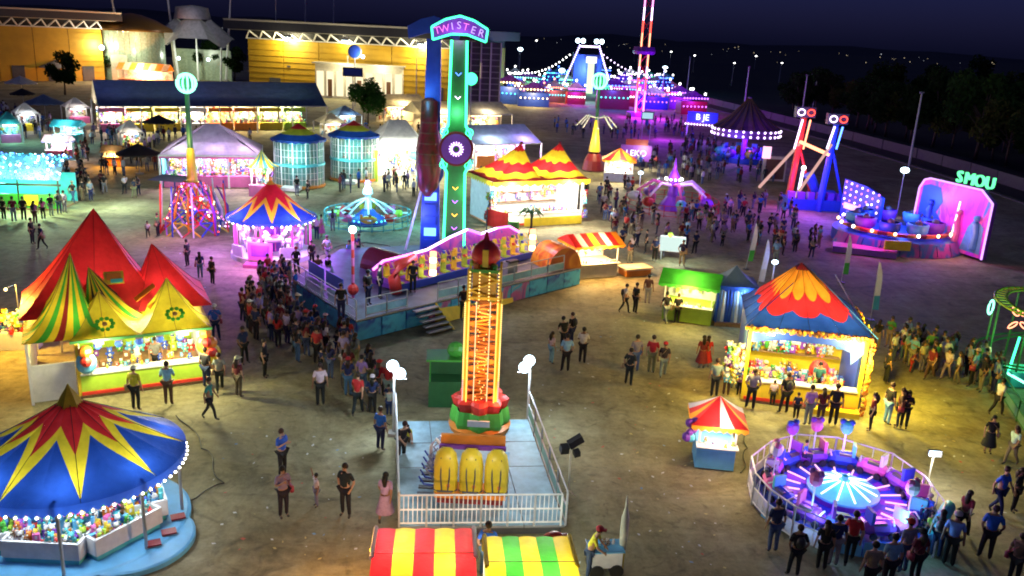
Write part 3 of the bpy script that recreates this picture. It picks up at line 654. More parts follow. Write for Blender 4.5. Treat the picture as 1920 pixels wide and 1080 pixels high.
for x, z in [(-W/2+.35, 1.5), (W/2-.1, 1.75), (W/2+.1, 1.3)]:
    m = MB(); m.ball((0, 0, 0), .42, 'p_ltblue' if x < 0 else 'p_yellow', 10, 7, (.9, .6, 1.1)); m.ball((0, -.1, .5), .26, 'p_orange', 8, 6); m.ball((.0, -.25, .15), .22, 'p_red', 8, 6); m.build('hanging_plush', gt, loc=(x, -.1, z))
for i in range(5):
    m = MB(); m.ball((0, 0, 0), .16, 'p_blue', 6, 4); m.box((0, 0, .2), (.3, .3, .08), 'p_dkgrey'); m.build('hanging_plush', gt, loc=(-W/2+.8+i*.75, .05, 2.1))
# side game counter with plush toys on the left
posts(gt, [(-W/2-1.6, .0), (-W/2-1.6, 3.2), (-W/2-1.6, 5.6), (-W/2-.6, 5.6)], 2.5, .1, 'p_white'); MB().box((-W/2-.8, .25, .75), (1.5, .08, 1.5), 'p_white').build('wing_panel', gt); MB().box((-W/2-1.6, 2.6, .9), (.08, 4.6, 1.8), 'p_white').build('wing_panel', gt)
b = at(40, 652); t = thing('plush_rack', 'heap of orange and blue plush toys beside the green striped tent corner', 'toy rack', b, .2)
MB().box((0, 0, .4), (1.6, .6, .8), 'p_white').build('table', t); m = MB(); toys(m, 45, ((-.8, .8), (-.3, .3), (.85, 1.5)), (.11, .2)); stuff(m.build('toys', t)); lamp(t, (0, -1.0, 2.9), 750, (1, .58, .08), .2); MB().ball((0, -.9, 3.0), .07, 'g_warm').tube([(0, .25, .8), (0, .2, 2.9), (0, -.85, 3.05)], .02, 5, 'steel').cyl((0, .25, .8), (0, .22, 1.2), .02, .02, 5, 'steel').build('lamp_head', t)

# ---- pyramid tent booth with orange and red petals (right)
FL, FR = at(1388, 752), at(1606, 778)
def petal_roof(t, W, D, h):
    n = 24; per = rectper(W+.25, D+.3, h+.02, n, 0, D/2)
    def f(i):
        def tt(j):
            s = abs(math.sin(PI*((j % n)/n)*4)); s2 = abs(math.sin(PI*((j % n)/n)*3)); return .40+.10*s, .66+.11*s2
        return [.10, *tt(i), 1.0], [.10, *tt(i+1), 1.0], ['f_maroon', 'f_orange', 'f_red', 'f_blue']
    m = MB(); ap_ = apex(t, D/2, 1503, 492); m.roof(per, ap_, f, p=1.12, sub=8, sag=.12, bay=6); can = m.build('canopy', t, smooth=True)
    m = MB(); m.seams(per, ap_, 1.12, [i*6 for i in range(16)], 'f_dark', .010); stuff(m.build('seams', can))
    for sx in (-1, 1): MB().tube([(sx*(W/2+.25), -.25, h+.06), (sx*.05, D/2-.05, h+2.1)], .022, 6, 'p_ltblue' if sx > 0 else 'f_blue').build('ridge_rope', can)
    lamp(t, (0, D/2, h+.5), 90, (1, .8, .6), .3)
    # garland frame
    m = MB()
    def gar(a, b, n):
        for p in line(a, b, n):
            for _ in range(3): m.ball((p[0]+rnd(-.07, .07), p[1]+rnd(-.07, .07), p[2]+rnd(-.09, .09)), rnd(.06, .1), random.choice(['p_orange', 'p_yellow', 'p_brown', 'p_orange']), 5, 3)
    gar((-W/2-.1, -.12, h-.05), (W/2+.15, -.12, h-.05), 60); gar((W/2+.15, -.12, .1), (W/2+.15, -.12, h-.1), 36); gar((W/2+.15, .0, h-.05), (W/2+.15, D, h-.05), 30); stuff(m.build('garland', t))
    m = MB(); m.plate([(-W/2+.1, h-.75), (-W/2+.1, h-.12), (W/2-.1, h-.12), (W/2-.1, h-.75), (W/2-.55, h-1.3), (W/2-.62, h-.75), (W*.2, h-.52), (-W*.2, h-.52), (-W/2+.5, h-.66)], .1, .16, 'p_blue'); m.build('blue_pelmet', t)
pt, W = game_booth('game_tent', 'game booth with blue pyramid roof, red and orange petals and gold garland', 'game tent', FL, FR, 4.2, 3.4, [petal_roof], 'p_blue', 'p_yellow', 120, 420, (1, .90, .42), backkey='p_yellow', postkey='p_yellow')
m = MB(); toys(m, 70, ((-W/2+.3, W/2-.4), (.9, 2.6), (.3, .7)), (.1, .2)); stuff(m.build('toy_floor', pt))
m = MB(); m.ball((.9, 1.6, 1.25), .42, 'p_red', 10, 7); m.tube([(.9, 1.6, 1.0), (1.15, 1.3, .7), (1.5, 1.2, .25)], [.2, .22, .28], 8, 'p_orange'); m.build('giant_plush', pt)
m = MB(); m.plate([(-W*.3, 1.5), (-W*.3, 2.15), (0, 2.25), (W*.38, 2.1), (W*.38, 1.45)], 3.9, 3.96, 'p_white', mural('backdrop', [(.75, .8, .9), (.8, .75, .7), (.85, .9, .9), (.3, .6, .8)], 2.5)); m.build('backdrop_banner', pt)
MB().box((W/2-.9, -.25, .12), (1.8, .5, .24), 'p_yellow').build('step', pt)
for x in (-W/2-.2, -W/2-.55): 
    m = MB(); toys(m, 24, ((-.2, .2), (.0, .5), (.8, 2.2)), (.1, .2)); stuff(m.build('hanging_toys', pt, loc=(x, .1, 0)))
MB().cyl((W/2+.1, 2.0, 3.4), (W/2-.7, 5.2, 4.6), .035, .035, 6, 'truss_white').build('guy_pole', pt)
lamp(pt, (W/2-.2, -.6, 2.4), 240, (1, .78, .10), .25); lamp(pt, (-W/2, -.7, 2.4), 160, (1, .78, .18), .25); lamp(pt, (W/2+1.0, 2.0, 2.8), 620, (1, .72, .03), .25); lamp(pt, (-W/2-.8, 1.0, 2.6), 200, (1, .62, .05), .25)
MB().box((W/2+.25, 2.0, 2.45), (.25, .4, .2), 'g_warm').build('side_lamp', pt); 

# ---- blue stall with draped front left of the pyramid booth
b = at(1372, 612); t = thing('blue_stall', 'blue draped stall beside the orange and red pyramid tent', 'stall', b, -.1)
MB().box((0, .8, .1), (1.9, 1.9, .2), 'wood').build('floor', t); posts(t, [(-.9, -.1), (.9, -.1), (-.9, 1.7), (.9, 1.7)], 2.3, .08, 'p_blue', .2)
m = MB(); per = rectper(2.3, 2.3, 2.3, 6, 0, .8); m.roof(per, (0, .8, 3.2), solid('f_steelblue'), p=1.6); c = m.build('canopy', t, smooth=True); m = MB(); valance(m, per, .3, 'f_blue'); m.build('valance', c)
m = MB()
for i in range(12): m.tube([(-.95+i*.17, -.12, 2.2), (-.93+i*.17, -.2, 1.3), (-.96+i*.18, -.14, .3)], [.07, .09, .11], 5, random.choice(['f_steelblue', 'f_blue', 'f_white', 'f_steelblue']))
m.build('drape', t); lamp(t, (.4, -.6, 2.0), 60, (.3, .6, 1), .2); MB().ball((.4, -.3, 2.1), .07, 'g_blue').build('lamp_bulb', t)

# ---- green roofed food stall
def food_stall(name, label, px, py, w, d, h, roofkeys, wallkey, power, col, rz, toysn=20, gable=True, group=None, striped=False, hip=.55):
    b = at(px, py); t = thing(name, label, 'stall', b, rz, group)
    MB().box((0, d/2, .5), (w, d, .9), wallkey).build('counter_body', t); MB().box((0, -.12, 1.0), (w+.1, .4, .05), 'p_white').build('counter_top', t)
    MB().box((0, d-.05, h/2), (w, .08, h), 'p_white').build('back_wall', t)
    posts(t, [(-w/2+.05, 0), (w/2-.05, 0)], h, .07, 'p_white', .95)
    m = MB(); n = 8; per = rectper(w+.6, d+.6, h, n, 0, d/2)
    if gable:
        x, y0, y1, ym, z = w/2+.3, -.3, d+.3, d/2, h+hip; k = 8
        for i in range(k):
            a, c = -x+2*x*i/k, -x+2*x*(i+1)/k; key = roofkeys[i % len(roofkeys)]
            m.add([(a, y0, h), (c, y0, h), (c, ym, z), (a, ym, z), (c, y1, h), (a, y1, h)], [(0, 1, 2, 3), (3, 2, 4, 5)], key)
        m.add([(-x, y0, h), (-x, ym, z), (-x, y1, h), (x, y0, h), (x, ym, z), (x, y1, h)], [(0, 1, 2), (5, 4, 3)], roofkeys[0])
    else: m.roof(per, (0, d/2, h+hip), gores(roofkeys, 2), p=1.15, sub=3)
    c = m.build('roof', t); m = MB(); valance(m, per, .2, roofkeys[-1]); m.build('valance', c)
    m = MB(); toys(m, toysn, ((-w/2+.1, w/2-.1), (d-.35, d-.15), (1.2, h-.35)), (.06, .12)); toys(m, toysn//2, ((-w/2+.1, w/2-.1), (-.25, .1), (1.03, 1.1)), (.04, .08)); stuff(m.build('goods', t))
    MB().box((0, .1, h-.1), (w*.7, .08, .05), 'g_white').build('tube_lamp', t)
    lamp(t, (0, d*.3, h-.3), power, col, .2); lamp(t, (0, -.7, h+.05), power*1.3, tuple(c**1.6 for c in col), .2)
    return t
food_stall('food_stall', 'green roofed food stall with a white and lime counter', 1285, 606, 2.6, 1.8, 2.15, ['f_green'], 'p_lime', 130, (1, .85, .35), -.32)
food_stall('ticket_booth', 'small white kiosk with bright red hipped roof and blue front panel', 1338, 882, 1.35, 1.3, 1.8, ['f_red', 'f_red', 'f_white', 'f_red', 'f_orange'], 'p_ltblue', 60, (1, .8, .6), -.12, 14, False, hip=.8)
tb = bpy.data.objects['ticket_booth']; m = MB(); 
for i in range(10): m.ball((rnd(-.15, .15), rnd(-.1, .1), rnd(1.1, 1.9)), rnd(.13, .19), random.choice(['p_pink', 'p_ltblue', 'p_purple', 'p_cyan']), 7, 5)
m.build('balloon_cluster', tb, loc=(-.95, -.1, 0))
food_stall('snack_booth', 'snack booth with scalloped orange and white striped awning by the pendulum ride', 1118, 522, 2.9, 2.0, 2.15, ['f_red', 'f_white', 'f_red', 'f_orange'], 'p_cream', 260, (1, .72, .34), .42, 34, True)
sb = bpy.data.objects['snack_booth']; lamp(sb, (2.6, .2, 1.9), 240, (1, .52, .16), .2); MB().ball((1.65, -.1, 2.0), .08, 'g_amber').build('lamp_bulb', sb)
MB().box((2.9, .2, .5), (2.0, 1.2, .1), 'p_cream').box((2.9, .2, .25), (1.8, 1.0, .45), 'p_orange').build('serving_table', sb)
food_stall('snack_booth', 'small white stall with red pagoda roof and yellow post', 1158, 342, 3.0, 2.2, 2.3, ['f_red', 'f_orange'], 'p_white', 320, (1, .9, .7), -.1, 20, False, hip=1.2)
food_stall('food_cart', 'small amber lit cart standing alone on the grey ground', 212, 312, 1.5, 1.0, 1.5, ['f_dark'], 'p_orange', 260, (1, .62, .2), .1, 12)
food_stall('food_cart', 'white and pink cart with pale umbrella roof near the cyan lit stall', 108, 300, 2.0, 1.4, 1.9, ['f_white', 'f_white', 'f_steelblue'], 'p_pink', 220, (1, .8, .85), .1, 20)
food_stall('food_stall', 'white stall with teal roof beyond the cyan lit stall', 125, 268, 2.6, 1.8, 2.0, ['f_teal'], 'p_cyan', 200, (.5, .95, 1), .1, 20)
food_stall('food_stall', 'stall with orange scalloped fascia in front of the glazed atrium', 268, 158, 11.0, 3.0, 3.0, ['f_orange', 'f_cream'], 'p_orange', 2600, (1, .5, .25), -.05, 60, True, hip=1.4)

# ---- twin peaked red and yellow striped tent booth
FL, FR = at(925, 428), at(1090, 418)
def twin_roof(t, W, D, h):
    m = MB(); 
    for sx in (-1, 1):
        per = rectper(W/2+.35, D+.7, h, 12, sx*(W/4+.1), D/2)
        def f(i):
            w = .03*math.sin(i*PI/3); a = [.16+w*.3, .42+w, .66+w, .86+w, 1.0]; w2 = .03*math.sin((i+1)*PI/3); b = [.16+w2*.3, .42+w2, .66+w2, .86+w2, 1.0]
            return a, b, ['f_red', 'f_yellow', 'f_red', 'f_yellow', 'f_maroon']
        m.roof(per, apex(t, D/2, 978 if sx < 0 else 1050, 268), f, p=1.5, sub=8)
    c = m.build('canopy', t, smooth=True); m = MB(); per = rectper(W+.7, D+.7, h, 12, 0, D/2)
    per = [(x, y, z) for x, y, z in per]; valance(m, per, .45, 'f_yellow'); m.build('valance', c)
    for sx in (-1, 1): MB().ball(apex(t, D/2, 978 if sx < 0 else 1050, 268), .14, 'p_maroon').build('finial', c)
tb_, W = game_booth('game_tent', 'game booth under a twin peaked canopy banded red and yellow', 'game tent', FL, FR, 4.6, 3.65, [twin_roof], 'p_white', 'p_white', 90, 1100, (1, .93, .82), backkey='p_white')
m = MB(); m.plate([(-1.5, .1), (-1.5, .75), (W/2-.3, .75), (W/2-.3, .1)], -.5, -.4, 'p_yellow'); m.build('yellow_barrier', tb_)
for sx in (-1, 1): lamp(tb_, (sx*W*.35, -1.2, 2.6), 350, (1, .95, .8), .3)
for x in (-W/2-.4, -W/2-.1, W/2+.2):
    m = MB(); toys(m, 20, ((-.2, .2), (-.2, .3), (.6, 2.6)), (.12, .24)); stuff(m.build('hanging_toys', tb_, loc=(x, .1, 0)))

# ---- striped inflatable awning tents at the front edge
def hood(name, label, p0, p1, back, h, keys, ns, side):
    """barrel shaped striped awning: p0,p1 far-left and far-right ground corners"""
    a, b = V2(p0), V2(p1); rz = frame_rz(a, b); W = (b-a).length; t = thing(name, label, 'tent', a.lerp(b, .5), rz)
    prof = [(0, h-.55), (0, h-.18), (-.18, h), (-back*.5, h+.1), (-back, h-.05), (-back-.35, h-.5), (-back-.4, h-1.0)]
    rd = MB()
    for i in range(ns):
        x0, x1 = -W/2+W*i/ns, -W/2+W*(i+1)/ns; k = keys[i % len(keys)]; m = MB(); sg = 8
        for j in range(len(prof)-1):
            for q in range(sg):
                u0, u1 = x0+(x1-x0)*q/sg, x0+(x1-x0)*(q+1)/sg
                z = lambda u: .035*math.sin(PI*(u-x0)/(x1-x0))
                m.add([(u0, prof[j][0], prof[j][1]+z(u0)), (u1, prof[j][0], prof[j][1]+z(u1)), (u1, prof[j+1][0], prof[j+1][1]+z(u1)), (u0, prof[j+1][0], prof[j+1][1]+z(u0))], [(3, 2, 1, 0)], k)
        m.build('roof_stripe', t, smooth=True, weld=True)
    for sx in (-1, 1):
        m = MB(); x = sx*W/2; m.add([(x, y, z) for y, z in prof]+[(x, -back*.5, h-.9)], [tuple(range(len(prof)))[::sx]], side); m.build('end_panel', t)
        m = MB(); m.tube([(x, -back*.5, h+.1), (x, -.1, h), (x, 0, h-.5)], .06, 6, side); m.build('seam_tube', t)
    MB().tube([(-W/2, -back*.45, h+.13), (W/2, -back*.45, h+.13)], .012, 5, 'p_brown').build('seam', t)
    posts(t, [(-W/2+.05, -.05), (W/2-.05, -.05), (-W/2+.05, -back), (W/2-.05, -back)], h-.3, .07, 'p_white')
    MB().box((0, -.3, .5), (W-.2, .5, 1.0), 'p_cream').build('counter', t)
    return t, W
h1 = 1.95
t1, W1 = hood('striped_tent', 'red and yellow striped barrel tent by the drop tower deck', at(706, 985, h1), at(888, 985, h1), 3.2, h1, ['f_red', 'f_yellow'], 5, 'f_white')
t2, W2 = hood('striped_tent', 'yellow and green striped barrel tent beside the red striped one', at(908, 1000, h1), at(1066, 1000, h1), 3.2, h1, ['f_yellow', 'f_green'], 5, 'f_yellow')
lamp(t1, (-W1/2-.5, -.8, 1.5), 200, (1, .45, .08), .2); MB().ball((-W1/2-.06, -.6, 1.6), .08, 'g_amber').build('lamp_bulb', t1)
lamp(t1, (-.6, -1.4, 1.4), 110, (1, .85, .7), .2); lamp(t1, (.6, -1.8, 1.4), 110, (1, .85, .7), .2); lamp(t2, (-.5, -1.4, 1.4), 90, (1, .92, .7), .2); lamp(t2, (.5, -1.8, 1.4), 90, (1, .92, .7), .2); lamp(t2, (W2/2-.3, .9, 1.7), 40, (.8, 1, .9), .2); MB().ball((W2/2-.3, .1, 1.6), .07, 'g_white').build('lamp_bulb', t2)  # unseen inner lamps put in to brighten the striped fabric
m = MB(); m.ball((0, 0, 0), .3, 'p_red', 10, 7, (1.2, .8, .9)); m.ball((.28, -.05, .05), .2, 'p_maroon', 8, 6); m.build('red_plush', t2, loc=(W2/2-.35, .1, 1.65))

# ---- cyan lit stall at the left edge
b = at(38, 392); t = thing('light_stall', 'stall with a glittering cyan roof of lights and green counter', 'stall', b, .12)
MB().box((0, 1.6, .05), (6.0, 3.6, .1), 'wood').build('floor', t); MB().box((0, .1, .6), (6.0, .3, 1.1), 'p_green').build('counter', t); MB().box((0, 3.2, 1.2), (6.0, .1, 2.3), 'p_cyan').build('back_wall', t)
m = MB(); m.box((.9, -.08, .7), (1.0, .05, .8), 'p_yellow'); m.build('counter_panel', t)
posts(t, [(-2.9, 0), (2.9, 0), (0, 0)], 2.4, .1, 'p_black', .1); MB().box((0, -.05, 1.9), (6.2, .12, .16), 'p_black').build('beam', t)
m = MB(); pr = [(-.2, 2.3), (.1, 2.9), (.9, 3.6), (2.0, 3.9), (3.3, 3.3)]
m.add([(-3.2, y, z) for y, z in pr]+[(3.2, y, z) for y, z in pr], [(i+1, i, i+5, i+6) for i in range(4)], 'f_steelblue'); m.build('roof', t, smooth=True)
for nm, key, cnt in (('cyan_lights', 'g_cyan', 150), ('white_lights', 'g_white', 50), ('blue_lights', 'g_blue', 60), ('mint_lights', 'g_mint', 60)):
    m = MB()
    for _ in range(cnt):
        k = random.random()*4; j = min(3, int(k)); y, z = lerp(pr[j], pr[j+1], k-j); m.ball((rnd(-3.1, 3.1), y-.03, z+.04), rnd(.05, .09), key, 4, 3)
    stuff(m.build(nm, t))
lamp(t, (-1.5, .8, 2.0), 450, (.2, 1, .6), .3); lamp(t, (1.6, -1.4, 2.6), 700, (.7, 1, .55), .3); lamp(t, (6.5, 1.0, 3.0), 600, (.75, 1, .8), .3); lamp(t, (1, 1, 4.4), 160, (.2, .7, 1), .3)

# ---- marquee with pink lit goods
def marquee(name, label, FLp, FRp, D, h, hr_, roofkey, gablekey, nb, hf=1.0):
    a, b = V2(at(*FLp)), V2(at(*FRp)); rz = frame_rz(a, b); W = (b-a).length; t = thing(name, label, 'marquee', a.lerp(b, .5), rz)
    for i in range(nb):
        x0, x1 = -W/2+W*i/nb, -W/2+W*(i+1)/nb; m = MB(); sg = 6
        for q in range(sg):
            u0, u1 = x0+(x1-x0)*q/sg, x0+(x1-x0)*(q+1)/sg; s0, s1 = [-.06*math.sin(PI*k/sg) for k in (q, q+1)]
            m.add([(u0, -.4, h), (u1, -.4, h), (u1*(1+hf)/2, D*.25, (h+hr_)/2+s1-(1-hf)*.12*(hr_-h)), (u0*(1+hf)/2, D*.25, (h+hr_)/2+s0-(1-hf)*.12*(hr_-h)), (u1*hf, D/2, hr_), (u0*hf, D/2, hr_), (u1, D+.4, h), (u0, D+.4, h)], [(0, 1, 2, 3), (3, 2, 4, 5), (5, 4, 6, 7)], roofkey)
        m.build('roof_bay', t, smooth=False)
    for sx in (-1, 1): MB().add([(sx*W/2, -.4, h), (sx*W/2, D+.4, h), (sx*W/2*hf, D/2, hr_)], [(0, 1, 2)], gablekey if hf > .9 else roofkey).build('gable', t)
    MB().beam((-W/2, -.42, h), (W/2, -.42, h), .12, 'p_white').build('eave_beam', t)
    for i in range(nb+1): MB().box((-W/2+W*i/nb, -.35, h/2), (.14, .14, h), 'p_white').build('post', t)
    for i in range(nb+1): MB().box((-W/2+W*i/nb, D+.3, h/2), (.14, .14, h), 'p_white').build('post', t)
    return t, W
fabric('f_deepblue', (.03, .055, .19), .15)
bm_, W = marquee('marquee_tent', 'long blue roofed marquee with a yellow gable sheltering market stalls', (188, 252), (612, 246), 9, hgt(at(188, 252), 199), hgt(at(188, 252), 199)+2.9, 'f_deepblue', 'f_cream', 6)
brz = bm_.rotation_euler.z; hm = hgt(at(188, 252), 199)
cols = [('p_pink', (1, .8, .9), 'white and pink'), ('p_yellow', (1, .9, .4), 'white and yellow'), ('p_yellow', (1, .85, .3), 'gold'), ('p_white', (1, .95, .9), 'plain white'), ('p_orange', (1, .55, .2), 'orange'), ('p_orange', (1, .65, .25), 'deep orange and gold'), ('p_yellow', (1, .85, .4), 'yellow and cream'), ('p_lime', (.9, 1, .4), 'lime green')]
for i, (k, c, nm) in enumerate(cols):
    p = Vector((-W/2+W*(i+.5)/8.6, 2.6, 0)); p.rotate(Matrix.Rotation(brz, 3, 'Z')); p += bm_.location
    t = thing('market_stall', nm+' market stall under the blue marquee', 'stall', p, brz, 'stalls under the blue marquee'); w = W/8.6*.92
    MB().box((0, 0, .5), (w, .7, 1.0), k).build('counter', t); MB().box((0, 2.2, 1.5), (w, .1, 3.0), 'p_white' if i % 2 else 'p_cream').build('back_wall', t); MB().box((0, .1, 2.75), (w, .1, .55), k).build('sign_board', t)
    m = MB(); toys(m, 40, ((-w/2, w/2), (1.7, 2.1), (.8, 2.6)), (.1, .22)); toys(m, 14, ((-w/2, w/2), (-.25, .25), (1.1, 1.3)), (.1, .18)); stuff(m.build('goods', t))
    MB().box((0, .6, 2.9), (w*.7, .15, .08), 'g_white').build('tube_lamp', t); lamp(t, (0, .8, 2.5), 520, c, .3)
bw, W = marquee('marquee_tent', 'pale grey marquee full of toys lit pink and purple', (303, 352), (492, 352), 7, 2.9, 5.3, 'f_grey', 'f_white', 3, .12)
MB().box((0, 3.5, 1.3), (W-.3, .1, 2.6), 'p_white').build('back_wall', bw)
for sx in (-1, 1): MB().box((sx*(W/2-.1), 2, 1.3), (.08, 3.4, 2.6), 'p_cyan' if sx < 0 else 'p_white').build('side_wall', bw)
m = MB(); toys(m, 150, ((-W/2+.3, W/2-.3), (2.9, 3.3), (.6, 2.5)), (.12, .24)); toys(m, 40, ((-W/2+.3, W/2-.3), (.4, .8), (1, 1.2)), (.1, .16)); stuff(m.build('goods', bw)); MB().box((0, .5, .5), (W-.4, .7, 1), 'p_pink').build('counter', bw)
MB().box((0, -.45, 2.75), (W, .06, .18), 'p_pink').build('fascia_trim', bw)
for x, c in ((-.3, (1, .75, .95)), (.05, (.75, .45, 1)), (.35, (1, .6, .95))): lamp(bw, (W*x, 1.2, 2.4), 420, c, .3)
MB().box((0, 1.2, 2.6), (W*.8, .12, .07), 'g_white').build('tube_lamp', bw)
bg, W = marquee('marquee_tent', 'grey marquee with white lit back wall and a green corner column', (702, 338), (806, 338), 7, 3.1, 5.6, 'f_grey', 'f_white', 2, .3)
MB().box((0, 3.0, 1.4), (W-.2, .1, 2.8), 'p_white').build('back_wall', bg); MB().box((-W/2, -.5, 1.5), (.5, .4, 3), 'p_lime').build('corner_column', bg)
m = MB(); toys(m, 50, ((-W/2+.3, W/2-.3), (2.4, 2.8), (.6, 2.5)), (.12, .26)); stuff(m.build('goods', bg)); MB().box((0, 1.2, 2.9), (W*.8, .12, .07), 'g_white').build('tube_lamp', bg)
for x in (-.25, .25): lamp(bg, (W*x, .8, 2.5), 650, (1, .98, .75), .3); lamp(bg, (W*x, -2.2, 2.9), 350, (1, .98, .75), .3)
m = MB(); m.ball((0, 0, 0), .6, 'p_ltblue', 8, 6, (1, .5, .8)); m.build('hanging_balloon', bg, loc=(W*.2, -.2, 2.5))
br, W = marquee('marquee_tent', 'white marquee with orange panel behind the twin peaked booth', (886, 322), (1010, 316), 7, 2.9, 4.6, 'f_steelblue', 'f_white', 2)
MB().box((0, 3.0, 1.4), (W-.2, .1, 2.7), 'p_white').build('back_wall', br); MB().box((-W*.3, .2, 1.0), (2.2, .15, 1.3), 'p_orange').build('orange_panel', br); m = MB(); toys(m, 50, ((-W/2+.3, W/2-.3), (2.4, 2.8), (.6, 2.4)), (.12, .26)); stuff(m.build('goods', br))
lamp(br, (-W*.2, .8, 2.4), 700, (1, .9, .8), .3); lamp(br, (W*.3, .8, 2.4), 600, (.8, .35, 1), .3); MB().box((0, 1.2, 2.7), (W*.8, .12, .07), 'g_white').build('tube_lamp', br)
for x, y, k, lb in [(830, 250, 'f_cream', 'beige market tent behind the tall pendulum towers'), (915, 250, 'f_grey', 'grey market tent behind the white marquee'), (760, 232, 'f_cream', 'cream market tent beside the leafy green tree')]:
    b, W = marquee('market_tent', lb, (x-42, y), (x+42, y-2), 6, 2.7, 4.3, k, k, 1); MB().box((0, 2.5, 1.3), (W-.3, .1, 2.5), 'p_cream').build('back_wall', b); lamp(b, (0, .6, 2.2), 800, (1, .75, .4), .3); MB().box((0, 1, 2.4), (W*.7, .12, .07), 'g_warm').build('tube_lamp', b)
    m = MB(); toys(m, 24, ((-W/2+.3, W/2-.3), (1.9, 2.3), (.6, 2.2)), (.14, .26)); stuff(m.build('goods', b))
for i, (x, y, k, c, lb) in enumerate([(22, 268, 'f_teal', (.3, 1, .9), 'teal topped market tent behind the cyan lit stall'), (55, 246, 'f_white', (.8, .9, 1), 'white market tent among the parasols at far left'), (150, 232, 'f_white', (1, .9, .8), 'white market tent before the marquee gable'), (628, 262, 'f_cream', (1, .9, .6), 'cream market tent at the right end of the blue marquee'), (655, 244, 'f_steelblue', (.5, .9, 1), 'blue grey market tent under the leafy green tree'), (250, 285, 'f_white', (1, .9, .7), 'white market tent behind the amber lit cart')]):
    b, W = marquee('market_tent', lb, (x-22, y), (x+22, y-1), 3.4, 2.1, 3.3, k, k, 1, .1); MB().box((0, 1.6, 1.0), (W-.3, .1, 1.9), 'p_white').build('back_wall', b); lamp(b, (0, -.3, 1.7), 130, c, .3); MB().box((0, .5, 1.9), (W*.6, .1, .06), 'g_white').build('tube_lamp', b); MB().box((0, .1, .45), (W-.4, .5, .9), random.choice(['p_pink', 'p_cyan', 'p_white', 'p_yellow'])).build('counter', b)
    m = MB(); toys(m, 22, ((-W/2+.3, W/2-.3), (1.1, 1.4), (.5, 1.7)), (.1, .2)); stuff(m.build('goods', b))
# ---- parasols on the far left and elsewhere
def parasol(px, py, r, h, key, label, group=None):
    b = at(px, py); t = thing('parasol', label, 'parasol', b, 0, group); m = MB(); per = circle(r, h, 16); m.roof(per, (0, 0, h+r*.45), solid(key), p=1.1, sub=2); c = m.build('canopy', t); m = MB(); valance(m, per, .2, key); m.build('valance', c)
    MB().cyl((0, 0, 0), (0, 0, h+r*.4), .04, .04, 6, 'steel').build('pole', t); MB().cyl((0, 0, 0), (0, 0, .12), .4, .4, 10, 'concrete').build('base', t)
parasol(42, 180, 2.6, 2.3, 'f_white', 'white parasol in front of the lit booth at the left hall'); parasol(86, 222, 2.6, 2.2, 'f_steelblue', 'blue grey parasol beside the blue marquee gable'); parasol(108, 152, 3.4, 3.0, 'f_grey', 'broad grey parasol under the left hall lamps')
parasol(262, 326, 2.0, 2.0, 'f_dark', 'black parasol beside the amber lit cart'); parasol(300, 262, 1.9, 2.2, 'f_dark', 'black parasol at the end of the pale grey marquee'); parasol(45, 200, 1.8, 2.0, 'f_dark', 'dark parasol between the pale parasols at far left')
# ---- small green and yellow pagoda tent
b = at(493, 366); t = thing('pagoda_tent', 'small pagoda tent striped yellow and dark green over a pink counter', 'tent', b); m = MB(); per = circle(1.45, 2.55, 16); m.roof(per, (0, 0, 4.0), gores(['f_yellow', 'f_teal'], 1), p=1.8, sub=5); m.build('canopy', t)
posts(t, [(1.0*math.cos(q), 1.0*math.sin(q)) for q in (.8, 2.35, 3.9, 5.5)], 2.55, .08); MB().box((0, -.6, .5), (1.9, .5, 1), 'p_pink').build('counter', t); m = MB(); toys(m, 30, ((-.9, .9), (.3, .7), (.5, 2.2)), (.1, .2)); stuff(m.build('goods', t)); lamp(t, (0, -.9, 2.2), 300, (1, .9, .95), .2); MB().box((0, -.3, 2.45), (1.2, .1, .06), 'g_white').build('tube_lamp', t)
# ================================================================= RIDES
def railing(t, pts, h, key='galv', name='rail_section', infill=None, bars=0):
    """post and rail fence between ground points (local), each section a part"""
    for a, b in zip(pts[:-1], pts[1:]):
        m = MB(); za, zb = (a[2] if len(a) > 2 else 0), (b[2] if len(b) > 2 else 0)
        m.cyl((a[0], a[1], za), (a[0], a[1], za+h), .035, .035, 6, key); m.cyl((b[0], b[1], zb), (b[0], b[1], zb+h), .035, .035, 6, key)
        for f in (1.0, .55, .12): m.cyl((a[0], a[1], za+h*f), (b[0], b[1], zb+h*f), .028, .028, 6, key)
        for i in range(bars):
            p = lerp((a[0], a[1], za), (b[0], b[1], zb), (i+1)/(bars+1)); m.cyl((p[0], p[1], p[2]+.1), (p[0], p[1], p[2]+h), .015, .015, 4, key)
        if infill: m.add([(a[0], a[1], za+h*.14), (b[0], b[1], zb+h*.14), (b[0], b[1], zb+h*.52), (a[0], a[1], za+h*.52)], [(0, 1, 2, 3)], infill)
        m.build(name, t)
def loc_of(b, p): return (p[0]-b[0], p[1]-b[1])
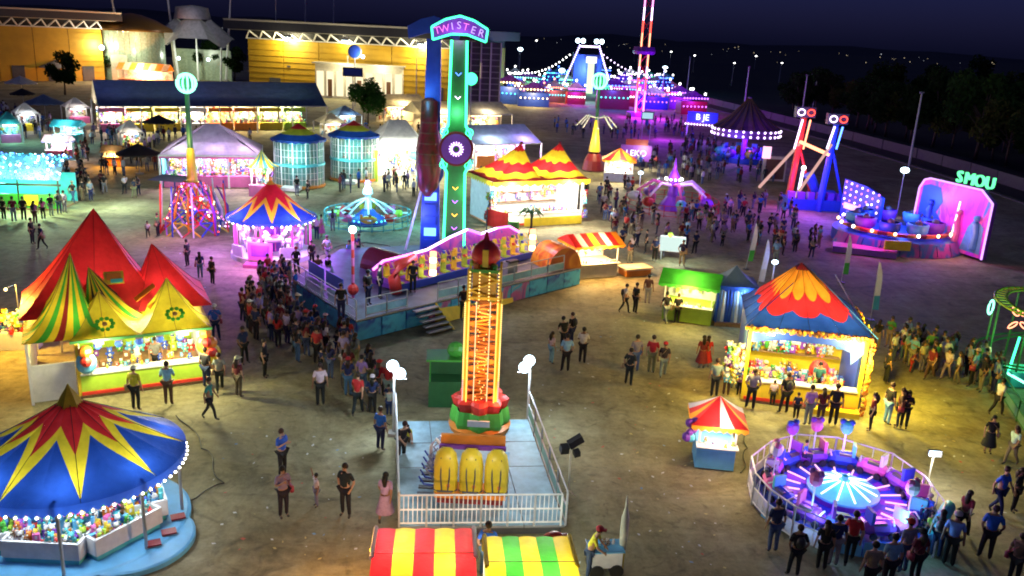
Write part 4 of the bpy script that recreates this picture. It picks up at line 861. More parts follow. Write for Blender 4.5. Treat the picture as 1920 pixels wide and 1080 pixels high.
# ---------------- drop tower (front centre)
b = V2(at(898, 818)); t = thing('drop_tower', 'amber lit lattice drop tower with red domed top on a pale blue deck', 'drop tower', b)
DZ = .4
corners = [loc_of(b, at(748, 988, DZ)), loc_of(b, at(1060, 985, DZ)), loc_of(b, at(990, 786, DZ)), loc_of(b, at(742, 790, DZ))]
paint('deck_blue', (.30, .50, .62), .5, 0, .5, 1.6)
nx, ny = 4, 4
for i in range(nx):
    for j in range(ny):
        def bl(u, v): return lerp(lerp(corners[0], corners[1], u), lerp(corners[3], corners[2], u), v)
        q = [bl((i+.01)/nx, (j+.01)/ny), bl((i+.99)/nx, (j+.01)/ny), bl((i+.99)/nx, (j+.99)/ny), bl((i+.01)/nx, (j+.99)/ny)]
        MB().slab(q, DZ-.08, DZ, 'p_grey', 'deck_blue').build('deck_plate', t)
m = MB(); q = [lerp(c, (0, -2), .04) for c in corners]; m.slab(q, 0, DZ-.085, 'p_dkgrey'); m.build('deck_frame', t)
def sub(a, b, n): return [(*lerp(a, b, i/n), DZ) for i in range(n+1)]
fabric('rail_net', (.2, .42, .42), .4)
railing(t, sub(corners[1], corners[2], 5), 1.15, 'galv', 'right_railing', 'rail_net'); railing(t, sub(corners[0], corners[3], 5), 1.15, 'galv', 'left_railing', 'rail_net')
railing(t, sub(corners[0], lerp(corners[0], corners[1], .97), 6), 1.05, 'p_white', 'front_gate', None, 5)
zt, zb = hgt(b, 556), 1.0
W = .58
for sx in (-1, 1):
    for sy in (-1, 1):
        MB().cyl((sx*W, sy*W, DZ), (sx*W, sy*W, zt), .07, .06, 8, 'p_yellow').build('tower_leg', t)
        if sy < 0: MB().box((sx*W*.86, sy*W-.10, (zb+zt)/2), (.05, .05, zt-zb), glow('g_led1', (1, .50, .10), 2.4)).build('led_strip', t); MB().box((sx*W*.42, sy*W-.05, (zb+zt)/2), (.03, .05, zt-zb), glow('g_led2', (1, .62, .30), 2.0)).build('led_strip', t)
glow('g_bead', (1, .62, .18), 2.5); glow('g_bead2', (1, .35, .30), 2.2)
n = 16
for i in range(n):
    z0, z1 = zb+(zt-zb)*i/n, zb+(zt-zb)*(i+1)/n; m = MB(); s = 1 if i % 2 else -1
    for sy in (-1, 1): m.beam((-W*s, sy*W, z0), (W*s, sy*W, z1), .06, 'p_orange'); m.beam((-W, sy*W, z0), (W, sy*W, z0), .06, 'p_orange')
    for sx in (-1, 1): m.beam((sx*W, -W*s, z0), (sx*W, W*s, z1), .06, 'p_orange')
    m.build('lattice_brace', t)
MB().box((0, 0, (zb+zt)/2), (.34, .34, zt-zb), paint('p_duct', (.42, .14, .02))).build('cable_duct', t)
m = MB()
for i in range(60):
    for sx in (-1, 1): m.ball((sx*(W+.06), -W-.08, zb+(zt-zb)*i/60), .033, 'g_bead' if i > 20 else 'g_bead2', 5, 3)
    m.ball((rnd(-.3, .3), -W-.06, zb+(zt-zb)*i/60), .025, 'g_bead', 4, 3)
stuff(m.build('bead_lights', t))

z2 = hgt(b, 500); m = MB(); m.box((0, 0, (zt+z2)/2), (.84, .84, z2-zt), paint('p_gold', (.55, .34, .04), .35, .2)); m.build('top_housing', t)
for i in range(3):
    z0_, z1_ = zt+(z2-zt)*i/3, zt+(z2-zt)*(i+1)/3; s_ = 1 if i % 2 else -1; m = MB(); m.beam((-.5*s_, -.52, z0_), (.5*s_, -.52, z1_), .06, 'p_yellow'); m.beam((-.52, -.5*s_, z0_), (-.52, .5*s_, z1_), .06, 'p_yellow'); m.beam((.52, -.5*s_, z0_), (.52, .5*s_, z1_), .06, 'p_yellow'); m.build('housing_brace', t)
m = MB()
for i in range(9):
    for sx in (-.5, -.17, .17, .5): m.ball((sx, -.6, zt+(z2-zt)*(i+.5)/9), .03, 'g_bead', 4, 3)
stuff(m.build('housing_lights', t))
for sx in (-1, 1):
    for sy in (-1, 1): MB().box((sx*.55, sy*.55, (zt+z2)/2), (.09, .09, z2-zt+.1), 'p_yellow').build('housing_post', t)
MB().box((0, -.56, zt+.1), (1.0, .06, .1), 'p_yellow').build('housing_rail', t); MB().box((0, -.56, z2-.02), (1.0, .06, .12), 'p_green').build('housing_rail', t)
m = MB()
for i in range(14): m.ball((rnd(-.5, .5), rnd(-.5, .3), z2+.1), rnd(.08, .14), random.choice(['p_green', 'p_lime', 'p_orange']), 6, 4)
m.build('leaf_trim', t)
z3 = hgt(b, 448); hh = z3-z2; m = MB(); m.lathe([(.25, z2+.05), (.48, z2+hh*.3), (.52, z2+hh*.5), (.4, z2+hh*.75), (.22, z2+hh*.9), (.1, z3-.02), (.05, z3+.25)], 16, 'p_red', cap=False, rf=lambda i, n, r: 1+.06*(i % 2)); m.build('dome', t, smooth=True)
MB().box((0, -.47, z2+hh*.42), (.2, .14, hh*.6), 'p_yellow').build('dome_stripe', t)
lamp(t, (0, -1.0, zt-.6), 25, (1, .55, .15), .2); lamp(t, (0, -1.0, 3.2), 30, (1, .4, .12), .2); lamp(t, (.7, -.9, 1.9), 20, (1, .35, .15), .2)
# flower-shaped base
m = MB(); m.lathe([(.86, 1.25), (.96, 1.6), (.82, 1.72), (.45, 1.72)], 32, 'p_red', cap=False, rf=lambda i, n, r: 1+.13*math.cos(i*2*PI/32*8)); m.build('red_collar', t)
m = MB(); m.lathe([(.95, DZ), (1.05, .8), (.95, 1.3)], 32, 'p_green', cap=False, rf=lambda i, n, r: 1+.08*math.cos(i*2*PI/32*8)); m.build('green_skirt', t)
m = MB(); m.lathe([(1.1, DZ), (1.16, DZ+.2), (.98, DZ+.28)], 32, 'p_orange', cap=False); m.build('orange_ring', t)
MB().box((0, -1.06, 1.02), (.8, .1, .22), 'p_white').build('name_plate', t)
# passenger bench with three yellow shells
zb0 = .95; fy = at(897, 934, zb0).y-b.y
bench = MB(); bench.box((0, fy+.3, zb0+.06), (2.15, .75, .14), 'p_orange'); bench.box((0, fy+.25, zb0-.12), (2.0, .5, .2), 'p_maroon'); bench.build('bench_frame', t)
MB().box((0, fy+.95, zb0+1.45), (2.0, .12, .35), 'p_orange').build('head_board', t); MB().box((0, fy+.75, zb0+1.3), (2.05, .12, .12), 'p_purple').build('shoulder_rail', t)
for i in range(3):
    m = MB(); pr = [(-.36, -.1), (-.37, .8), (-.30, 1.2), (-.14, 1.38), (.14, 1.38), (.30, 1.2), (.37, .8), (.36, -.1)]
    vs = []; 
    for yy, s in ((0, 1.0), (-.22, .94), (-.32, .72)):
        vs += [(x*s, yy, .05+z*s+.3*(1-s)) for x, z in pr]
    k = len(pr); fs = [(r*k+i_, r*k+i_+1, (r+1)*k+i_+1, (r+1)*k+i_) for r in range(2) for i_ in range(k-1)]+[tuple(range(2*k, 3*k)), (0, k, 2*k, 3*k-1, 2*k-1, k-1)]
    m.add(vs, [f[::-1] for f in fs], 'p_yellow'); o = m.build('seat_shell', t, smooth=True, loc=((i-1)*.77, fy+.30, zb0+.08))
    MB().ball((.1, -.28, .3), .11, 'p_orange', 6, 4, (1, .5, 1.4)).build('seat_handle', o)
    for sx in (-.13, .13): MB().tube([(sx, -.02, 1.42), (sx, -.27, 1.2), (sx, -.34, .6), (sx*.7, -.34, .15)], .022, 5, 'p_dkgrey').build('harness_strap', o)
    MB().tube([(-.36, -.18, .1), (-.2, -.35, .12), (.2, -.35, .12), (.36, -.18, .1)], .03, 6, 'p_dkgrey').build('lap_bar', o)
for i in range(5):
    m = MB(); m.tube([(0, 0, 0), (-.35, 0, .05), (-.5, 0, .3)], .03, 6, 'p_blue'); m.tube([(0, .1, .1), (-.3, .1, .5), (0, .1, .8)], .035, 6, 'steel'); m.box((-.3, 0, -.3), (.5, .16, .06), 'p_dkgrey'); m.build('side_restraint', t, loc=(-1.1, fy+.35+i*.42, zb0+.15))
MB().box((-.95, fy+1.2, zb0+.3), (.3, 2.0, .9), 'p_blue').build('side_bench', t); MB().box((1.0, fy+1.2, zb0+.2), (.3, 1.8, .6), 'p_ltblue').build('side_bench', t)
m = MB(); m.tube([(-1.35, fy+1.5, zb0), (-1.35, fy+1.5, zb0+.9), (-1.2, fy+1.5, zb0+1.15), (-1.0, fy+1.5, zb0+.9)], .06, 6, 'p_white'); m.build('grab_hoop', t)
lamp(t, (.1, fy-1.3, 3.0), 45, (1, .97, .85), .25); lamp(t, (-1.6, fy+1.5, 3.2), 30, (.75, .9, 1), .25); lamp(t, (2.0, fy+1.0, 3.2), 35, (.75, .9, 1), .25)  # lamps without fixtures, added to brighten the seats and deck
# twin flood lamps on posts at the deck corners
def twin_lamp(px, py, pyt, label, power, dx):
    bb = V2(at(px, py)); h = hgt(bb, pyt); tt = thing('flood_lamp', label, 'lamp post', bb)
    MB().cyl((0, 0, 0), (0, 0, h), .05, .04, 8, 'galv').build('post', tt); MB().box((dx*.25, 0, h-.35), (.45, .05, .05), 'galv').build('cross_arm', tt)
    for o in ((-.05, 0, h+.12), (dx*.22, -.1, h-.12)):
        MB().ball(o, .22, 'g_cool', 12, 8, (1, .7, 1)).build('lamp_head', tt); MB().box((o[0], o[1]+.2, o[2]), (.22, .1, .2), 'p_black').build('lamp_housing', tt)
        lamp(tt, (o[0], o[1]-.3, o[2]), power, (.72, .88, 1), .12)
    MB().box((0, 0, .06), (.4, .4, .12), 'concrete').build('base', tt)
twin_lamp(738, 815, 692, 'twin white flood lamps on a post at the queue side of the drop tower', 85, 1)
twin_lamp(988, 800, 682, 'twin white flood lamps on a post at the open side of the drop tower', 85, -1)
# operator's green hut behind the tower
bb = at(838, 765); tt = thing('operator_hut', 'green operator hut with flat roof behind the drop tower', 'hut', bb, .1); MB().box((0, .5, .55), (1.5, .9, 1.1), 'p_dkgreen').build('cabin', tt); posts(tt, [(-.7, .1), (.7, .1), (-.7, .9), (.7, .9)], 2.0, .05, 'p_green', 1.1); MB().box((0, .5, 2.05), (1.7, 1.2, .08), 'p_green').build('roof', tt); MB().ball((.3, .4, 2.35), .35, 'p_green', 10, 6, (1, .6, 1)).build('round_sign', tt); MB().box((0, .92, 1.5), (1.4, .04, .8), 'p_dkgreen').build('back_panel', tt)

# ---------------- TWISTER flying carpet ride
mural('skirt_a', [(.02, .10, .35), (.05, .35, .6), (.02, .08, .4), (.25, .5, .7)], .5, 0, (1, 1, 1), 3.0); mural('skirt_b', [(.03, .12, .4), (.5, .12, .35), (.05, .4, .65), (.7, .3, .1)], .55, 0, (1, 1, 1), 8.0); mural('skirt_c', [(.02, .15, .5), (.08, .5, .75), (.03, .1, .4)], .7, 0, (1, 1, 1), 14.0)
PD = [at(548, 560), at(668, 642), at(1086, 534), at(1000, 478), at(640, 498)]; b = V2(PD[1]); PD = [V2(p) for p in PD]
t = thing('pendulum_ride', 'flying carpet ride with neon T towers, purple arched gondola and painted blue deck', 'fair ride', b)
H = 1.05; P2 = [(p-b) for p in PD]
m = MB(); m.slab([(p.x, p.y) for p in [lerp_ for lerp_ in [q.lerp((P2[0]+P2[2]+P2[3])/3, .015) for q in P2]]], 0.02, H-.02, 'p_dkgrey'); m.build('deck_core', t)
m = MB(); m.slab([(p.x, p.y) for p in P2], H-.015, H+.05, 'steel', paint('deck_grey', (.13, .15, .18), .55, .1, .6, 1.1)); m.build('deck', t)
def skirt(a, c, n, keys):
    for i in range(n):
        p, q = a.lerp(c, (i+.02)/n), a.lerp(c, (i+.98)/n); k = keys[i % len(keys)]; L = (q-p).length
        MB().box((0, 0, 0), (L, .07, H-.12), k).build('skirt_panel', t, loc=((p.x+q.x)/2, (p.y+q.y)/2, H/2), rz=frame_rz(p, q))
skirt(P2[0], P2[1], 5, ['skirt_c', 'skirt_a', 'skirt_c']); skirt(P2[1], P2[2], 11, ['skirt_a', 'skirt_c', 'skirt_a', 'skirt_b', 'skirt_c', 'skirt_a', 'skirt_b', 'skirt_b', 'skirt_c']); 
xax = (P2[2]-P2[1]).normalized(); yax = Vector((-xax.y, xax.x, 0)); rzd = math.atan2(xax.y, xax.x)
def dk(u, v, z=0.0): p = xax*u+yax*v; return Vector((p.x, p.y, z))
# stairs with yellow cheek and long yellow kick board
px_s = (at(838, 612)-b); us = px_s.dot(xax)
for i in range(5): MB().box((0, 0, 0), (1.5, .3, .06), 'p_grey').build('stair_tread', t, loc=dk(us-.9, -1.35+i*.27, .15+i*.2), rz=rzd)
m = MB(); m.add([(us-.1, -1.55, .0), (us-.1, -.05, 0), (us-.1, -.05, H), (us, -1.55, .0), (us, -.05, 0), (us, -.05, H)], [(0, 1, 2), (5, 4, 3), (0, 2, 5, 3), (1, 0, 3, 4)], 'p_yellow'); m.build('stair_cheek', t, rz=rzd)
m = MB(); m.add([(us+.05, -.5, .04), (us+5.6, -.12, .04), (us+5.6, -.06, .3), (us+.05, -.08, .75)], [(0, 1, 2, 3)], 'p_yellow'); m.build('kick_board', t, rz=rzd)
# deck railings and blue screens on the left
railing(t, [(*(P2[0].lerp(P2[1], f)).xy, H+.05) for f in (.0, .25, .5, .75, 1.0)], 1.0, 'galv', 'deck_rail')
LF = (P2[2]-P2[1]).length
railing(t, [(*dk(u, .12).xy, H+.05) for u in [us-1.8-i*1.25 for i in range(3)] if u > .1], .95, 'galv', 'deck_rail', 'rail_net'); railing(t, [(*dk(u, .12).xy, H+.05) for u in [us+.2+i*1.4 for i in range(12)] if u < LF-.2], .95, 'galv', 'deck_rail', 'rail_net')
MB().box((0, 0, .5), (.8, .5, 1.0), 'p_grey').box((0, -.2, 1.05), (.7, .4, .12), 'p_black').build('control_desk', t, loc=dk(us+6.2, .9, H+.05), rz=rzd)
for f0, f1 in ((.05, .3), (.34, .6)):
    p, q = P2[0].lerp(P2[1], f0), P2[0].lerp(P2[1], f1); p, q = p+dk(1.3, .6), q+dk(1.3, .6); MB().box((0, 0, .45), ((q-p).length, .06, .8), 'p_blue').build('queue_screen', t, loc=((p.x+q.x)/2, (p.y+q.y)/2, H+.05), rz=frame_rz(p, q))
# towers
glow('g_let1', (.9, .2, .8), 1.6); glow('g_let2', (.6, .4, 1), 1.6)
def tower(px, py, front, lit, pyt):
    p = V2(at(px, py, H)); q = p-b; z1 = hgt(p, pyt); tw = MB(); w0, w1 = .55, .42
    zz = hgt(p, 277) if front else hgt(p, 300)
    prof = [(-.62, H), (-.52, zz-1.4), (-.75, zz-.9), (-.75, zz+.9), (-.5, zz+1.3), (-.42, z1-1.3), (.42, z1-1.3), (.5, zz+1.3), (.75, zz+.9), (.75, zz-.9), (.52, zz-1.4), (.62, H)]
    key = 'p_dkgreen' if front else 'p_blue'
    o = MB(); o.plate(prof, -.35, .35, key); col = o.build('tower_column', t, loc=q, rz=.05)
    # T-shaped sign
    s = [(-1.85, z1-1.55), (-1.95, z1-.75), (-1.0, z1-.25), (0, z1), (1.0, z1-.25), (1.95, z1-.75), (1.85, z1-1.55), (.55, z1-1.15), (-.55, z1-1.15)]
    s = [(x*.80, z1+(z-z1)*.86) for x, z in s]; sg = MB(); sg.plate(s, -.4, .3, 'p_blue', 'p_purple' if front else 'p_blue'); so = sg.build('name_sign', t, loc=q, rz=.05)
    if front:
        for k in range(len(s)):
            a, c = s[k], s[(k+1) % len(s)]; MB().cyl((a[0], -.46, a[1]), (c[0], -.46, c[1]), .055, .055, 6, 'g_green').build('neon_tube', so)
        for ch, x, dz, an in zip('TWISTER', (-1.55, -1.05, -.52, -.05, .42, .95, 1.5), (-.98, -.85, -.68, -.6, -.68, -.85, -1.02), (.28, .28, .2, 0, -.2, -.28, -.28)):
            text_mesh('letter', ch, .56, 'g_let1' if ch in 'WT' else 'g_let2', so, (x*.80, -.45, z1+dz*.86), (PI/2, -an, 0), .02)
        for sx in (-1, 1):
            pts = [(sx*abs(x)*1.02, -.42, z) for x, z in prof[:6]]
            for a, c in zip(pts[:-1], pts[1:]): MB().cyl(a, c, .075, .075, 6, 'g_green').build('neon_tube', col)
            pts2 = [(sx*.32, -.40, H+.6), (sx*.28, -.40, zz-1.6)]
        for z_, k in ((zz+3.0, 'g_lilac'), (zz+4.3, 'g_blue'), (zz-2.2, 'g_amber'), (zz-3.0, 'g_purple'), (zz-3.8, 'g_amber'), (zz-4.6, 'g_purple')):
            for sx in (-1, 1): MB().cyl((0, -.4, z_-.2), (sx*.16, -.4, z_-.04), .02, .02, 5, k).build('chevron_light', col)
        hub = MB(); hub.cyl((0, -.35, zz), (0, -.6, zz), 1.0, 1.0, 28, 'p_maroon'); hub.cyl((0, -.6, zz), (0, -.66, zz), .86, .86, 28, 'p_purple'); h_ = hub.build('hub_wheel', t, loc=q, rz=.05)
        m = MB()
        for k in range(16):
            an = 2*PI*k/16; m.cyl((.22*math.cos(an), -.68, zz+.22*math.sin(an)), (.42*math.cos(an), -.68, zz+.42*math.sin(an)), .03, .03, 4, 'g_lilac')
        m.cyl((0, -.66, zz), (0, -.70, zz), .13, .13, 10, 'p_dkgreen'); stuff(m.build('hub_lights', h_))
        for sx in (-1, 1):
            for dz in (-.95, .95): 
                m = MB(); m.tube([(sx*.72+.2*math.cos(2*PI*k/12), -.45, zz+dz+.2*math.sin(2*PI*k/12)) for k in range(12)], .04, 5, 'g_green', True); m.build('neon_ring', h_)
        lamp(t, (q.x, q.y-1.0, zz+2), 60, (.2, 1, .5), .3); lamp(t, (q.x, q.y-1.5, z1-1.2), 60, (.7, .4, 1), .3); lamp(t, (q.x+.9, q.y-1.2, zz-2.5), 70, (.2, 1, .5), .3)
    else:
        m = MB(); m.lathe([(.2, zz-2.2), (.62, zz-1.6), (.8, zz-.3), (.78, zz+.8), (.55, zz+2.0), (.5, zz+3.6), (.2, zz+3.8)], 14, mural('pod_art', [(.05, .008, .01), (.22, .02, .02), (.10, .03, .01), (.30, .05, .02)], 1.1, 0, (1, 1, .5), 4), c=(-.15, -.5, 0)); m.build('counterweight', t, loc=q, smooth=True)
        for k in range(7): MB().lathe([(.86-.09*abs(k-2.5), zz-1.4+k*.62), (.86-.09*abs(k-2.5), zz-1.32+k*.62)], 14, 'p_brown', c=(-.15, -.5, 0), cap=False).build('pod_band', t, loc=q)
        m = MB()
        for k in range(6): m.box((0, -.40, H+.5+k*.75), (.75, .08, .5), ['p_blue', 'g_blue', 'p_purple'][k % 3] if k in (1, 4) else 'p_blue')
        m.build('light_panel', col)
        lamp(t, (q.x-.6, q.y-1.6, H+2.2), 120, (.25, .3, 1), .3); lamp(t, (q.x-.4, q.y-1.6, zz+4), 70, (.1, .4, .8), .3)
        MB().cyl((q.x-.5, q.y-.3, zz-1.5), (q.x-1.5, q.y-.5, H), .07, .07, 8, 'p_white').build('brace', t)
tower(806, 468, False, True, 30); tower(850, 492, True, True, 30)
# gondola: seat rows in front of a neon arched backdrop
gA, gB = V2(at(738, 548, H+.1))-b, V2(at(1008, 478, H+.1))-b; gx = (gB-gA); GL = gx.length; grz = math.atan2(gx.y, gx.x)
go = bpy.data.objects.new('gondola', None); 
def gpart(mb, name, smooth=False): o = mb.build(name, t, smooth, loc=gA, rz=grz); return o
MB_ = MB(); MB_.box((GL/2, .7, H+.35), (GL, 2.0, .25), 'p_purple'); MB_.box((GL/2, -.32, H+.35), (GL, .08, .4), 'p_blue'); gpart(MB_, 'gondola_floor')
prof = [(0, H+.5), (0, H+1.0), (GL*.06, H+1.35), (GL*.24, H+1.4), (GL*.33, H+1.45), (GL*.48, H+1.9), (GL*.60, H+2.15), (GL*.70, H+1.7), (GL*.82, H+1.85), (GL*.92, H+1.8), (GL, H+1.3), (GL, H+.5)]
m = MB(); m.plate(prof, 1.7, 1.85, 'p_purple', mural('gond_back', [(.03, .05, .4), (.3, .05, .45), (.5, .08, .4), (.05, .1, .5)], .8, 0, (1, 1, 1), 5)); gb = gpart(m, 'arched_backdrop')
for a, c, k in zip(prof[1:-2], prof[2:-1], ['g_pink', 'g_pink', 'g_lilac', 'g_lilac', 'g_lilac', 'g_purple', 'g_lilac', 'g_pink', 'g_pink']): MB().cyl((a[0], 1.62, a[1]), (c[0], 1.62, c[1]), .07, .07, 6, k).build('neon_tube', gb)
for r_ in range(2):
    for i in range(14):
        m = MB(); x = GL*(i+.5)/14; k = 'p_yellow' if (i+r_) % 2 else 'p_lime'
        m.box((0, 0, 0), (.42, .4, .1), k); m.box((0, .2, .3), (.42, .1, .55), k, 0, .85); m.box((0, .15, .62), (.26, .12, .16), random.choice(['p_dkgreen', 'p_red', 'p_blue', 'p_yellow']))
        m.tube([(-.16, -.05, .75), (-.16, -.25, .5), (.16, -.25, .5), (.16, -.05, .75)], .025, 5, 'p_yellow')
        p = Vector((x, .05+r_*.8, H+.5+r_*.2)); p.rotate(Matrix.Rotation(grz, 3, 'Z')); m.build('seat', t, loc=p+gA, rz=grz)
for x, k in ((.22, 'g_coral'), (.93, 'g_coral')):
    m = MB(); 
    for j in range(4): m.cyl((GL*x, -.2, H+.6+j*.35), (GL*x, -.2, H+.85+j*.35), .2, .2, 10, 'g_coral' if j % 2 else 'g_warm')
    gpart(m, 'light_pillar')
m = MB(); m.tube([(-.1, -.3, H+.2), (-.25, -.3, H+1.0), (0, -.3, H+1.6), (GL*.1, -.3, H+1.9)], [.32, .34, .3, .2], 8, 'p_red'); gpart(m, 'end_scroll', True)
for f, pw in ((.15, 60), (.4, 50), (.65, 60), (.9, 60)):
    p = Vector((GL*f, -.6, H+2.4)); p.rotate(Matrix.Rotation(grz, 3, 'Z')); lamp(t, p+gA, pw, (1, .55, .9), .25)
lamp(t, dk(2.5, 1.6, 3.2), 60, (.4, .7, 1), .3); lamp(t, dk(7.5, -1.8, 3.0), 25, (.5, .8, 1), .3)
# barrel shells at either end of the ride
for px_, py_, k, r in ((722, 505, 'p_maroon', .95), (1042, 498, 'orangefade', 1.15)):
    if k == 'orangefade': mural('orangefade', [(.02, .02, .02), (.6, .12, .02), (.85, .35, .03), (.5, .05, .05)], .45, 0, (1, 1, 1), 2)
    p = V2(at(px_, py_, H))-b; m = MB(); n = 12
    prof = [(r*math.cos(PI*i/n), max(0, r*1.15*math.sin(PI*i/n))) for i in range(n+1)]
    m.plate(prof, -1.1, 1.1, k); m.build('barrel_shell', t, loc=(p.x, p.y, H+.05), rz=.9 if px_ < 900 else .5, smooth=False)
lamp(t, dk(13.2, 1.0, 3.6), 90, (1, .5, .2), .25)
# red and white post with lamp on the deck
p = V2(at(662, 560, H))-b; m = MB(); zz = hgt(p+b, 436)
for i in range(8): m.cyl((p.x, p.y, H+(zz-H)*i/8), (p.x, p.y, H+(zz-H)*(i+1)/8), .08, .08, 8, 'p_red' if i % 2 else 'p_pink')
m.build('lamp_post', t); MB().ball((p.x, p.y, zz+.15), .2, 'g_cool', 10, 6).build('post_lamp', t); lamp(t, (p.x, p.y-.3, zz+.4), 160, (.8, .8, 1), .2); MB().ball((p.x, p.y, H+.5), .3, 'p_red', 8, 6).build('post_foot', t)

# ---------------- small carousel
def horse_mesh():
    m = MB(); m.tube([(-.55, 0, .1), (-.45, 0, .22), (-.1, 0, .18), (.25, 0, .2), (.42, 0, .3)], [.1, .2, .19, .2, .14], 8, 'p_white'); m.tube([(.36, 0, .3), (.55, 0, .62), (.62, 0, .8)], [.15, .11, .1], 7, 'p_white'); m.tube([(.58, 0, .84), (.78, 0, .74), (.9, 0, .64)], [.1, .09, .06], 7, 'p_white')
    for x, d, k in ((.3, .25, 1), (.38, .05, 1), (-.42, -.2, -1), (-.5, -.05, -1)):
        y = .1 if d in (.25, -.2) else -.1; m.tube([(x, y, .1), (x+d*.5, y, -.2), (x+d, y, -.42)], [.09, .055, .05], 6, 'p_white')
    m.tube([(-.55, 0, .25), (-.75, 0, .2), (-.8, 0, -.1)], [.05, .06, .03], 6, 'p_purple'); m.box((-.02, 0, .38), (.4, .38, .08), 'p_pink'); m.tube([(.35, 0, .55), (.45, 0, .8), (.5, 0, .92)], [.03, .05, .03], 5, 'p_purple'); return m
b = at(512, 478); t = thing('carousel', 'small carousel with star painted blue canopy and pink lit white horses', 'carousel', b); ze = hgt(b, 403); za = hgt(b, 336); R_ = 2.8
m = MB(); per = circle(R_, ze, 144); m.roof(per, (0, 0, za), star(8, .66, .34, .97, .46, ['f_red', 'f_yellow', 'f_blue', 'f_olive'], .1), p=1.35, sub=6); can = m.build('canopy', t, smooth=True); m = MB(); valance(m, circle(R_, ze, 60), .2, 'f_blue'); m.build('valance', can); m = MB(); bulbs(m, circle(R_-.1, ze-.2, 30), .07, 'g_white'); stuff(m.build('bulb_string', can)); can.rotation_euler.z = math.atan2(-b.y, -b.x)
MB().ball((0, 0, za+.05), .14, 'p_olive' if False else 'p_yellow').build('finial', can)
m = MB(); m.lathe([(2.6, 0), (2.6, .3), (2.5, .35), (.01, .35)], 32, 'p_white', cap=False); m.build('platform', t); MB().lathe([(.55, .35), (.5, ze)], 12, 'p_purple').build('centre_drum', t)
hm_ = horse_mesh(); hob = hm_.build('horse_source', smooth=True); hme = hob.data; bpy.data.objects.remove(hob)
for i in range(9):
    an = 2*PI*i/9+.2; o = bpy.data.objects.new('horse', hme); COL.objects.link(o); o.parent = t; o.location = (1.75*math.cos(an), 1.75*math.sin(an), 1.0+.25*(i % 2)); o.rotation_euler.z = an+PI/2; o.scale = (1.15,)*3
    MB().cyl((0, 0, -.5), (0, 0, 1.2), .03, .03, 6, 'p_pink').build('horse_pole', o)
for i in range(8):
    an = 2*PI*i/8; MB().cyl((2.45*math.cos(an), 2.45*math.sin(an), .35), (2.45*math.cos(an), 2.45*math.sin(an), ze), .07, .07, 8, 'p_pink').build('post', t)
m = MB(); m.box((0, -2.7, .9), (1.5, .1, 1.1), 'p_pink'); m.box((0, -2.76, .95), (1.1, .05, .7), 'p_purple'); m.build('front_panel', t); MB().box((0, -3.0, .1), (1.8, .7, .2), 'p_pink').build('step', t)
for x in (-1, 1): MB().box((x*1.55, -2.2, .75), (1.0, .08, .7), 'p_white', x*.6).build('side_panel', t)
lamp(t, (0, -2.3, ze-.5), 110, (1, .35, .85), .25); lamp(t, (0, -3.6, 1.5), 90, (1, .3, .8), .25); lamp(t, (-1.6, -1.6, ze-.4), 130, (.85, .6, 1), .25); lamp(t, (1.6, -1.6, ze-.4), 130, (.85, .6, 1), .25); lamp(t, (-3.8, -1.2, 3.0), 560, (.42, .12, 1), .25); lamp(t, (3.6, -1.8, 3.0), 560, (.45, .12, 1), .25); lamp(t, (0, -4.4, 2.8), 260, (.55, .12, 1), .25)  # purple lamps added around the carousel to colour the ground

# ---------------- kiddie plane ride
b = at(690, 418); t = thing('plane_ride', 'kiddie ride with small coloured planes on white arms inside a cyan ring fence', 'fair ride', b)
m = MB(); m.lathe([(1.5, 0), (1.4, .3), (.7, .8), (.4, 1.1)], 24, 'p_blue', cap=True); m.build('base_cone', t, smooth=True); MB().lathe([(.3, 1.0), (.25, 2.2), (.4, 2.3), (.35, 2.6), (.1, 3.0)], 12, 'p_white').build('centre_column', t); MB().ball((0, 0, 3.1), .25, 'p_pink').build('top_ball', t)
for i in range(8):
    an = 2*PI*i/8+.2; ca, sa = math.cos(an), math.sin(an); MB().tube([(.3*ca, .3*sa, 1.9), (1.2*ca, 1.2*sa, 1.5), (2.2*ca, 2.2*sa, .8)], .07, 6, 'p_white').build('arm', t)
    k = ['p_lime', 'p_pink', 'p_yellow', 'p_red'][i % 4]; m = MB(); m.ball((0, 0, 0), .32, k, 8, 6, (2.0, 1, 1)); m.box((.05, 0, .05), (.35, 1.4, .06), 'p_white'); m.box((-.55, 0, .2), (.2, .08, .4), k); m.ball((.05, 0, .25), .2, 'p_black', 6, 4); m.build('plane', t, loc=(2.35*ca, 2.35*sa, .75), rz=an+PI/2)
N = 24; ring = [(3.3*math.cos(2*PI*i/N), 3.3*math.sin(2*PI*i/N)) for i in range(N+1)]
paint('p_fence_cyan', (.08, .45, .5)); railing(t, ring, .95, 'p_fence_cyan', 'fence_section')
m = MB(); bulbs(m, circle(1.45, .35, 20), .07, 'g_cyan'); stuff(m.build('base_lights', t)); lamp(t, (0, -.8, 3.2), 380, (.25, .85, 1), .3); lamp(t, (-3.0, 0, 2.4), 240, (.12, .85, 1), .3); lamp(t, (3.1, -.5, 2.4), 240, (.12, .85, .95), .3)

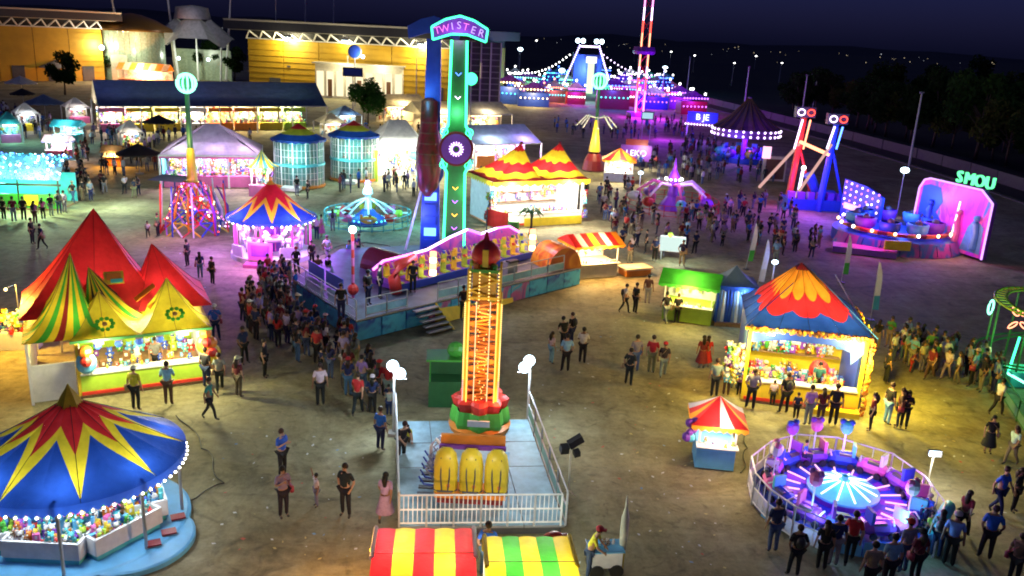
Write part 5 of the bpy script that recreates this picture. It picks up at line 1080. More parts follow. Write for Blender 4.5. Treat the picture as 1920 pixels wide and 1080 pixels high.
# ---------------- tower swings with a glowing globe
def globe_tower(px, py, pyg, label, seats=True, skirt_=True, globe='g_mint'):
    b = at(px, py); t = thing('globe_tower_ride', label, 'fair ride', b); zg = hgt(b, pyg); s = zg/10
    MB().cyl((0, 0, zg*.5), (0, 0, zg-.7), .16*s+.05, .12*s+.03, 10, 'p_dkgreen').build('mast', t)
    m = MB(); m.lathe([(.7*s if not skirt_ else .42*s, zg*.22), (.42*s if not skirt_ else .34*s, zg*.4), (.26*s, zg*.56), (.16*s, zg*.58)], 14, 'p_yellow', cap=False); m.build('yellow_shroud', t, smooth=True)
    R = (.62 if skirt_ else .85)*s
    for k in range(6):
        an = PI*k/6; m = MB(); m.tube([(R*math.cos(q)*math.cos(an), R*math.cos(q)*math.sin(an), zg+R*math.sin(q)) for q in [2*PI*j/20 for j in range(20)]], .07*s, 5, globe, True); m.build('globe_ring', t)
    MB().ball((0, 0, zg), R*.8, 'p_dkgreen', 12, 8).build('globe_core', t)
    for k in range(0 if skirt_ else 8):
        an = 2*PI*k/8; ca, sa = math.cos(an), math.sin(an); MB().tube([(.2*s*ca, .2*s*sa, zg*.6), (1.2*s*ca, 1.2*s*sa, zg*.62), (2.3*s*ca, 2.3*s*sa, zg*.5)], .05*s+.02, 5, 'p_white').build('arm', t)
    if skirt_:
        rr = random.Random(4); kk_ = ['p_red', 'p_pink', 'p_blue', 'p_red', 'p_yellow', 'p_white', 'p_purple']
        for k in range(12):
            a0, a1 = 2*PI*k/12, 2*PI*(k+1)/12
            for j in range(4):
                r0, r1 = (2.3-.42*j)*s, (2.3-.42*(j+1))*s; z0_, z1_ = zg*.34*j/4, zg*.34*(j+1)/4; m = MB(); c_ = rr.choice(kk_)
                m.beam((r0*math.cos(a0), r0*math.sin(a0), z0_), (r1*math.cos(a1), r1*math.sin(a1), z1_), .09, c_); m.beam((r0*math.cos(a1), r0*math.sin(a1), z0_), (r1*math.cos(a0), r1*math.sin(a0), z1_), .09, rr.choice(kk_)); m.beam((r1*math.cos(a0), r1*math.sin(a0), z1_), (r1*math.cos(a1), r1*math.sin(a1), z1_), .08, c_); m.build('lattice_bay', t)
        for k in range(16):
            an = rr.uniform(0, 2*PI); r0 = rr.uniform(1.6, 2.5)*s; MB().tube([(r0*.7*math.cos(an), r0*.7*math.sin(an), zg*.3), (r0*math.cos(an), r0*math.sin(an), zg*.15), (r0*1.02*math.cos(an), r0*1.02*math.sin(an), .3)], [.05, .1, .06], 5, rr.choice(['f_red', 'f_white', 'f_purple', 'f_steelblue', 'f_orange'])).build('streamer', t)
        m = MB()
        for k in range(90):
            an = rr.uniform(0, 2*PI); f = rr.random(); r0 = (2.35-1.68*f)*s; m.ball((r0*math.cos(an), r0*math.sin(an), zg*.34*f), .06, rr.choice(['g_pink', 'g_red', 'g_lilac', 'g_warm']), 4, 3)
        stuff(m.build('frame_bulbs', t))
        for k in range(10):
            an = 2*PI*k/10; ca, sa = math.cos(an), math.sin(an); MB().cyl((2.3*s*ca, 2.3*s*sa, 0), (2.1*s*ca, 2.1*s*sa, zg*.34), .06, .06, 6, ['p_red', 'p_blue', 'p_white'][k % 3]).build('frame_post', t)
        MB().add([(-2.6*s, -1.2*s, zg*.36), (-.2*s, -1.5*s, zg*.36), (-.1*s, .6*s, zg*.37), (-2.4*s, .8*s, zg*.37)], [(0, 1, 2, 3)], 'f_slate').build('side_canopy', t)
        lamp(t, (-1.5, -2.8*s, 2.6), 150, (1, .5, .6), .3); lamp(t, (2.0, -2.6*s, 2.2), 150, (.6, .2, 1), .3); lamp(t, (0, -1.2, zg*.62), 80, (1, .8, .3), .3)
    else:
        m = MB(); m.lathe([(1.3*s, .1), (1.1*s, zg*.12), (.7*s, zg*.2)], 14, 'p_maroon', cap=False); m.build('red_base', t)
        lamp(t, (0, -2, zg*.4), 420, (1, .85, .4), .3)
    lamp(t, (0, -1.3, zg), 60, (.2, 1, .6), .3); return t
globe_tower(366, 432, 156, 'mast ride with ringed mint globe above red, blue and purple striped skirt')
globe_tower(1112, 320, 152, 'mast ride with mint globe, white arms and yellow shroud on a red base', skirt_=False)
bb = at(880, 260); tt = thing('globe_lamp', 'mint glowing globe on a thin pole behind the neon pendulum tower', 'lamp post', bb); z = hgt(bb, 148); MB().cyl((0, 0, 0), (0, 0, z-.8), .09, .07, 8, 'galv').build('post', tt); MB().ball((0, 0, z), .85, 'g_green', 12, 8).build('globe', tt)

# ---------------- twin cage houses
def cage(px, py, label):
    b = at(px, py); t = thing('ball_house', label, 'play house', b); R = 2.25; h = 4.4
    m = MB(); per = circle(R+.25, h, 24); m.roof(per, (0, 0, h+1.35), lambda i: ([.3, .62, 1.0],)*2+(['f_red', 'f_olive', 'f_blue'],), p=1.2, sub=3); c = m.build('roof', t, smooth=True); m = MB(); valance(m, per, .25, 'f_blue'); m.build('valance', c)
    for i in range(12):
        an = 2*PI*i/12; MB().cyl((R*math.cos(an), R*math.sin(an), 0), (R*math.cos(an), R*math.sin(an), h), .055, .055, 6, 'p_white').build('post', t)
    for i in range(12):
        a0, a1 = 2*PI*i/12, 2*PI*(i+1)/12
        for z0, z1, k in ((.3, 2.0, 'cage_mesh'), (2.3, 4.1, 'cage_mesh2')):
            MB().add([(R*math.cos(a0), R*math.sin(a0), z0), (R*math.cos(a1), R*math.sin(a1), z0), (R*math.cos(a1), R*math.sin(a1), z1), (R*math.cos(a0), R*math.sin(a0), z1)], [(0, 1, 2, 3)], k).build('mesh_panel', t)
            for f in (.33, .67):
                aa = a0+(a1-a0)*f; MB().cyl((R*math.cos(aa), R*math.sin(aa), z0), (R*math.cos(aa), R*math.sin(aa), z1), .02, .02, 4, 'p_white').build('bar', t)
                zz_ = z0+(z1-z0)*f; MB().cyl((R*math.cos(a0), R*math.sin(a0), zz_), (R*math.cos(a1), R*math.sin(a1), zz_), .02, .02, 4, 'p_white').build('bar', t)
    for z in (.18, 2.15): MB().lathe([(R+.1, z-.12), (R+.1, z+.08), (.05, z+.08)], 24, 'p_cyan' if z > 1 else 'p_orange', cap=False).build('floor_ring', t)
    m = MB(); toys(m, 50, ((-1.3, 1.3), (-1.3, 1.3), (.4, .9)), (.12, .25)); toys(m, 40, ((-1.3, 1.3), (-1.3, 1.3), (2.4, 2.9)), (.12, .25)); stuff(m.build('play_balls', t)); MB().cyl((0, 0, .2), (0, 0, 4.3), .9, .9, 12, 'p_cyan').build('core_drum', t)
    lamp(t, (0, 0, 1.7), 330, (.6, 1, .95), .3); lamp(t, (0, 0, 3.9), 330, (.6, 1, .95), .3); MB().box((0, -R-.7, .25), (1.6, 1.2, .3), 'p_white').build('entry_step', t); lamp(t, (0, -R-1.2, 3.0), 200, (.6, 1, .95), .3)
def net(name, col, alpha):
    fabric(name, col, .6); nt = MATS[name].node_tree; out = [n for n in nt.nodes if n.type == 'OUTPUT_MATERIAL'][0]; src = out.inputs[0].links[0].from_socket
    tr = nt.nodes.new('ShaderNodeBsdfTransparent'); mx = nt.nodes.new('ShaderNodeMixShader'); mx.inputs[0].default_value = alpha
    nt.links.new(tr.outputs[0], mx.inputs[1]); nt.links.new(src, mx.inputs[2]); nt.links.new(mx.outputs[0], out.inputs[0])
net('cage_mesh', (.35, .70, .66), .45); net('cage_mesh2', (.30, .62, .52), .45)
cage(562, 348, 'round two storey play house with mint mesh walls beside the small pagoda tent'); cage(664, 336, 'round two storey play house with mint mesh walls beside the green corner column')
# ---------------- spinning ride with cars (front right)
b = V2(at(1578, 932, .3)); t = thing('spinning_ride', 'round spinning ride with purple lit cars around a cyan disc inside a white fence', 'fair ride', b)
fp = [(1409, 946), (1402, 912), (1438, 882), (1486, 868), (1560, 874), (1664, 906), (1722, 950), (1760, 1003), (1748, 1045)]
fpts = [loc_of(b, at(x, y)) for x, y in fp]; fpl = [loc_of(b, at(x, y)) for x, y in [(1409, 946), (1436, 978), (1482, 1012), (1540, 1038)]]
fabric('banner_white', (.7, .7, .75), .3)
railing(t, fpts, 1.15, 'p_white', 'fence_section', 'banner_white', 2); railing(t, fpl, 1.15, 'p_white', 'fence_section', 'banner_white', 2)
m = MB(); m.lathe([(2.95, 0), (2.95, .25), (2.85, .3), (.01, .3)], 40, 'p_blue', cap=False); m.build('platform', t)
m = MB(); m.lathe([(1.15, .55), (1.15, .62), (.12, .95), (.1, 1.1)], 36, 'p_cyan', cap=False); m.build('centre_disc', t); m = MB(); m.lathe([(1.0, .3), (1.1, .55)], 24, 'p_purple', cap=False); m.build('disc_skirt', t)
for i in range(12):
    an = 2*PI*i/12; ca, sa = math.cos(an), math.sin(an); MB().cyl((.2*ca, .2*sa, .95), (1.05*ca, 1.05*sa, .69), .028, .028, 5, glow('g_soft', (.9, .95, 1), 2.2)).build('light_tube', t)
for i in range(20):
    an = 2*PI*i/20+.1; ca, sa = math.cos(an), math.sin(an); MB().cyl((1.35*ca, 1.35*sa, .36), (2.1*ca, 2.1*sa, .36), .03, .03, 5, glow('g_rose', (1, .5, .72), 1.8)).build('light_tube', t)
cc = [('p_purple', 'p_blue'), ('p_pink', 'p_white'), ('p_blue', 'p_cyan'), ('p_purple', 'p_pink'), ('p_blue', 'p_purple')]
for i in range(20):
    an = 2*PI*i/20; q_ = an+2*PI/20*.94; MB().add([(1.2*math.cos(an), 1.2*math.sin(an), .315), (2.0*math.cos(an), 2.0*math.sin(an), .315), (2.0*math.cos(q_), 2.0*math.sin(q_), .315), (1.2*math.cos(q_), 1.2*math.sin(q_), .315)], [(0, 1, 2, 3)], 'p_purple' if i % 2 else 'p_blue').build('floor_panel', t)
for i in range(14):
    an = 2*PI*i/14+.35; ca, sa = math.cos(an), math.sin(an); k1, k2 = cc[i % 5]; m = MB()
    m.tube([(-.5, 0, .25), (-.3, 0, .32), (.2, 0, .3), (.5, 0, .2)], [.16, .27, .27, .12], 8, k1); m.box((-.1, 0, .5), (.42, .42, .1), 'p_dkgrey'); m.box((-.36, 0, .7), (.1, .44, .42), k2); m.tube([(.35, -.2, .42), (.42, 0, .55), (.35, .2, .42)], .03, 5, 'p_white')
    for x in (-.3, .3):
        for y in (-.26, .26): m.cyl((x, y-.04, .12), (x, y+.04, .12), .12, .12, 8, 'p_black')
    o = m.build('ride_car', t, loc=(2.3*ca, 2.3*sa, .32), rz=an+PI/2)
    if i in (2, 3, 4, 6, 8, 11): m = MB(); m.cyl((0, 0, .5), (0, 0, 1.35), .03, .03, 6, 'p_white'); m.ball((0, 0, 1.5), .22, k2, 8, 6, (1, 1, 1.2)); m.ball((.14, 0, 1.7), .12, k1, 6, 4); m.ball((-.14, 0, 1.7), .12, k1, 6, 4); m.build('figure_post', o)
m = MB(); m.box((0, 0, 0), (.0001, .0001, .0001), 'p_blue')
for i in range(9):
    an = -PI*.9+i*PI*.8/9; a2 = an+PI*.8/9*.96; MB().add([(3.05*math.cos(an), 3.05*math.sin(an), .02), (3.05*math.cos(a2), 3.05*math.sin(a2), .02), (3.0*math.cos(a2), 3.0*math.sin(a2), .5), (3.0*math.cos(an), 3.0*math.sin(an), .5)], [(0, 1, 2, 3)], 'p_ltblue').build('skirt_panel', t)
m = MB(); m.tube([(1.9, -2.2, .2), (2.2, -2.1, .8), (2.7, -1.5, 1.0), (2.9, -.9, .6)], [.1, .22, .2, .1], 8, 'p_cyan'); m.build('wave_scroll', t, smooth=True)
for an in range(5):
    q = an*2*PI/5; lamp(t, (1.75*math.cos(q), 1.75*math.sin(q), 1.3), 42, (.35, .12, 1) if an % 2 else (.75, .15, 1), .15)
lamp(t, (0, 0, 1.7), 40, (.3, .8, 1), .15); lamp(t, (1.0, -2.6, 1.0), 22, (.2, .6, 1), .15); lamp(t, (-1.6, -2.2, .9), 22, (.3, .6, 1), .15)

# ---------------- vertical LED tower
b = V2(at(1197, 218)); t = thing('led_tower', 'very tall lattice tower striped with red and lilac light tubes', 'drop tower', b); zt = 46
for sx in (-1, 1):
    for sy in (-1, 1): MB().cyl((sx*.75, sy*.75, 0), (sx*.75, sy*.75, zt), .1, .1, 6, 'steel').build('tower_leg', t)
    seg = [(0, 5, 'g_pink'), (5, 7.5, 'g_red'), (7.5, 9.5, 'g_lilac'), (9.5, 12, 'g_coral'), (13.2, 15.8, 'g_coral'), (15.8, 18, 'g_red'), (18, 20.5, 'g_lilac'), (20.5, 24, 'g_pink'), (24, 30, 'g_red'), (30, 38, 'g_lilac'), (38, 46, 'g_red')]
    for z0, z1, k in seg: MB().box((sx*.75, -.88, (z0+z1)/2), (.26, .1, z1-z0-.06), k).build('light_tube', t)
for i in range(23): m = MB(); s = 1 if i % 2 else -1; m.beam((-.75*s, -.75, i*2), (.75*s, -.75, i*2+2), .1, 'p_red'); m.beam((-.75, .75*s, i*2), (.75, -.75*s, i*2+2), .1, 'p_red'); m.build('lattice_brace', t)
m = MB(); m.lathe([(2.0, 11.8), (2.2, 12.4), (2.0, 13.2)], 16, 'p_purple'); m.build('passenger_ring', t); m = MB(); m.lathe([(2.6, 0), (2.4, .8)], 16, 'p_purple'); m.build('base', t)
lamp(t, (0, -3, 3), 2500, (.6, .02, 1), .5); lamp(t, (4, -5, 4), 2200, (.35, .03, 1), .5)

# ---------------- red and blue swing towers (right middle)
b = V2(at(1530, 395)); t = thing('twin_tower_swing', 'swing ride with a red and a blue light tower joined by a coral beam', 'fair ride', b)
for px_, py_, pyt, k, tilt in ((1476, 384, 205, 'p_red', .1), (1534, 396, 218, 'p_blue', .1)):
    p = V2(at(px_, py_)); q = p-b; z1 = hgt(p, pyt+14); zm = hgt(p, 278)
    m = MB(); m.cyl((q.x, q.y, 0), (q.x+.45, q.y, z1), .34, .26, 8, k); col = m.build('tower_column', t)
    for s_ in (-1, 1): MB().cyl((q.x+.2+s_*.42, q.y-.45, zm), (q.x+.55+s_*.36, q.y-.42, z1-.2), .08, .08, 6, 'g_lilac' if s_ < 0 else ('g_coral' if k == 'p_red' else 'g_blue')).build('light_tube', col)
    m = MB(); m.box((q.x+.45, q.y, z1+.45), (1.8, .7, .95), 'p_dkgrey'); so = m.build('sign_box', t)
    for dx, kk in ((-.45, 'g_lilac'), (.45, 'g_red')): m = MB(); m.tube([(q.x+.45+dx+.33*math.cos(2*PI*j/14), q.y-.42, z1+.45+.28*math.sin(2*PI*j/14)) for j in range(14)], .05, 5, kk, True); m.build('sign_light', so)
    f = V2(at(px_-52 if k == 'p_red' else px_-56, 352 if k == 'p_red' else 388))-b; MB().cyl((q.x+.2, q.y-.3, zm+.4), (f.x, f.y, .1), .13, .16, 8, 'g_brace').build('light_brace', t) if glow('g_brace', (1, .55, .5), .8) else 0
    f = V2(at(px_+48, py_+2))-b; MB().cyl((q.x+.3, q.y, zm+.4), (f.x, f.y, .1), .12, .14, 8, k).build('brace', t)
p1, p2 = V2(at(1476, 384))-b, V2(at(1534, 396))-b; z1, z2 = hgt(p1+b, 265), hgt(p2+b, 290)
MB().cyl((p1.x+.3, p1.y-.2, z1), (p2.x+.2, p2.y-.2, z2), .16, .16, 8, 'g_coral').build('cross_beam', t)
MB().cyl((p1.x+.6, p1.y-.8, 0.6), (p1.x+.75, p1.y-.8, 3.4), .13, .13, 8, 'g_lilac').build('light_tube', t); MB().ball((p1.x+.8, p1.y-.8, 3.7), .22, 'g_white').build('tube_lamp', t)
m = MB(); m.tube([(p1.x+1.2, p1.y-1.2, 3.2), (p1.x+2.4, p1.y-1.0, 1.4), (p1.x+4.0, p1.y-.6, 1.2)], .5, 8, 'p_blue'); m.build('swing_arm', t); MB().box((p1.x+2.0, p1.y-1.2, .5), (5.5, 2.5, 1.0), 'p_blue').build('platform', t)
for i in range(6): MB().box((p1.x-.4+i*.9, p1.y-2.0, 1.3), (.6, .6, .7), 'p_purple').build('seat', t)
lamp(t, (p1.x+.5, p1.y-2.5, 5), 300, (1, .15, .1), .3); lamp(t, (p2.x, p2.y-2.5, 4), 460, (.06, .06, 1), .3); lamp(t, (p1.x-1, p1.y-3, 2.5), 260, (.38, .05, 1), .3)
# dotted blue light wall
a, c = V2(at(1574, 415)), V2(at(1644, 442)); rz = frame_rz(a, c); L = (c-a).length; t = thing('light_wall', 'blue wall studded with rows of lilac bulbs beside the blue swing tower', 'light panel', a, rz)
h0, h1 = hgt(a, 335), hgt(c, 372); m = MB(); m.plate([(0, 0), (0, h0), (L*.6, h0*.97), (L, h1), (L, 0)], -.1, .15, 'p_blue'); m.build('panel', t)
m = MB()
for i in range(7):
    for j in range(5): m.ball((L*(i+.5)/7, -.14, h0*(1-.13*(j+.4))-.35*i/7), .10, 'g_lilac' if (i+j) % 2 else 'g_purple', 5, 3)
stuff(m.build('bulbs', t)); MB().box((L*.35, -.16, h0*.42), (L*.5, .08, .5), 'g_rose').build('lit_sign', t); MB().cyl((L*.75, -.5, .2), (L*.78, -.5, 2.4), .1, .1, 8, 'g_soft').build('light_tube', t); lamp(t, (L/2, -1.5, 2.5), 300, (.10, .06, 1), .3); lamp(t, (-1, -2.2, 1.6), 220, (.25, .05, 1), .3)

# ---------------- neon framed backdrop with green letters, and the spinner before it
a, c = V2(at(1708, 448)), V2(at(1842, 492)); rz = frame_rz(a, c); L = (c-a).length; t = thing('neon_backdrop', 'tall painted backdrop framed in lilac neon with green lit letters on top', 'backdrop', a, rz)
h0, h1, h2 = hgt(a, 330), hgt(c, 352), hgt(c, 378)
mural('backdrop_art', [(.02, .1, .55), (.7, .04, .5), (.45, .03, .6), (.75, .08, .45), (.03, .2, .6)], .42, .25, (1, 1, .6), 1.3)  # light put into the print: it glows faintly by itself
pr = [(0, .2), (.1, h0-.9), (.5, h0-.2), (1.1, h0), (L*.84, h0+.0), (L, h0-.8), (L, .2)]
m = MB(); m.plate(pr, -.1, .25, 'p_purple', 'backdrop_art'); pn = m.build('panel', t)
for p, q in zip(pr[:-1], pr[1:]): MB().cyl((p[0], -.18, p[1]), (q[0], -.18, q[1]), .075, .075, 6, glow('g_frame', (.72, .35, 1), 1.9)).build('neon_tube', pn)
for nm_, k_, pp in (('painted_wave', 'p_blue', [(.25, .6), (.3, .95), (.8, 1.0), (1.6, .98), (1.9, .75), (1.55, .55), (2.2, .35), (2.0, .05), (.3, .05)]), ('painted_wave', 'p_ltblue', [(3.6, .05), (3.9, .45), (4.3, .62), (4.9, .5), (4.95, .05)]), ('painted_wave', 'p_orange', [(.25, .25), (.35, .5), (.7, .45), (.75, .2)])):
    m = MB(); m.plate([(x*L/5.2, .25+z*(h0-.7)) for x, z in pp], -.125, -.105, k_); m.build(nm_, pn)
for x, zz, k, hh in ((L*.22, 2.0, 'p_blue', 2.6), (L*.62, 1.8, 'p_pink', 2.6), (L*.86, 2.0, 'p_ltblue', 2.0)):
    m = MB(); m.tube([(x, -.2, zz-1.2), (x+.1, -.22, zz), (x-.1, -.22, zz+.7), (x, -.2, zz+hh*.45)], [.3, .22, .26, .12], 8, k); m.ball((x, -.25, zz+hh*.52), .24, k, 8, 6); m.build('painted_figure', pn)
MB().cyl((L*.6, -.4, 1.2), (L*.63, -.4, 4.0), .06, .06, 6, 'g_soft').build('neon_tube', pn)
for i, ch in enumerate('SMOU'): text_mesh('letter', ch, 1.25, 'g_lettergreen', t, (L*(.52+.13*i), -.1, h0+.55), (PI/2, 0, 0), .1) if glow('g_lettergreen', (.12, 1, .35), 2.2) else 0
for x in (.2, .8): MB().box((L*x, .6, h0/2), (.2, .2, h0), 'galv').build('back_brace', t)
lamp(t, (L*.7, -.9, h0+1.0), 110, (.2, 1, .4), .3); lamp(t, (L*.5, -2.6, 4.2), 110, (1, .06, .75), .3); lamp(t, (L*.1, -2.2, 3.5), 300, (.1, .3, 1), .3)
b = V2(at(1672, 455)); t = thing('tilted_spinner', 'spinner ride with orange rimmed turntable and blue tubs before the neon backdrop', 'fair ride', b)
m = MB(); m.lathe([(4.6, .0), (4.6, .9), (4.2, 1.0), (.01, 1.15)], 36, 'p_blue', cap=False); m.build('platform', t); m = MB(); m.lathe([(4.0, 1.25), (4.15, 1.5), (3.9, 1.55)], 36, 'p_orange', cap=False, keyf=lambda j, i: ['p_orange', 'p_red', 'p_orange', 'p_maroon'][i % 4]); m.build('turntable_rim', t)
for i in range(9):
    an = 2*PI*i/9; m = MB(); m.lathe([(.5, 0), (.8, .3), (.85, .9), (.7, .95)], 12, ['p_blue', 'p_ltblue', 'p_purple'][i % 3], cap=False, rf=lambda k, n, r: 1 if k < 7 else .85); m.ball((0, 0, .95), .3, 'p_dkgrey', 8, 5); m.build('tub', t, loc=(2.9*math.cos(an), 2.9*math.sin(an), 1.2), smooth=True)
for i in range(16):
    an = 2*PI*i/16; MB().ball((4.22*math.cos(an), 4.22*math.sin(an), 1.5), .13, 'g_warm' if i % 3 else 'g_white', 6, 4).build('rim_bulb', t)
for i in range(10):
    an = -PI*.95+i*PI*.09; q = an+PI*.085; mural('spin_skirt', [(.3, .04, .3), (.5, .08, .35), (.03, .15, .4), (.25, .04, .3)], .5, 0, (1, 1, 1), 9); MB().add([(5.1*math.cos(an), 5.1*math.sin(an), .02), (5.1*math.cos(q), 5.1*math.sin(q), .02), (4.7*math.cos(q), 4.7*math.sin(q), 1.0), (4.7*math.cos(an), 4.7*math.sin(an), 1.0)], [(0, 1, 2, 3)], 'spin_skirt').build('skirt_panel', t)
MB().box((-1.8, -5.0, .9), (1.9, .2, .7), 'p_yellow').build('entrance_sign', t)
p = V2(at(1580, 500))-b; 
m = MB(); m.slab([(-6.2, -4.2), (-2.0, -5.6), (-1.4, -4.2), (-5.6, -2.6)], .02, .45, 'p_purple', 'p_pink'); m.build('entry_ramp', t)
lamp(t, (0, -1, 4.5), 480, (.06, .10, 1), .3); lamp(t, (-3.5, -3.5, 2.5), 190, (.8, .1, .8), .3); lamp(t, (2, -4.8, 2.2), 90, (1, .3, .4), .3)

# ---------------- dark ribbed canopy ride with purple bulb rim
b = V2(at(1392, 300)); t = thing('canopy_ride', 'dark ribbed cone canopy ride rimmed by two rows of purple bulbs', 'fair ride', b); za = hgt(b, 182); ze = hgt(b, 240); R_ = 4.3
m = MB(); per = circle(R_, ze, 32); m.roof(per, (0, 0, za), gores(['f_dark', 'f_canopy2'], 1), p=1.35, sub=4) if fabric('f_canopy2', (.10, .075, .07), .2) else 0; can = m.build('canopy', t)
for i in range(16): an = 2*PI*i/16; MB().tube([(R_*f*math.cos(an), R_*f*math.sin(an), ze+(za-ze)*(1-f)**1.35+.06) for f in (.03, .3, .6, 1)], .05, 5, 'p_brown').build('rib', can)
for z, n_ in ((ze-.15, 30), (ze-.75, 30)):
    m = MB(); bulbs(m, circle(R_+.05, z, n_), .15, 'g_lilac'); stuff(m.build('bulb_ring', t))
m = MB(); m.lathe([(R_, ze-1.0), (R_, ze)], 32, 'p_purple', cap=False); m.build('rim_band', t); MB().cyl((0, 0, 0), (0, 0, za), .4, .25, 10, 'p_purple').build('centre_post', t); m = MB(); m.lathe([(R_, 0), (R_-.2, .6), (.01, .6)], 32, 'p_blue', cap=False); m.build('platform', t)
for i in range(8): an = 2*PI*i/8; m = MB(); m.ball((0, 0, .5), .7, ['p_cyan', 'p_purple', 'p_yellow', 'p_blue'][i % 4], 8, 6, (1.2, .8, .8)); m.box((-.3, 0, .9), (.15, .8, .9), 'p_ltblue'); m.build('ride_car', t, loc=(3.0*math.cos(an), 3.0*math.sin(an), .6), rz=an)
lamp(t, (0, -2, ze-1.5), 480, (.35, .03, 1), .3); lamp(t, (-3, -5.5, 2.5), 150, (.2, .15, 1), .3)
a = V2(at(1286, 262)); t = thing('lit_sign', 'blue sign board with white lit letters beside the dark canopy ride', 'sign', a, -.35); z = hgt(a, 218); MB().box((2.2, 0, z), (4.6, .3, 1.6), 'p_blue').build('board', t); text_mesh('letters', 'B JE', 1.3, 'g_soft', t, (2.2, -.22, z), (PI/2, 0, 0), .05)
for x in (0, 4.4): MB().box((x, .1, z/2), (.2, .2, z), 'galv').build('leg', t)
m = MB(); bulbs(m, line((-.5, -.2, z-1.1), (4.9, -.2, z-1.1), 12), .14, 'g_lilac'); stuff(m.build('bulb_string', t)); lamp(t, (2, -2, z-.5), 600, (.15, .05, 1), .4); lamp(t, (-3, -3, 3), 900, (.38, .02, 1), .4)

# ---------------- octopus style ride in the crowd
b = V2(at(1258, 392)); t = thing('octopus_ride', 'octopus ride with pale pink arms in the middle of the crowd', 'fair ride', b)
m = MB(); m.lathe([(1.2, 0), (1.0, .5), (.5, 1.2), (.4, 2.6), (.6, 2.8), (.2, 3.6), (.05, 4.6)], 14, 'p_purple'); m.build('centre_column', t)
for i in range(7):
    an = 2*PI*i/7+.3; ca, sa = math.cos(an), math.sin(an); MB().tube([(.4*ca, .4*sa, 2.2), (1.8*ca, 1.8*sa, 2.5), (3.2*ca, 3.2*sa, 1.5)], [.14, .16, .1], 6, 'p_pink' if i % 2 else 'p_white').build('arm', t); m = MB(); m.ball((0, 0, 0), .55, ['p_red', 'p_cyan', 'p_purple', 'p_white'][i % 4], 8, 6, (1.2, .9, .8)); m.box((-.4, 0, .4), (.1, .8, .6), 'p_pink'); m.build('ride_car', t, loc=(3.3*ca, 3.3*sa, 1.0), rz=an)
N = 20; railing(t, [(4.2*math.cos(2*PI*i/N), 4.2*math.sin(2*PI*i/N)) for i in range(N+1)], 1.0, 'p_red', 'fence_section'); m = MB(); bulbs(m, circle(.75, 2.75, 12), .1, 'g_white'); stuff(m.build('bulb_ring', t)); lamp(t, (0, -1.5, 3.4), 190, (.7, .3, 1), .3); lamp(t, (3.5, -3.5, 2.4), 160, (.3, .08, 1), .3)

# ---------------- far lit fairground at the back
b = V2(at(1098, 190)); t = thing('swing_ship', 'far A frame swing ride outlined in white bulbs with twin lamps on top', 'fair ride', b); za = hgt(b, 84); w = (atY(1117, 84, b.y)-atY(1082, 84, b.y)).length
for sx in (-1, 1):
    MB().beam((sx*w/2, 0, za), (sx*w*1.55, 0, 0), .4, 'p_blue').build('frame_leg', t); m = MB(); bulbs(m, line((sx*w/2, -.4, za), (sx*w*1.5, -.4, za*.1), 22), .22, 'g_lilac'); stuff(m.build('bulb_string', t))
    for dx in (-.6, .6): MB().ball((sx*w/2+dx, -.3, za+.8), .55, 'g_cool', 8, 5).build('lamp_head', t)
MB().beam((-w/2, 0, za-.4), (w/2, 0, za-.4), .35, 'g_lilac').build('cross_beam', t); MB().box((0, 1.5, za*.55), (w*1.5, .3, za*.55), 'p_blue').build('backdrop', t); MB().box((w*.15, -.6, za*.42), (1.5, .3, za*.55), glow('g_lime', (.75, 1, .6), 1.4)).build('lit_column', t); MB().box((w*.15, -.6, za*.74), (2.4, .3, 1.4), 'g_soft').build('lit_sign', t)
lamp(t, (0, -4, 7), 2500, (.3, .6, 1), .5)
hr = random.Random(21); 
fb = [(985, 178, 'mint'), (1020, 172, 'white'), (1040, 192, 'coral'), (1062, 175, 'mint'), (1135, 178, 'mint'), (1160, 182, 'lilac'), (1178, 170, 'white'), (1230, 178, 'lilac'), (1258, 190, 'pink'), (1180, 200, 'purple'), (1225, 205, 'purple'), (1000, 200, 'warm'), (950, 195, 'warm'), (1150, 205, 'blue'), (1275, 205, 'purple'), (1045, 168, 'blue'), (1080, 196, 'purple'), (1110, 172, 'lilac'), (1195, 186, 'purple'), (1215, 168, 'mint'), (1245, 175, 'blue'), (1300, 215, 'purple'), (1015, 186, 'blue'), (965, 165, 'white'), (1130, 160, 'blue')]
seen = {}
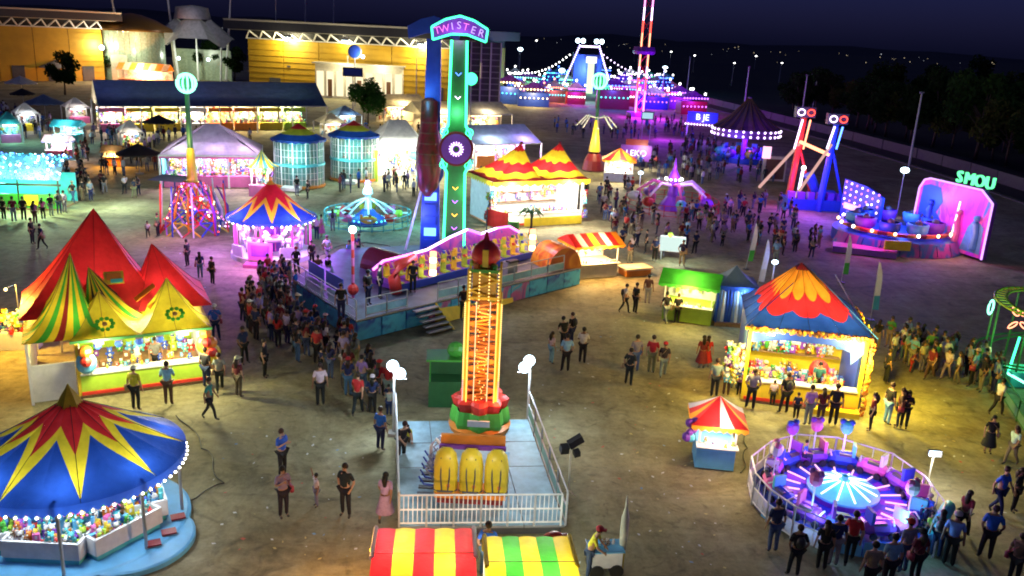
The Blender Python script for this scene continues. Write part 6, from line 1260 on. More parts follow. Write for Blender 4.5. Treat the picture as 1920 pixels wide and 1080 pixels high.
for i, (x, y, k) in enumerate(fb):
    seen[k] = seen.get(k, 0)+1; nm = {'mint': 'mint green', 'white': 'white', 'coral': 'coral red', 'lilac': 'lilac', 'pink': 'pink', 'purple': 'purple', 'warm': 'warm yellow', 'blue': 'blue'}[k]
    b = V2(at(x, y)); t = thing('far_booth', 'far fair booth with rows of %s bulbs at the back of the fair' % nm, 'stall', b, hr.uniform(-.3, .3), 'booths at the back of the fair'); w, h = hr.uniform(4, 7), hr.uniform(2.8, 5)
    MB().box((0, 1.5, h*.4), (w, 3, h*.8), hr.choice(['p_dkgrey', 'p_purple', 'p_teal' if False else 'p_blue', 'p_maroon'])).build('booth_body', t); m = MB(); per = rectper(w+1, 4, h, 4, 0, 1.5); m.roof(per, (0, 1.5, h+1.6), solid(hr.choice(['f_white', 'f_purple', 'f_teal', 'f_grey'])), p=1.4, sub=2); m.build('roof', t)
    m = MB(); key = {'mint': 'g_mint', 'white': 'g_white', 'coral': 'g_coral', 'lilac': 'g_lilac', 'pink': 'g_pink', 'purple': 'g_purple', 'warm': 'g_warm', 'blue': 'g_blue'}[k]
    bulbs(m, line((-w/2, -.6, h), (w/2, -.6, h), 9), .2, key); bulbs(m, line((-w/2, -.4, h*.5), (w/2, -.4, h*.5), 7), .17, hr.choice([key, 'g_white', 'g_cyan'])); bulbs(m, [(0, 1.5, h+1.8), (-w/2, 1.5, h+.8), (w/2, 1.5, h+.8)], .26, hr.choice(['g_white', key])); stuff(m.build('bulb_string', t))
    lamp(t, (0, -2.2, h*.8), 620, {'mint': (.1, 1, .55), 'white': (.7, .8, 1), 'coral': (1, .2, .12), 'lilac': (.4, .2, 1), 'pink': (1, .1, .7), 'purple': (.42, .02, 1), 'warm': (1, .75, .35), 'blue': (.06, .12, 1)}[k], .4)
for x, y, r_, k1, k2, lb in [(1030, 182, 3.6, 'g_mint', 'g_cyan', 'far round ride under a cone of mint bulbs left of the swing frame'), (1168, 184, 3.8, 'g_purple', 'g_lilac', 'far round ride under a cone of violet bulbs right of the swing frame'), (1240, 192, 3.2, 'g_lilac', 'g_blue', 'far round ride under a cone of lilac bulbs beside the light tower')]:
    b = V2(at(x, y)); t = thing('bulb_carousel', lb, 'fair ride', b); ze = 3.6; za = 6.6
    m = MB(); per = circle(r_, ze, 20); m.roof(per, (0, 0, za), gores(['f_purple', 'f_blue'], 1), p=1.3, sub=3); c = m.build('canopy', t); m = MB(); bulbs(m, per, .2, k1); bulbs(m, [(r_*f*math.cos(2*PI*i/10), r_*f*math.sin(2*PI*i/10), ze+(za-ze)*(1-f)**1.3+.1) for i in range(10) for f in (.25, .5, .75)], .16, k2); stuff(m.build('bulb_strings', c))
    MB().cyl((0, 0, 0), (0, 0, za), .4, .2, 10, 'p_purple').build('centre_post', t); m = MB(); m.lathe([(r_, 0), (r_-.2, .6), (.01, .6)], 20, 'p_blue', cap=False); m.build('platform', t)
    for i in range(8): an = 2*PI*i/8; MB().ball((r_*.7*math.cos(an), r_*.7*math.sin(an), 1.3), .7, ['p_red', 'p_blue', 'p_yellow', 'p_cyan'][i % 4], 8, 5, (1, 1, .8)).build('ride_car', t)
    lamp(t, (0, -r_-1, 3), 900, {'g_mint': (.1, 1, .6), 'g_purple': (.4, .03, 1), 'g_lilac': (.3, .1, 1)}[k1], .4)
# ring of bunting lights strung over the far fair
for (x0, y0, x1, y1, lb) in [(960, 135, 1075, 98, 'sagging string of white bulbs left of the far swing ride'), (1125, 98, 1250, 140, 'sagging string of lilac bulbs right of the far swing ride')]:
    p, q = atY(x0, y0, 215), atY(x1, y1, 215); o = MB(); pts = []
    for i in range(19): f = i/18; v = p.lerp(q, f); v.z -= 2.0*math.sin(PI*f); pts.append(v-p)
    o.tube(pts, .03, 4, 'p_black'); bulbs(o, pts[1:-1], .2, 'g_white' if x0 < 1000 else 'g_lilac'); tag(o.build('string_lights', loc=p), lb, 'string lights')
    for v in (p, q): 
        tt = thing('light_pole', 'thin pole holding up a string of bulbs at the far fair', 'pole', (v.x, v.y, 0), 0, 'string light poles'); MB().cyl((0, 0, 0), (0, 0, v.z+.1), .1, .07, 6, 'galv').build('post', tt); MB().box((0, 0, .08), (.5, .5, .16), 'concrete').build('base', tt)
# lit trailer sign
b = V2(at(1190, 312)); t = thing('sign_trailer', 'small trailer with white outlined letters on a dark panel near the red pagoda roof', 'trailer', b, -.05); MB().box((0, 0, 1.6), (3.6, .8, 1.9), 'p_purple').build('body', t); MB().box((0, -.42, 2.9), (2.6, .1, .7), 'p_maroon').build('top_panel', t); text_mesh('letters', 'LEKO', 1.0, 'g_soft', t, (0, -.46, 1.6), (PI/2, 0, 0), .04); lamp(t, (1, -2, 2), 200, (1, .9, .7), .3)
for x in (-1.1, 1.1): MB().cyl((x, -.4, .4), (x, .4, .4), .4, .4, 14, 'p_black').build('wheel', t)
b = V2(at(1210, 262)); t = thing('pylon_sign', 'slim pylon with small lit screen near the purple lit ground', 'sign', b); MB().box((0, 0, 3.6), (1.9, .25, 1.2), 'p_dkgrey').build('panel', t); MB().box((0, -.16, 3.6), (1.6, .05, .9), glow('g_screen', (.5, .8, 1), .9)).build('screen', t)
for x in (-.6, .6): MB().cyl((x, 0, 0), (x, 0, 3.1), .06, .06, 6, 'galv').build('leg', t)

# ---------------- green neon coaster at the right edge
b = V2(at(1930, 720)); t = thing('kiddie_coaster', 'kiddie coaster loop edged in yellow green with a coral neon butterfly', 'fair ride', b)
zc = 3.6; R1 = 2.0
for rr_, k in ((R1, 'p_lime'), (R1-.5, 'p_lime')): m = MB(); m.tube([(.35+rr_*math.cos(2*PI*i/36), .9+rr_*math.sin(2*PI*i/36), zc+.25*math.sin(2*PI*i/36)) for i in range(36)], .055, 6, k, True); m.build('track_rail', t)
for i in range(36): an = 2*PI*i/36; MB().beam((.35+R1*math.cos(an), .9+R1*math.sin(an), zc+.25*math.sin(an)), (.35+(R1-.5)*math.cos(an), .9+(R1-.5)*math.sin(an), zc+.25*math.sin(an)), .05, 'p_olive' if False else 'p_yellow').build('sleeper', t)
for rr_ in (R1+.5, R1): m = MB(); m.tube([(.4+rr_*math.cos(2*PI*i/36), .9+rr_*math.sin(2*PI*i/36), 1.3+.4*math.cos(2*PI*i/36)) for i in range(36)], .05, 6, 'p_dkgreen', True); m.build('lower_rail', t)
for i in range(8): an = 2*PI*i/8; MB().cyl((.35+R1*math.cos(an), .9+R1*math.sin(an), 0), (.35+R1*math.cos(an), .9+R1*math.sin(an), zc), .05, .05, 6, 'p_dkgreen').build('support', t)
q = at(1858, 576, 3.2)-b; m = MB(); m.tube([(.18*math.cos(a_), 0, .34*math.sin(a_)) for a_ in [2*PI*i/14 for i in range(14)]], .05, 5, 'g_mint', True); m.build('neon_ring', t, loc=(q.x, q.y, 3.2), rz=.5)
q = at(1912, 598, 2.8)-b
for sx in (-1, 1):
    for zz, ll in ((.22, .45), (-.2, .32)): m = MB(); m.tube([(sx*(.06+.2*(1-math.cos(a_))), 0, zz+ll*.6*math.sin(a_)*(1 if zz > 0 else -1)*.6+zz*.6*(1-math.cos(a_))) for a_ in [2*PI*i/14 for i in range(14)]], .03, 5, 'g_coral', True); m.build('neon_wing', t, loc=(q.x, q.y, 2.8))
p0, p1 = at(1912, 632, 2.2)-b, at(1890, 700, .6)-b; MB().cyl((p0.x, p0.y, 2.2), (p1.x, p1.y, .6), .05, .05, 6, 'g_green').build('neon_tube', t); p2_ = at(1925, 720, .6)-b; MB().cyl((p1.x, p1.y, .6), (p2_.x, p2_.y, .6), .06, .06, 6, 'g_mint').build('neon_tube', t)
m = MB(); m.box((p1.x+.8, p1.y+.3, .4), (1.6, 1.2, .7), 'p_cyan'); m.build('station_box', t); N = 6; railing(t, [loc_of(b, at(x, y)) for x, y in ((1862, 708), (1876, 745), (1905, 790), (1945, 850))], 1.0, 'p_dkgreen', 'fence_section', 'rail_net')
lamp(t, (-.4, -1.2, 2.6), 90, (.2, 1, .4), .2); lamp(t, (-1.0, .4, 2.0), 40, (.4, 1, .3), .2)
# ---------------- lamps, flags and small pieces
def head_lamp(px, py, pyt, label, power, col, key='g_cool', r=.16, postkey='p_white'):
    b = V2(at(px, py)); h = hgt(b, pyt); t = thing('lamp_post', label, 'lamp post', b); MB().cyl((0, 0, 0), (0, 0, h), .055, .045, 8, postkey).build('post', t); MB().ball((0, -.05, h+.1), r, key, 10, 6, (1.2, 1, .8)).build('lamp_head', t); MB().box((0, 0, .05), (.4, .4, .1), 'concrete').build('base', t); lamp(t, (0, -.3, h+.35), power, col, .15); return t
head_lamp(1681, 405, 321, 'white post with blue white lamp left of the neon backdrop', 190, (.10, .25, 1), r=.34)
head_lamp(1197, 372, 326, 'small white lamp post beside the red pagoda roofed stall', 130, (.8, .95, 1), r=.2)
head_lamp(1446, 540, 494, 'small blue white lamp behind the pyramid tent', 70, (.15, .25, 1), r=.17)
head_lamp(973, 150, 93, 'tall bright lamp beyond the grey louvred annex', 500, (.95, 1, .9), r=.7)
head_lamp(224, 152, 82, 'bright lamp before the glazed atrium', 900, (1, 1, .8), r=.5)
head_lamp(1050, 190, 133, 'tall white lamp left of the far swing ride', 450, (.5, .6, 1), r=.6)
def flood_stand(px, py, pyt, label, on):
    b = V2(at(px, py)); h = hgt(b, pyt); t = thing('flood_stand', label, 'flood light', b); MB().cyl((0, 0, .1), (0, 0, h), .035, .03, 8, 'p_cream').build('pole', t)
    for i in range(3): an = 2*PI*i/3+.5; MB().cyl((0, 0, .35), (.35*math.cos(an), .35*math.sin(an), 0), .02, .02, 6, 'p_cream').build('leg', t)
    if on: MB().box((0, -.06, h), (.42, .14, .22), 'p_dkgrey').box((-.05, -.15, h+.02), (.36, .04, .17), 'g_cool').build('lamp_head', t); lamp(t, (0, -.4, h), 60, (1, 1, .95), .1)
    else:
        for o, s, r_ in (((.12, 0, h+.28), (.5, .18, .3), .5), ((-.22, 0, h), (.26, .24, .26), 0), ((.18, -.05, h-.1), (.2, .2, .2), .2)): ob = MB().box((0, 0, 0), s, 'p_black').build('lamp_head', t, loc=o); ob.rotation_euler = (.3, -r_, .3)
flood_stand(1064, 936, 842, 'unlit stand with black flood lamps by the drop tower railing', False); flood_stand(1738, 912, 848, 'thin stand with one lit white flood lamp behind the spinning ride', True)
def feather(px, py, pyt, lean, keys, label):
    b = V2(at(px, py)); h = hgt(b, pyt); t = thing('feather_flag', label, 'flag', b); MB().cyl((0, 0, 0), (lean*.6, 0, h), .02, .012, 6, 'steel').build('pole', t); MB().cyl((0, 0, 0), (0, 0, .06), .22, .22, 10, 'p_dkgrey').build('base', t); m = MB(); n = 10
    for i in range(n):
        f0, f1 = .18+.8*i/n, .18+.8*(i+1)/n; w = lambda f: .34*math.sin(min(1, (1.03-f)*2.2)*PI/2); yy = lambda f: .05*math.sin(f*9)
        m.add([(lean*.6*f0, yy(f0), h*f0), (lean*.6*f0+w(f0), -yy(f0), h*f0), (lean*.6*f1+w(f1), -yy(f1), h*f1), (lean*.6*f1, yy(f1), h*f1)], [(0, 1, 2, 3)], keys[0] if i > 2 else keys[1])
    m.build('sail', t, smooth=True)
feather(1398, 505, 418, .5, ['f_cream', 'f_green'], 'cream feather flag in the purple crowd'); feather(1418, 545, 448, .5, ['f_white', 'f_cream'], 'thin white feather flag left of the pyramid tent top'); feather(1577, 530, 440, .1, ['f_cream', 'f_green'], 'cream feather flag beside the pink entry ramp'); feather(1632, 600, 490, -.1, ['f_cream', 'f_teal'], 'cream and teal feather flag behind the pyramid tent')
b = V2(at(912, 435)); t = thing('flag', 'maroon flag on a dark pole in front of the twin peaked booth', 'flag', b); h = hgt(b, 392); MB().cyl((0, 0, 0), (0, 0, h), .06, .05, 6, 'p_dkgrey').build('pole', t); m = MB()
for i in range(6): x0, x1 = i*.27, (i+1)*.27; m.add([(x0, .1*math.sin(x0*4), h-1.25-.06*i), (x1, .1*math.sin(x1*4), h-1.25-.06*(i+1)), (x1, .1*math.sin(x1*4), h-.04*(i+1)), (x0, .1*math.sin(x0*4), h-.04*i)], [(0, 1, 2, 3)], 'f_maroon')
m.build('flag_cloth', t)
b = V2(at(993, 440)); t = thing('palm_figure', 'small artificial green palm by the yellow barrier', 'artificial palm', b); MB().tube([(0, 0, 0), (.1, 0, .8), (.05, 0, 1.6)], [.12, .09, .08], 7, 'bark').build('trunk', t)
for i in range(9): an = 2*PI*i/9; MB().tube([(.05, 0, 1.6), (.5*math.cos(an), .5*math.sin(an), 1.95), (1.0*math.cos(an), 1.0*math.sin(an), 1.45)], [.05, .12, .02], 4, 'p_dkgreen').build('frond', t)
b = V2(at(962, 440)); t = thing('green_bin', 'bright green litter drum before the twin peaked booth', 'litter bin', b); m = MB(); m.lathe([(.4, 0), (.45, .5), (.42, 1.0), (.35, 1.05)], 14, 'p_green'); m.build('drum', t); MB().lathe([(.46, .48), (.47, .56)], 14, 'p_yellow', cap=False).build('band', t)
# white lit screen table
b = V2(at(1258, 486)); t = thing('lit_screen', 'white glowing promotional screen standing amid the crowd', 'screen', b, -.15); MB().box((0, 0, 1.1), (1.75, .12, 1.1), 'p_white').build('panel', t); MB().box((0, -.08, 1.1), (1.65, .04, 1.0), glow('g_screenw', (.78, 1, .92), .95)).build('screen_face', t); MB().ball((-.2, -.05, 1.75), .2, 'p_lime', 8, 6).build('green_figure', t)
for x in (-.7, .7): MB().box((x, 0, .28), (.08, .5, .55), 'galv').build('leg', t)
lamp(t, (0, -1.2, 1.6), 120, (.75, 1, .9), .3)
a = V2(at(1425, 338)); t = thing('mirror_frame', 'upright cream framed panel beside the red swing tower', 'panel', a); h = hgt(a, 292); MB().box((1.4, 0, h/2), (2.6, .2, h), 'p_cream').build('frame', t); MB().box((1.45, -.12, h/2-.05), (2.1, .05, h*.8), 'p_brown').build('panel', t); MB().box((.3, -.2, h+.4), (.9, .2, 1.3), 'g_rose').build('glowing_flag', t)  # flag glows by itself, light put into its material
# vendor cart
b = V2(at(1132, 1072)); t = thing('vendor_cart', 'white vendor cart with a tall rocket shaped bottle beside the yellow striped tent', 'cart', b, .15); MB().box((0, 0, .55), (.85, .55, .5), 'p_white').build('cart_body', t); MB().box((0, 0, .82), (.95, .65, .04), 'p_ltblue').build('counter_top', t)
for x in (-.28, .28): MB().cyl((x, -.32, .2), (x, .32, .2), .2, .2, 14, 'p_black').build('wheel', t)
m = MB(); toys(m, 10, ((-.3, .3), (-.2, .2), (.86, .92)), (.04, .07)); stuff(m.build('goods', t)); m = MB(); m.lathe([(.09, .6), (.12, 1.2), (.11, 1.7), (.04, 2.0), (.03, 2.25), (.005, 2.4)], 12, 'p_cream', c=(.5, .05, 0)); m.build('bottle_rocket', t, smooth=True); MB().box((.5, .05, .35), (.12, .12, .7), 'p_yellow').build('bottle_stand', t)
MB().tube([(-.4, -.2, .8), (-.55, -.2, .95), (-.55, .2, .95), (-.4, .2, .8)], .02, 6, 'steel').build('handle', t)
# ================================================================= PEOPLE
tinted('cloth', .75, .45); tinted('skin_tint', .55, .08); tinted('hair_tint', .5, .3); paint('eye_dark', (.02, .015, .012)); paint('lip', (.32, .10, .08)); paint('shoe', (.05, .045, .04))
def skin_mesh(name, verts, edges, matkey, sub=1, ysc=.82):
    me = bpy.data.meshes.new(name); me.from_pydata([v[0] for v in verts], edges, []); ob = bpy.data.objects.new(name, me); COL.objects.link(ob)
    ob.modifiers.new('s', 'SKIN'); lay = me.skin_vertices[0].data
    for i, v in enumerate(verts): lay[i].radius = (v[1], v[1]); lay[i].use_root = (i == 0)
    if sub: sm = ob.modifiers.new('d', 'SUBSURF'); sm.levels = sub; sm.render_levels = sub
    dg = bpy.context.evaluated_depsgraph_get(); out = bpy.data.meshes.new_from_object(ob.evaluated_get(dg)); bpy.data.objects.remove(ob)
    out.name = name; out.materials.clear(); out.materials.append(MATS[matkey]); out.transform(Matrix.Scale(ysc, 4, (0, 1, 0)))
    out.polygons.foreach_set('use_smooth', [True]*len(out.polygons)); return out
def skeleton(P):
    V, E, ix = [], [], {}
    def add(n, p, r, par=None):
        ix[n] = len(V); V.append((Vector(p), r))
        if par is not None: E.append((ix[par], ix[n]))
    lean = Vector(P.get('lean', (0, 0, 0))); z0 = P.get('z0', 0)
    def T(p, f=1): v = Vector(p); return v+lean*f*max(0, (v.z-.95))/.7+Vector((0, 0, z0))
    add('pelvis', T((0, 0, .96)), .145); add('belly', T((0, 0, 1.12)), .135, 'pelvis'); add('chest', T((0, 0, 1.31)), .15, 'belly'); add('neck', T((0, 0, 1.47)), .058, 'chest'); add('jaw', T((0, -.015, 1.54)), .062, 'neck'); add('head', T((0, -.01, 1.62)), .095, 'jaw'); add('crown', T((0, 0, 1.70)), .07, 'head')
    add('nose', T((0, -.125, 1.60)), .014, 'head')
    for s, n in ((-1, 'l'), (1, 'r')):
        A = P.get('arm_'+n, [(.25, .04, 1.14), (.27, -.04, .90)]); e, w = [Vector((s*a[0], a[1], a[2])) for a in A]
        add('sh'+n, T((s*.175, 0, 1.41)), .062, 'chest'); add('el'+n, T(e), .044, 'sh'+n); add('wr'+n, T(w), .03, 'el'+n)
        d = (w-e).normalized(); side = Vector((-s*.6, -.8, 0)); side = (side-d*side.dot(d)).normalized(); nrm = d.cross(side)
        add('pa'+n, T(w+d*.075), .034, 'wr'+n)
        for k, (o, L) in enumerate(((-.03, .075), (-.01, .088), (.01, .084), (.03, .066))):
            b0 = w+d*.10+side*o; k1 = b0+d*L*.5+nrm*s*.004; k2 = b0+d*L*.9+nrm*s*.022; add('f%d%s' % (k, n), T(k1), .0095, 'pa'+n); add('t%d%s' % (k, n), T(k2), .008, 'f%d%s' % (k, n))
        add('th'+n, T(w+d*.07+side*.05), .011, 'pa'+n); add('tt'+n, T(w+d*.115+side*.07), .009, 'th'+n)
        Lg = P.get('leg_'+n, [(.10, -.02, .50), (.105, .015, .09), (.115, -.16, .045)]); kn, an, to = [Vector((s*a[0], a[1], a[2]+z0)) for a in Lg]
        add('hp'+n, (s*.088, 0, .90+z0), .09, 'pelvis'); add('kn'+n, kn, .062, 'hp'+n); add('an'+n, an, .045, 'kn'+n); add('to'+n, to, .042, 'an'+n)
    return V, E, ix
paint('p_bagred', (.3, .03, .05)); paint('p_bagtan', (.3, .2, .1))
SIT = dict(leg_l=[(.11, -.42, .93), (.11, -.42, .5), (.11, -.6, .46)], leg_r=[(.11, -.42, .93), (.11, -.42, .5), (.11, -.6, .46)], arm_l=[(.24, -.12, 1.15), (.15, -.36, 1.12)], arm_r=[(.24, -.12, 1.15), (.15, -.36, 1.12)])
POSES = dict(
    stand={}, pocket=dict(arm_l=[(.28, .07, 1.15), (.2, -.02, .95)], arm_r=[(.27, .07, 1.15), (.2, -.03, .94)], leg_r=[(.13, -.05, .5), (.16, -.05, .09), (.2, -.2, .045)]),
    walk=dict(leg_l=[(.095, -.2, .53), (.09, -.28, .10), (.09, -.45, .07)], leg_r=[(.1, .08, .50), (.1, .36, .16), (.1, .25, .045)], arm_l=[(.24, .16, 1.16), (.22, .14, .92)], arm_r=[(.24, -.12, 1.15), (.22, -.28, .96)], lean=(0, -.05, 0)),
    phone=dict(arm_l=[(.24, -.06, 1.16), (.1, -.32, 1.33)], arm_r=[(.25, .03, 1.14), (.12, -.28, 1.28)]),
    talk=dict(arm_l=[(.26, -.02, 1.16), (.22, -.27, 1.10)], arm_r=[(.27, .06, 1.15), (.25, .0, .91)], leg_l=[(.14, -.06, .5), (.17, -.08, .09), (.22, -.24, .045)], lean=(.06, -.04, 0)),
    cross=dict(arm_l=[(.25, -.04, 1.16), (-.03, -.22, 1.20)], arm_r=[(.25, -.03, 1.15), (-.02, -.24, 1.14)], leg_r=[(.14, -.02, .5), (.19, .02, .09), (.24, -.13, .045)], lean=(-.05, .05, 0)),
    carry=dict(arm_l=[(.25, .05, 1.15), (.16, -.24, 1.16)], arm_r=[(.26, .05, 1.14), (.28, -.04, .88)], leg_l=[(.1, -.12, .51), (.1, -.10, .10), (.1, -.27, .05)], leg_r=[(.1, .04, .49), (.1, .2, .11), (.1, .05, .04)], lean=(.03, -.06, 0)),
    raise_=dict(arm_l=[(.32, -.08, 1.5), (.3, -.14, 1.75)], arm_r=[(.25, .04, 1.14), (.26, -.05, .9)]),
    lean=dict(lean=(0, -.28, -.05), arm_l=[(.22, -.2, 1.16), (.16, -.45, 1.02)], arm_r=[(.22, -.2, 1.16), (.16, -.46, 1.02)]), sit=SIT)
TPL = {}; HEADS = {}
for nm, P in POSES.items():
    V, E, ix = skeleton(P); body = skin_mesh('person_body', V, E, 'skin_tint')
    hd = V[ix['head']][0]; body.materials.append(MATS['eye_dark']); body.materials.append(MATS['lip']); body.materials.append(MATS['shoe'])
    feet = [V[ix['anl']][0], V[ix['anr']][0], V[ix['tol']][0], V[ix['tor']][0]]
    for p in body.polygons:
        c = Vector((p.center.x, p.center.y/.82, p.center.z)); d = c-hd
        if d.y < -.05 and abs(abs(d.x)-.038) < .02 and abs(d.z-.01) < .014: p.material_index = 1
        elif d.y < -.05 and abs(d.x) < .028 and -.075 < d.z < -.05: p.material_index = 2
        elif min((c-f).length for f in feet) < .085: p.material_index = 3
    def subset(keys, grow, extra=()):
        vs = [(V[ix[k]][0].copy(), V[ix[k]][1]*1.08+grow) for k in keys]; m_ = {ix[k]: i for i, k in enumerate(keys)}
        return vs, [(m_[a], m_[b]) for a, b in E if a in m_ and b in m_]
    def shorten(vs, keys, k, par, f): i, j = keys.index(k), keys.index(par); vs[i] = (vs[j][0].lerp(vs[i][0], f), vs[i][1])
    kk = ['pelvis', 'belly', 'chest', 'neck', 'shl', 'ell', 'shr', 'elr']; vs, es = subset(kk, .012); vs[3] = (vs[2][0].lerp(vs[3][0], .55), .08); shorten(vs, kk, 'ell', 'shl', .85); shorten(vs, kk, 'elr', 'shr', .85); vs[0] = (vs[0][0]+Vector((0, 0, -.02)), vs[0][1]); shirt = skin_mesh('shirt', vs, es, 'cloth')
    kk = ['pelvis', 'hpl', 'knl', 'anl', 'hpr', 'knr', 'anr']; vs, es = subset(kk, .010); trs = skin_mesh('trousers', vs, es, 'cloth')
    hs = []
    for long_ in (0, 1):
        m = MB(); c = hd+Vector((0, .012, .03)); m.ball((c.x, c.y*.82, c.z+.012), .112, 'hair_tint', 10, 7, (.92, .88, .98)); n0 = len(m.v)
        m.v = [(x, y+max(0, (hd.z-z)*.9) if y < hd.y*.82-.02 and z < hd.z+.05 else y, max(z, hd.z-.03) if y < hd.y*.82+.01 else z) for x, y, z in m.v]
        if long_: m.tube([(c.x, c.y*.82+.06, c.z), (c.x, c.y*.82+.10, c.z-.15), (c.x, c.y*.82+.09, c.z-.36)], [.09, .10, .06], 7, 'hair_tint')
        o = m.build('hair', smooth=True); hs.append(o.data); bpy.data.objects.remove(o)
    TPL[nm] = (body, shirt, trs, hs); HEADS[nm] = Vector((hd.x, hd.y*.82, hd.z+.04))
m = MB(); m.lathe([(.17, 1.0), (.2, .8), (.3, .42), (.31, .38)], 12, 'cloth', cap=False); o = m.build('dress', smooth=True); SKIRT = o.data; bpy.data.objects.remove(o)
m = MB(); m.lathe([(.112, 0), (.11, .06), (.06, .11), (.005, .115)], 12, 'cloth', cap=False); m.box((0, -.13, .01), (.16, .12, .015), 'cloth'); o = m.build('cap', smooth=True); CAP = o.data; bpy.data.objects.remove(o)
C_ = dict(black=(.02, .02, .022), navy=(.02, .03, .10), blue=(.03, .16, .62), white=(.7, .7, .7), grey=(.25, .26, .28), red=(.5, .03, .03), maroon=(.18, .02, .03), yellow=(.72, .55, .04), teal=(.05, .25, .25), lilac=(.38, .28, .55), khaki=(.28, .22, .12), brown=(.14, .08, .05), denim=(.08, .13, .24), pink=(.65, .18, .35), green=(.08, .28, .06), orange=(.6, .2, .03), light_blue=(.25, .45, .65), cream=(.6, .52, .38), lime=(.4, .6, .08))
SKINS = [(.42, .24, .15), (.36, .19, .11), (.48, .29, .19), (.28, .15, .09)]; HAIRS = [(.015, .012, .010), (.03, .018, .012), (.05, .03, .02)]
PEOPLE = 0
BAGS = []
for ky in ('p_black', 'p_bagred', 'p_bagtan'):
    m = MB()
    if ky == 'p_black': m.ball((0, .19, 1.26), .17, ky, 8, 6, (.85, .55, 1.2)); m.tube([(.1, .1, 1.42), (.13, -.12, 1.36), (.12, .02, 1.1)], .016, 5, ky); m.tube([(-.1, .1, 1.42), (-.13, -.12, 1.36), (-.12, .02, 1.1)], .016, 5, ky)
    else: m.box((.27, .02, .92), (.1, .24, .2), ky); m.tube([(.26, -.06, 1.02), (.1, -.13, 1.3), (-.12, .0, 1.47), (.06, .13, 1.25), (.26, .1, 1.02)], .012, 4, ky)
    o = m.build('bag', smooth=True); BAGS.append(o.data); bpy.data.objects.remove(o)
HALFWORDS = dict(stand='standing', talk='talking', cross='pausing', carry='strolling', pocket='waiting', walk='walking', phone='filming', raise_='waving', lean='leaning', sit='seated')
def person(loc, rz, pose='stand', shirt='black', trs='denim', where='', long_=False, child=False, dress=False, cap=None, label=None, group=None, pr=random):
    global PEOPLE; PEOPLE += 1
    body, sh, tr, hs = TPL[pose]; cl = lambda n: n.replace('_', ' ')
    if not label:
        who = 'child' if child else 'person'
        label = '%s in %s %s%s %s %s' % (who, cl(shirt), 'dress' if dress else 'top', '' if dress else ' and %s trousers' % cl(trs), HALFWORDS[pose], where)
        if len(label.split()) > 15: label = label.replace(' and %s trousers' % cl(trs), '')
        if not group: group = 'people '+where
        if long_ and not dress and len(label.split()) < 14: label = label.replace(who+' in', 'long haired '+who+' in')
    o = bpy.data.objects.new('person', body); COL.objects.link(o); o.location = loc; o.rotation_euler.z = rz; tag(o, label.strip(), 'person', group)
    s = (.64 if child else 1.0)*pr.uniform(.95, 1.06)*(.95 if long_ else 1); o.scale = (s, s, s); o.color = (*pr.choice(SKINS), 1)
    j = lambda c: tuple(min(1, x*pr.uniform(.8, 1.2)) for x in c)
    def ch(nm, me, c): k = bpy.data.objects.new(nm, me); COL.objects.link(k); k.parent = o; k.color = (*j(c), 1); return k
    ch('shirt', sh, C_[shirt])
    if dress: ch('skirt', SKIRT, C_[shirt])
    else: ch('trousers', tr, C_[trs])
    ch('hair', hs[1 if long_ else 0], pr.choice(HAIRS))
    if pr.random() < .3 and not child: k = bpy.data.objects.new('bag', BAGS[pr.randrange(3)]); COL.objects.link(k); k.parent = o
    if cap is None and pr.random() < .14: cap = pr.choice(['red', 'navy', 'black', 'white', 'cream'])
    if cap: k = ch('cap', CAP, C_[cap]); k.location = HEADS[pose]
    return o
def P(px, py, *a, **k): return person(at(px, py), *a, **k)
D = math.radians
gA_, gB_ = 'at the counter of the red peaked game tent', 'on open ground before the drop tower'
P(530, 893, D(60), 'phone', 'blue', 'black', gB_); P(532, 970, D(40), 'phone', 'grey', 'black', gB_); P(594, 950, D(-60), 'raise_', 'white', 'grey', gB_, child=True); P(648, 967, D(-20), 'pocket', 'black', 'black', gB_)
P(722, 978, D(170), 'walk', 'lilac', 'grey', 'beside the drop tower railing', long_=True, dress=True)
P(256, 770, D(170), 'stand', 'yellow', 'black', gA_); P(317, 760, D(185), 'phone', 'light_blue', 'brown', gA_); P(394, 788, D(100), 'walk', 'teal', 'black', 'striding past the red peaked game tent'); P(448, 745, D(150), 'stand', 'maroon', 'brown', 'near the red peaked game tent', long_=True); P(388, 728, D(160), 'stand', 'black', 'navy', gA_); P(413, 735, D(200), 'walk', 'grey', 'black', 'near the red peaked game tent'); P(405, 638, D(20), 'pocket', 'blue', 'navy', 'behind the red peaked game tent')
P(497, 708, D(90), 'stand', 'black', 'black', 'at the edge of the queue'); P(458, 683, D(60), 'pocket', 'navy', 'black', 'at the edge of the queue'); P(601, 762, D(200), 'stand', 'white', 'black', 'at the edge of the queue')
P(713, 845, D(150), 'stand', 'blue', 'navy', 'by the post of the drop tower'); P(764, 848, D(20), 'stand', 'yellow', 'brown', 'inside the drop tower railing', child=True); P(752, 870, D(40), 'lean', 'black', 'black', 'inside the drop tower railing')
person(at(912, 1085), D(170), 'pocket', 'blue', 'denim', 'between the two striped barrel tents', label='person in bright blue top between the two striped barrel tents'); person(at(1102, 1084), D(75), 'lean', 'yellow', 'denim', cap='red', label='vendor in yellow shirt and red cap leaning over the white cart')
W_ = 'on the open ground right of the pendulum ride'
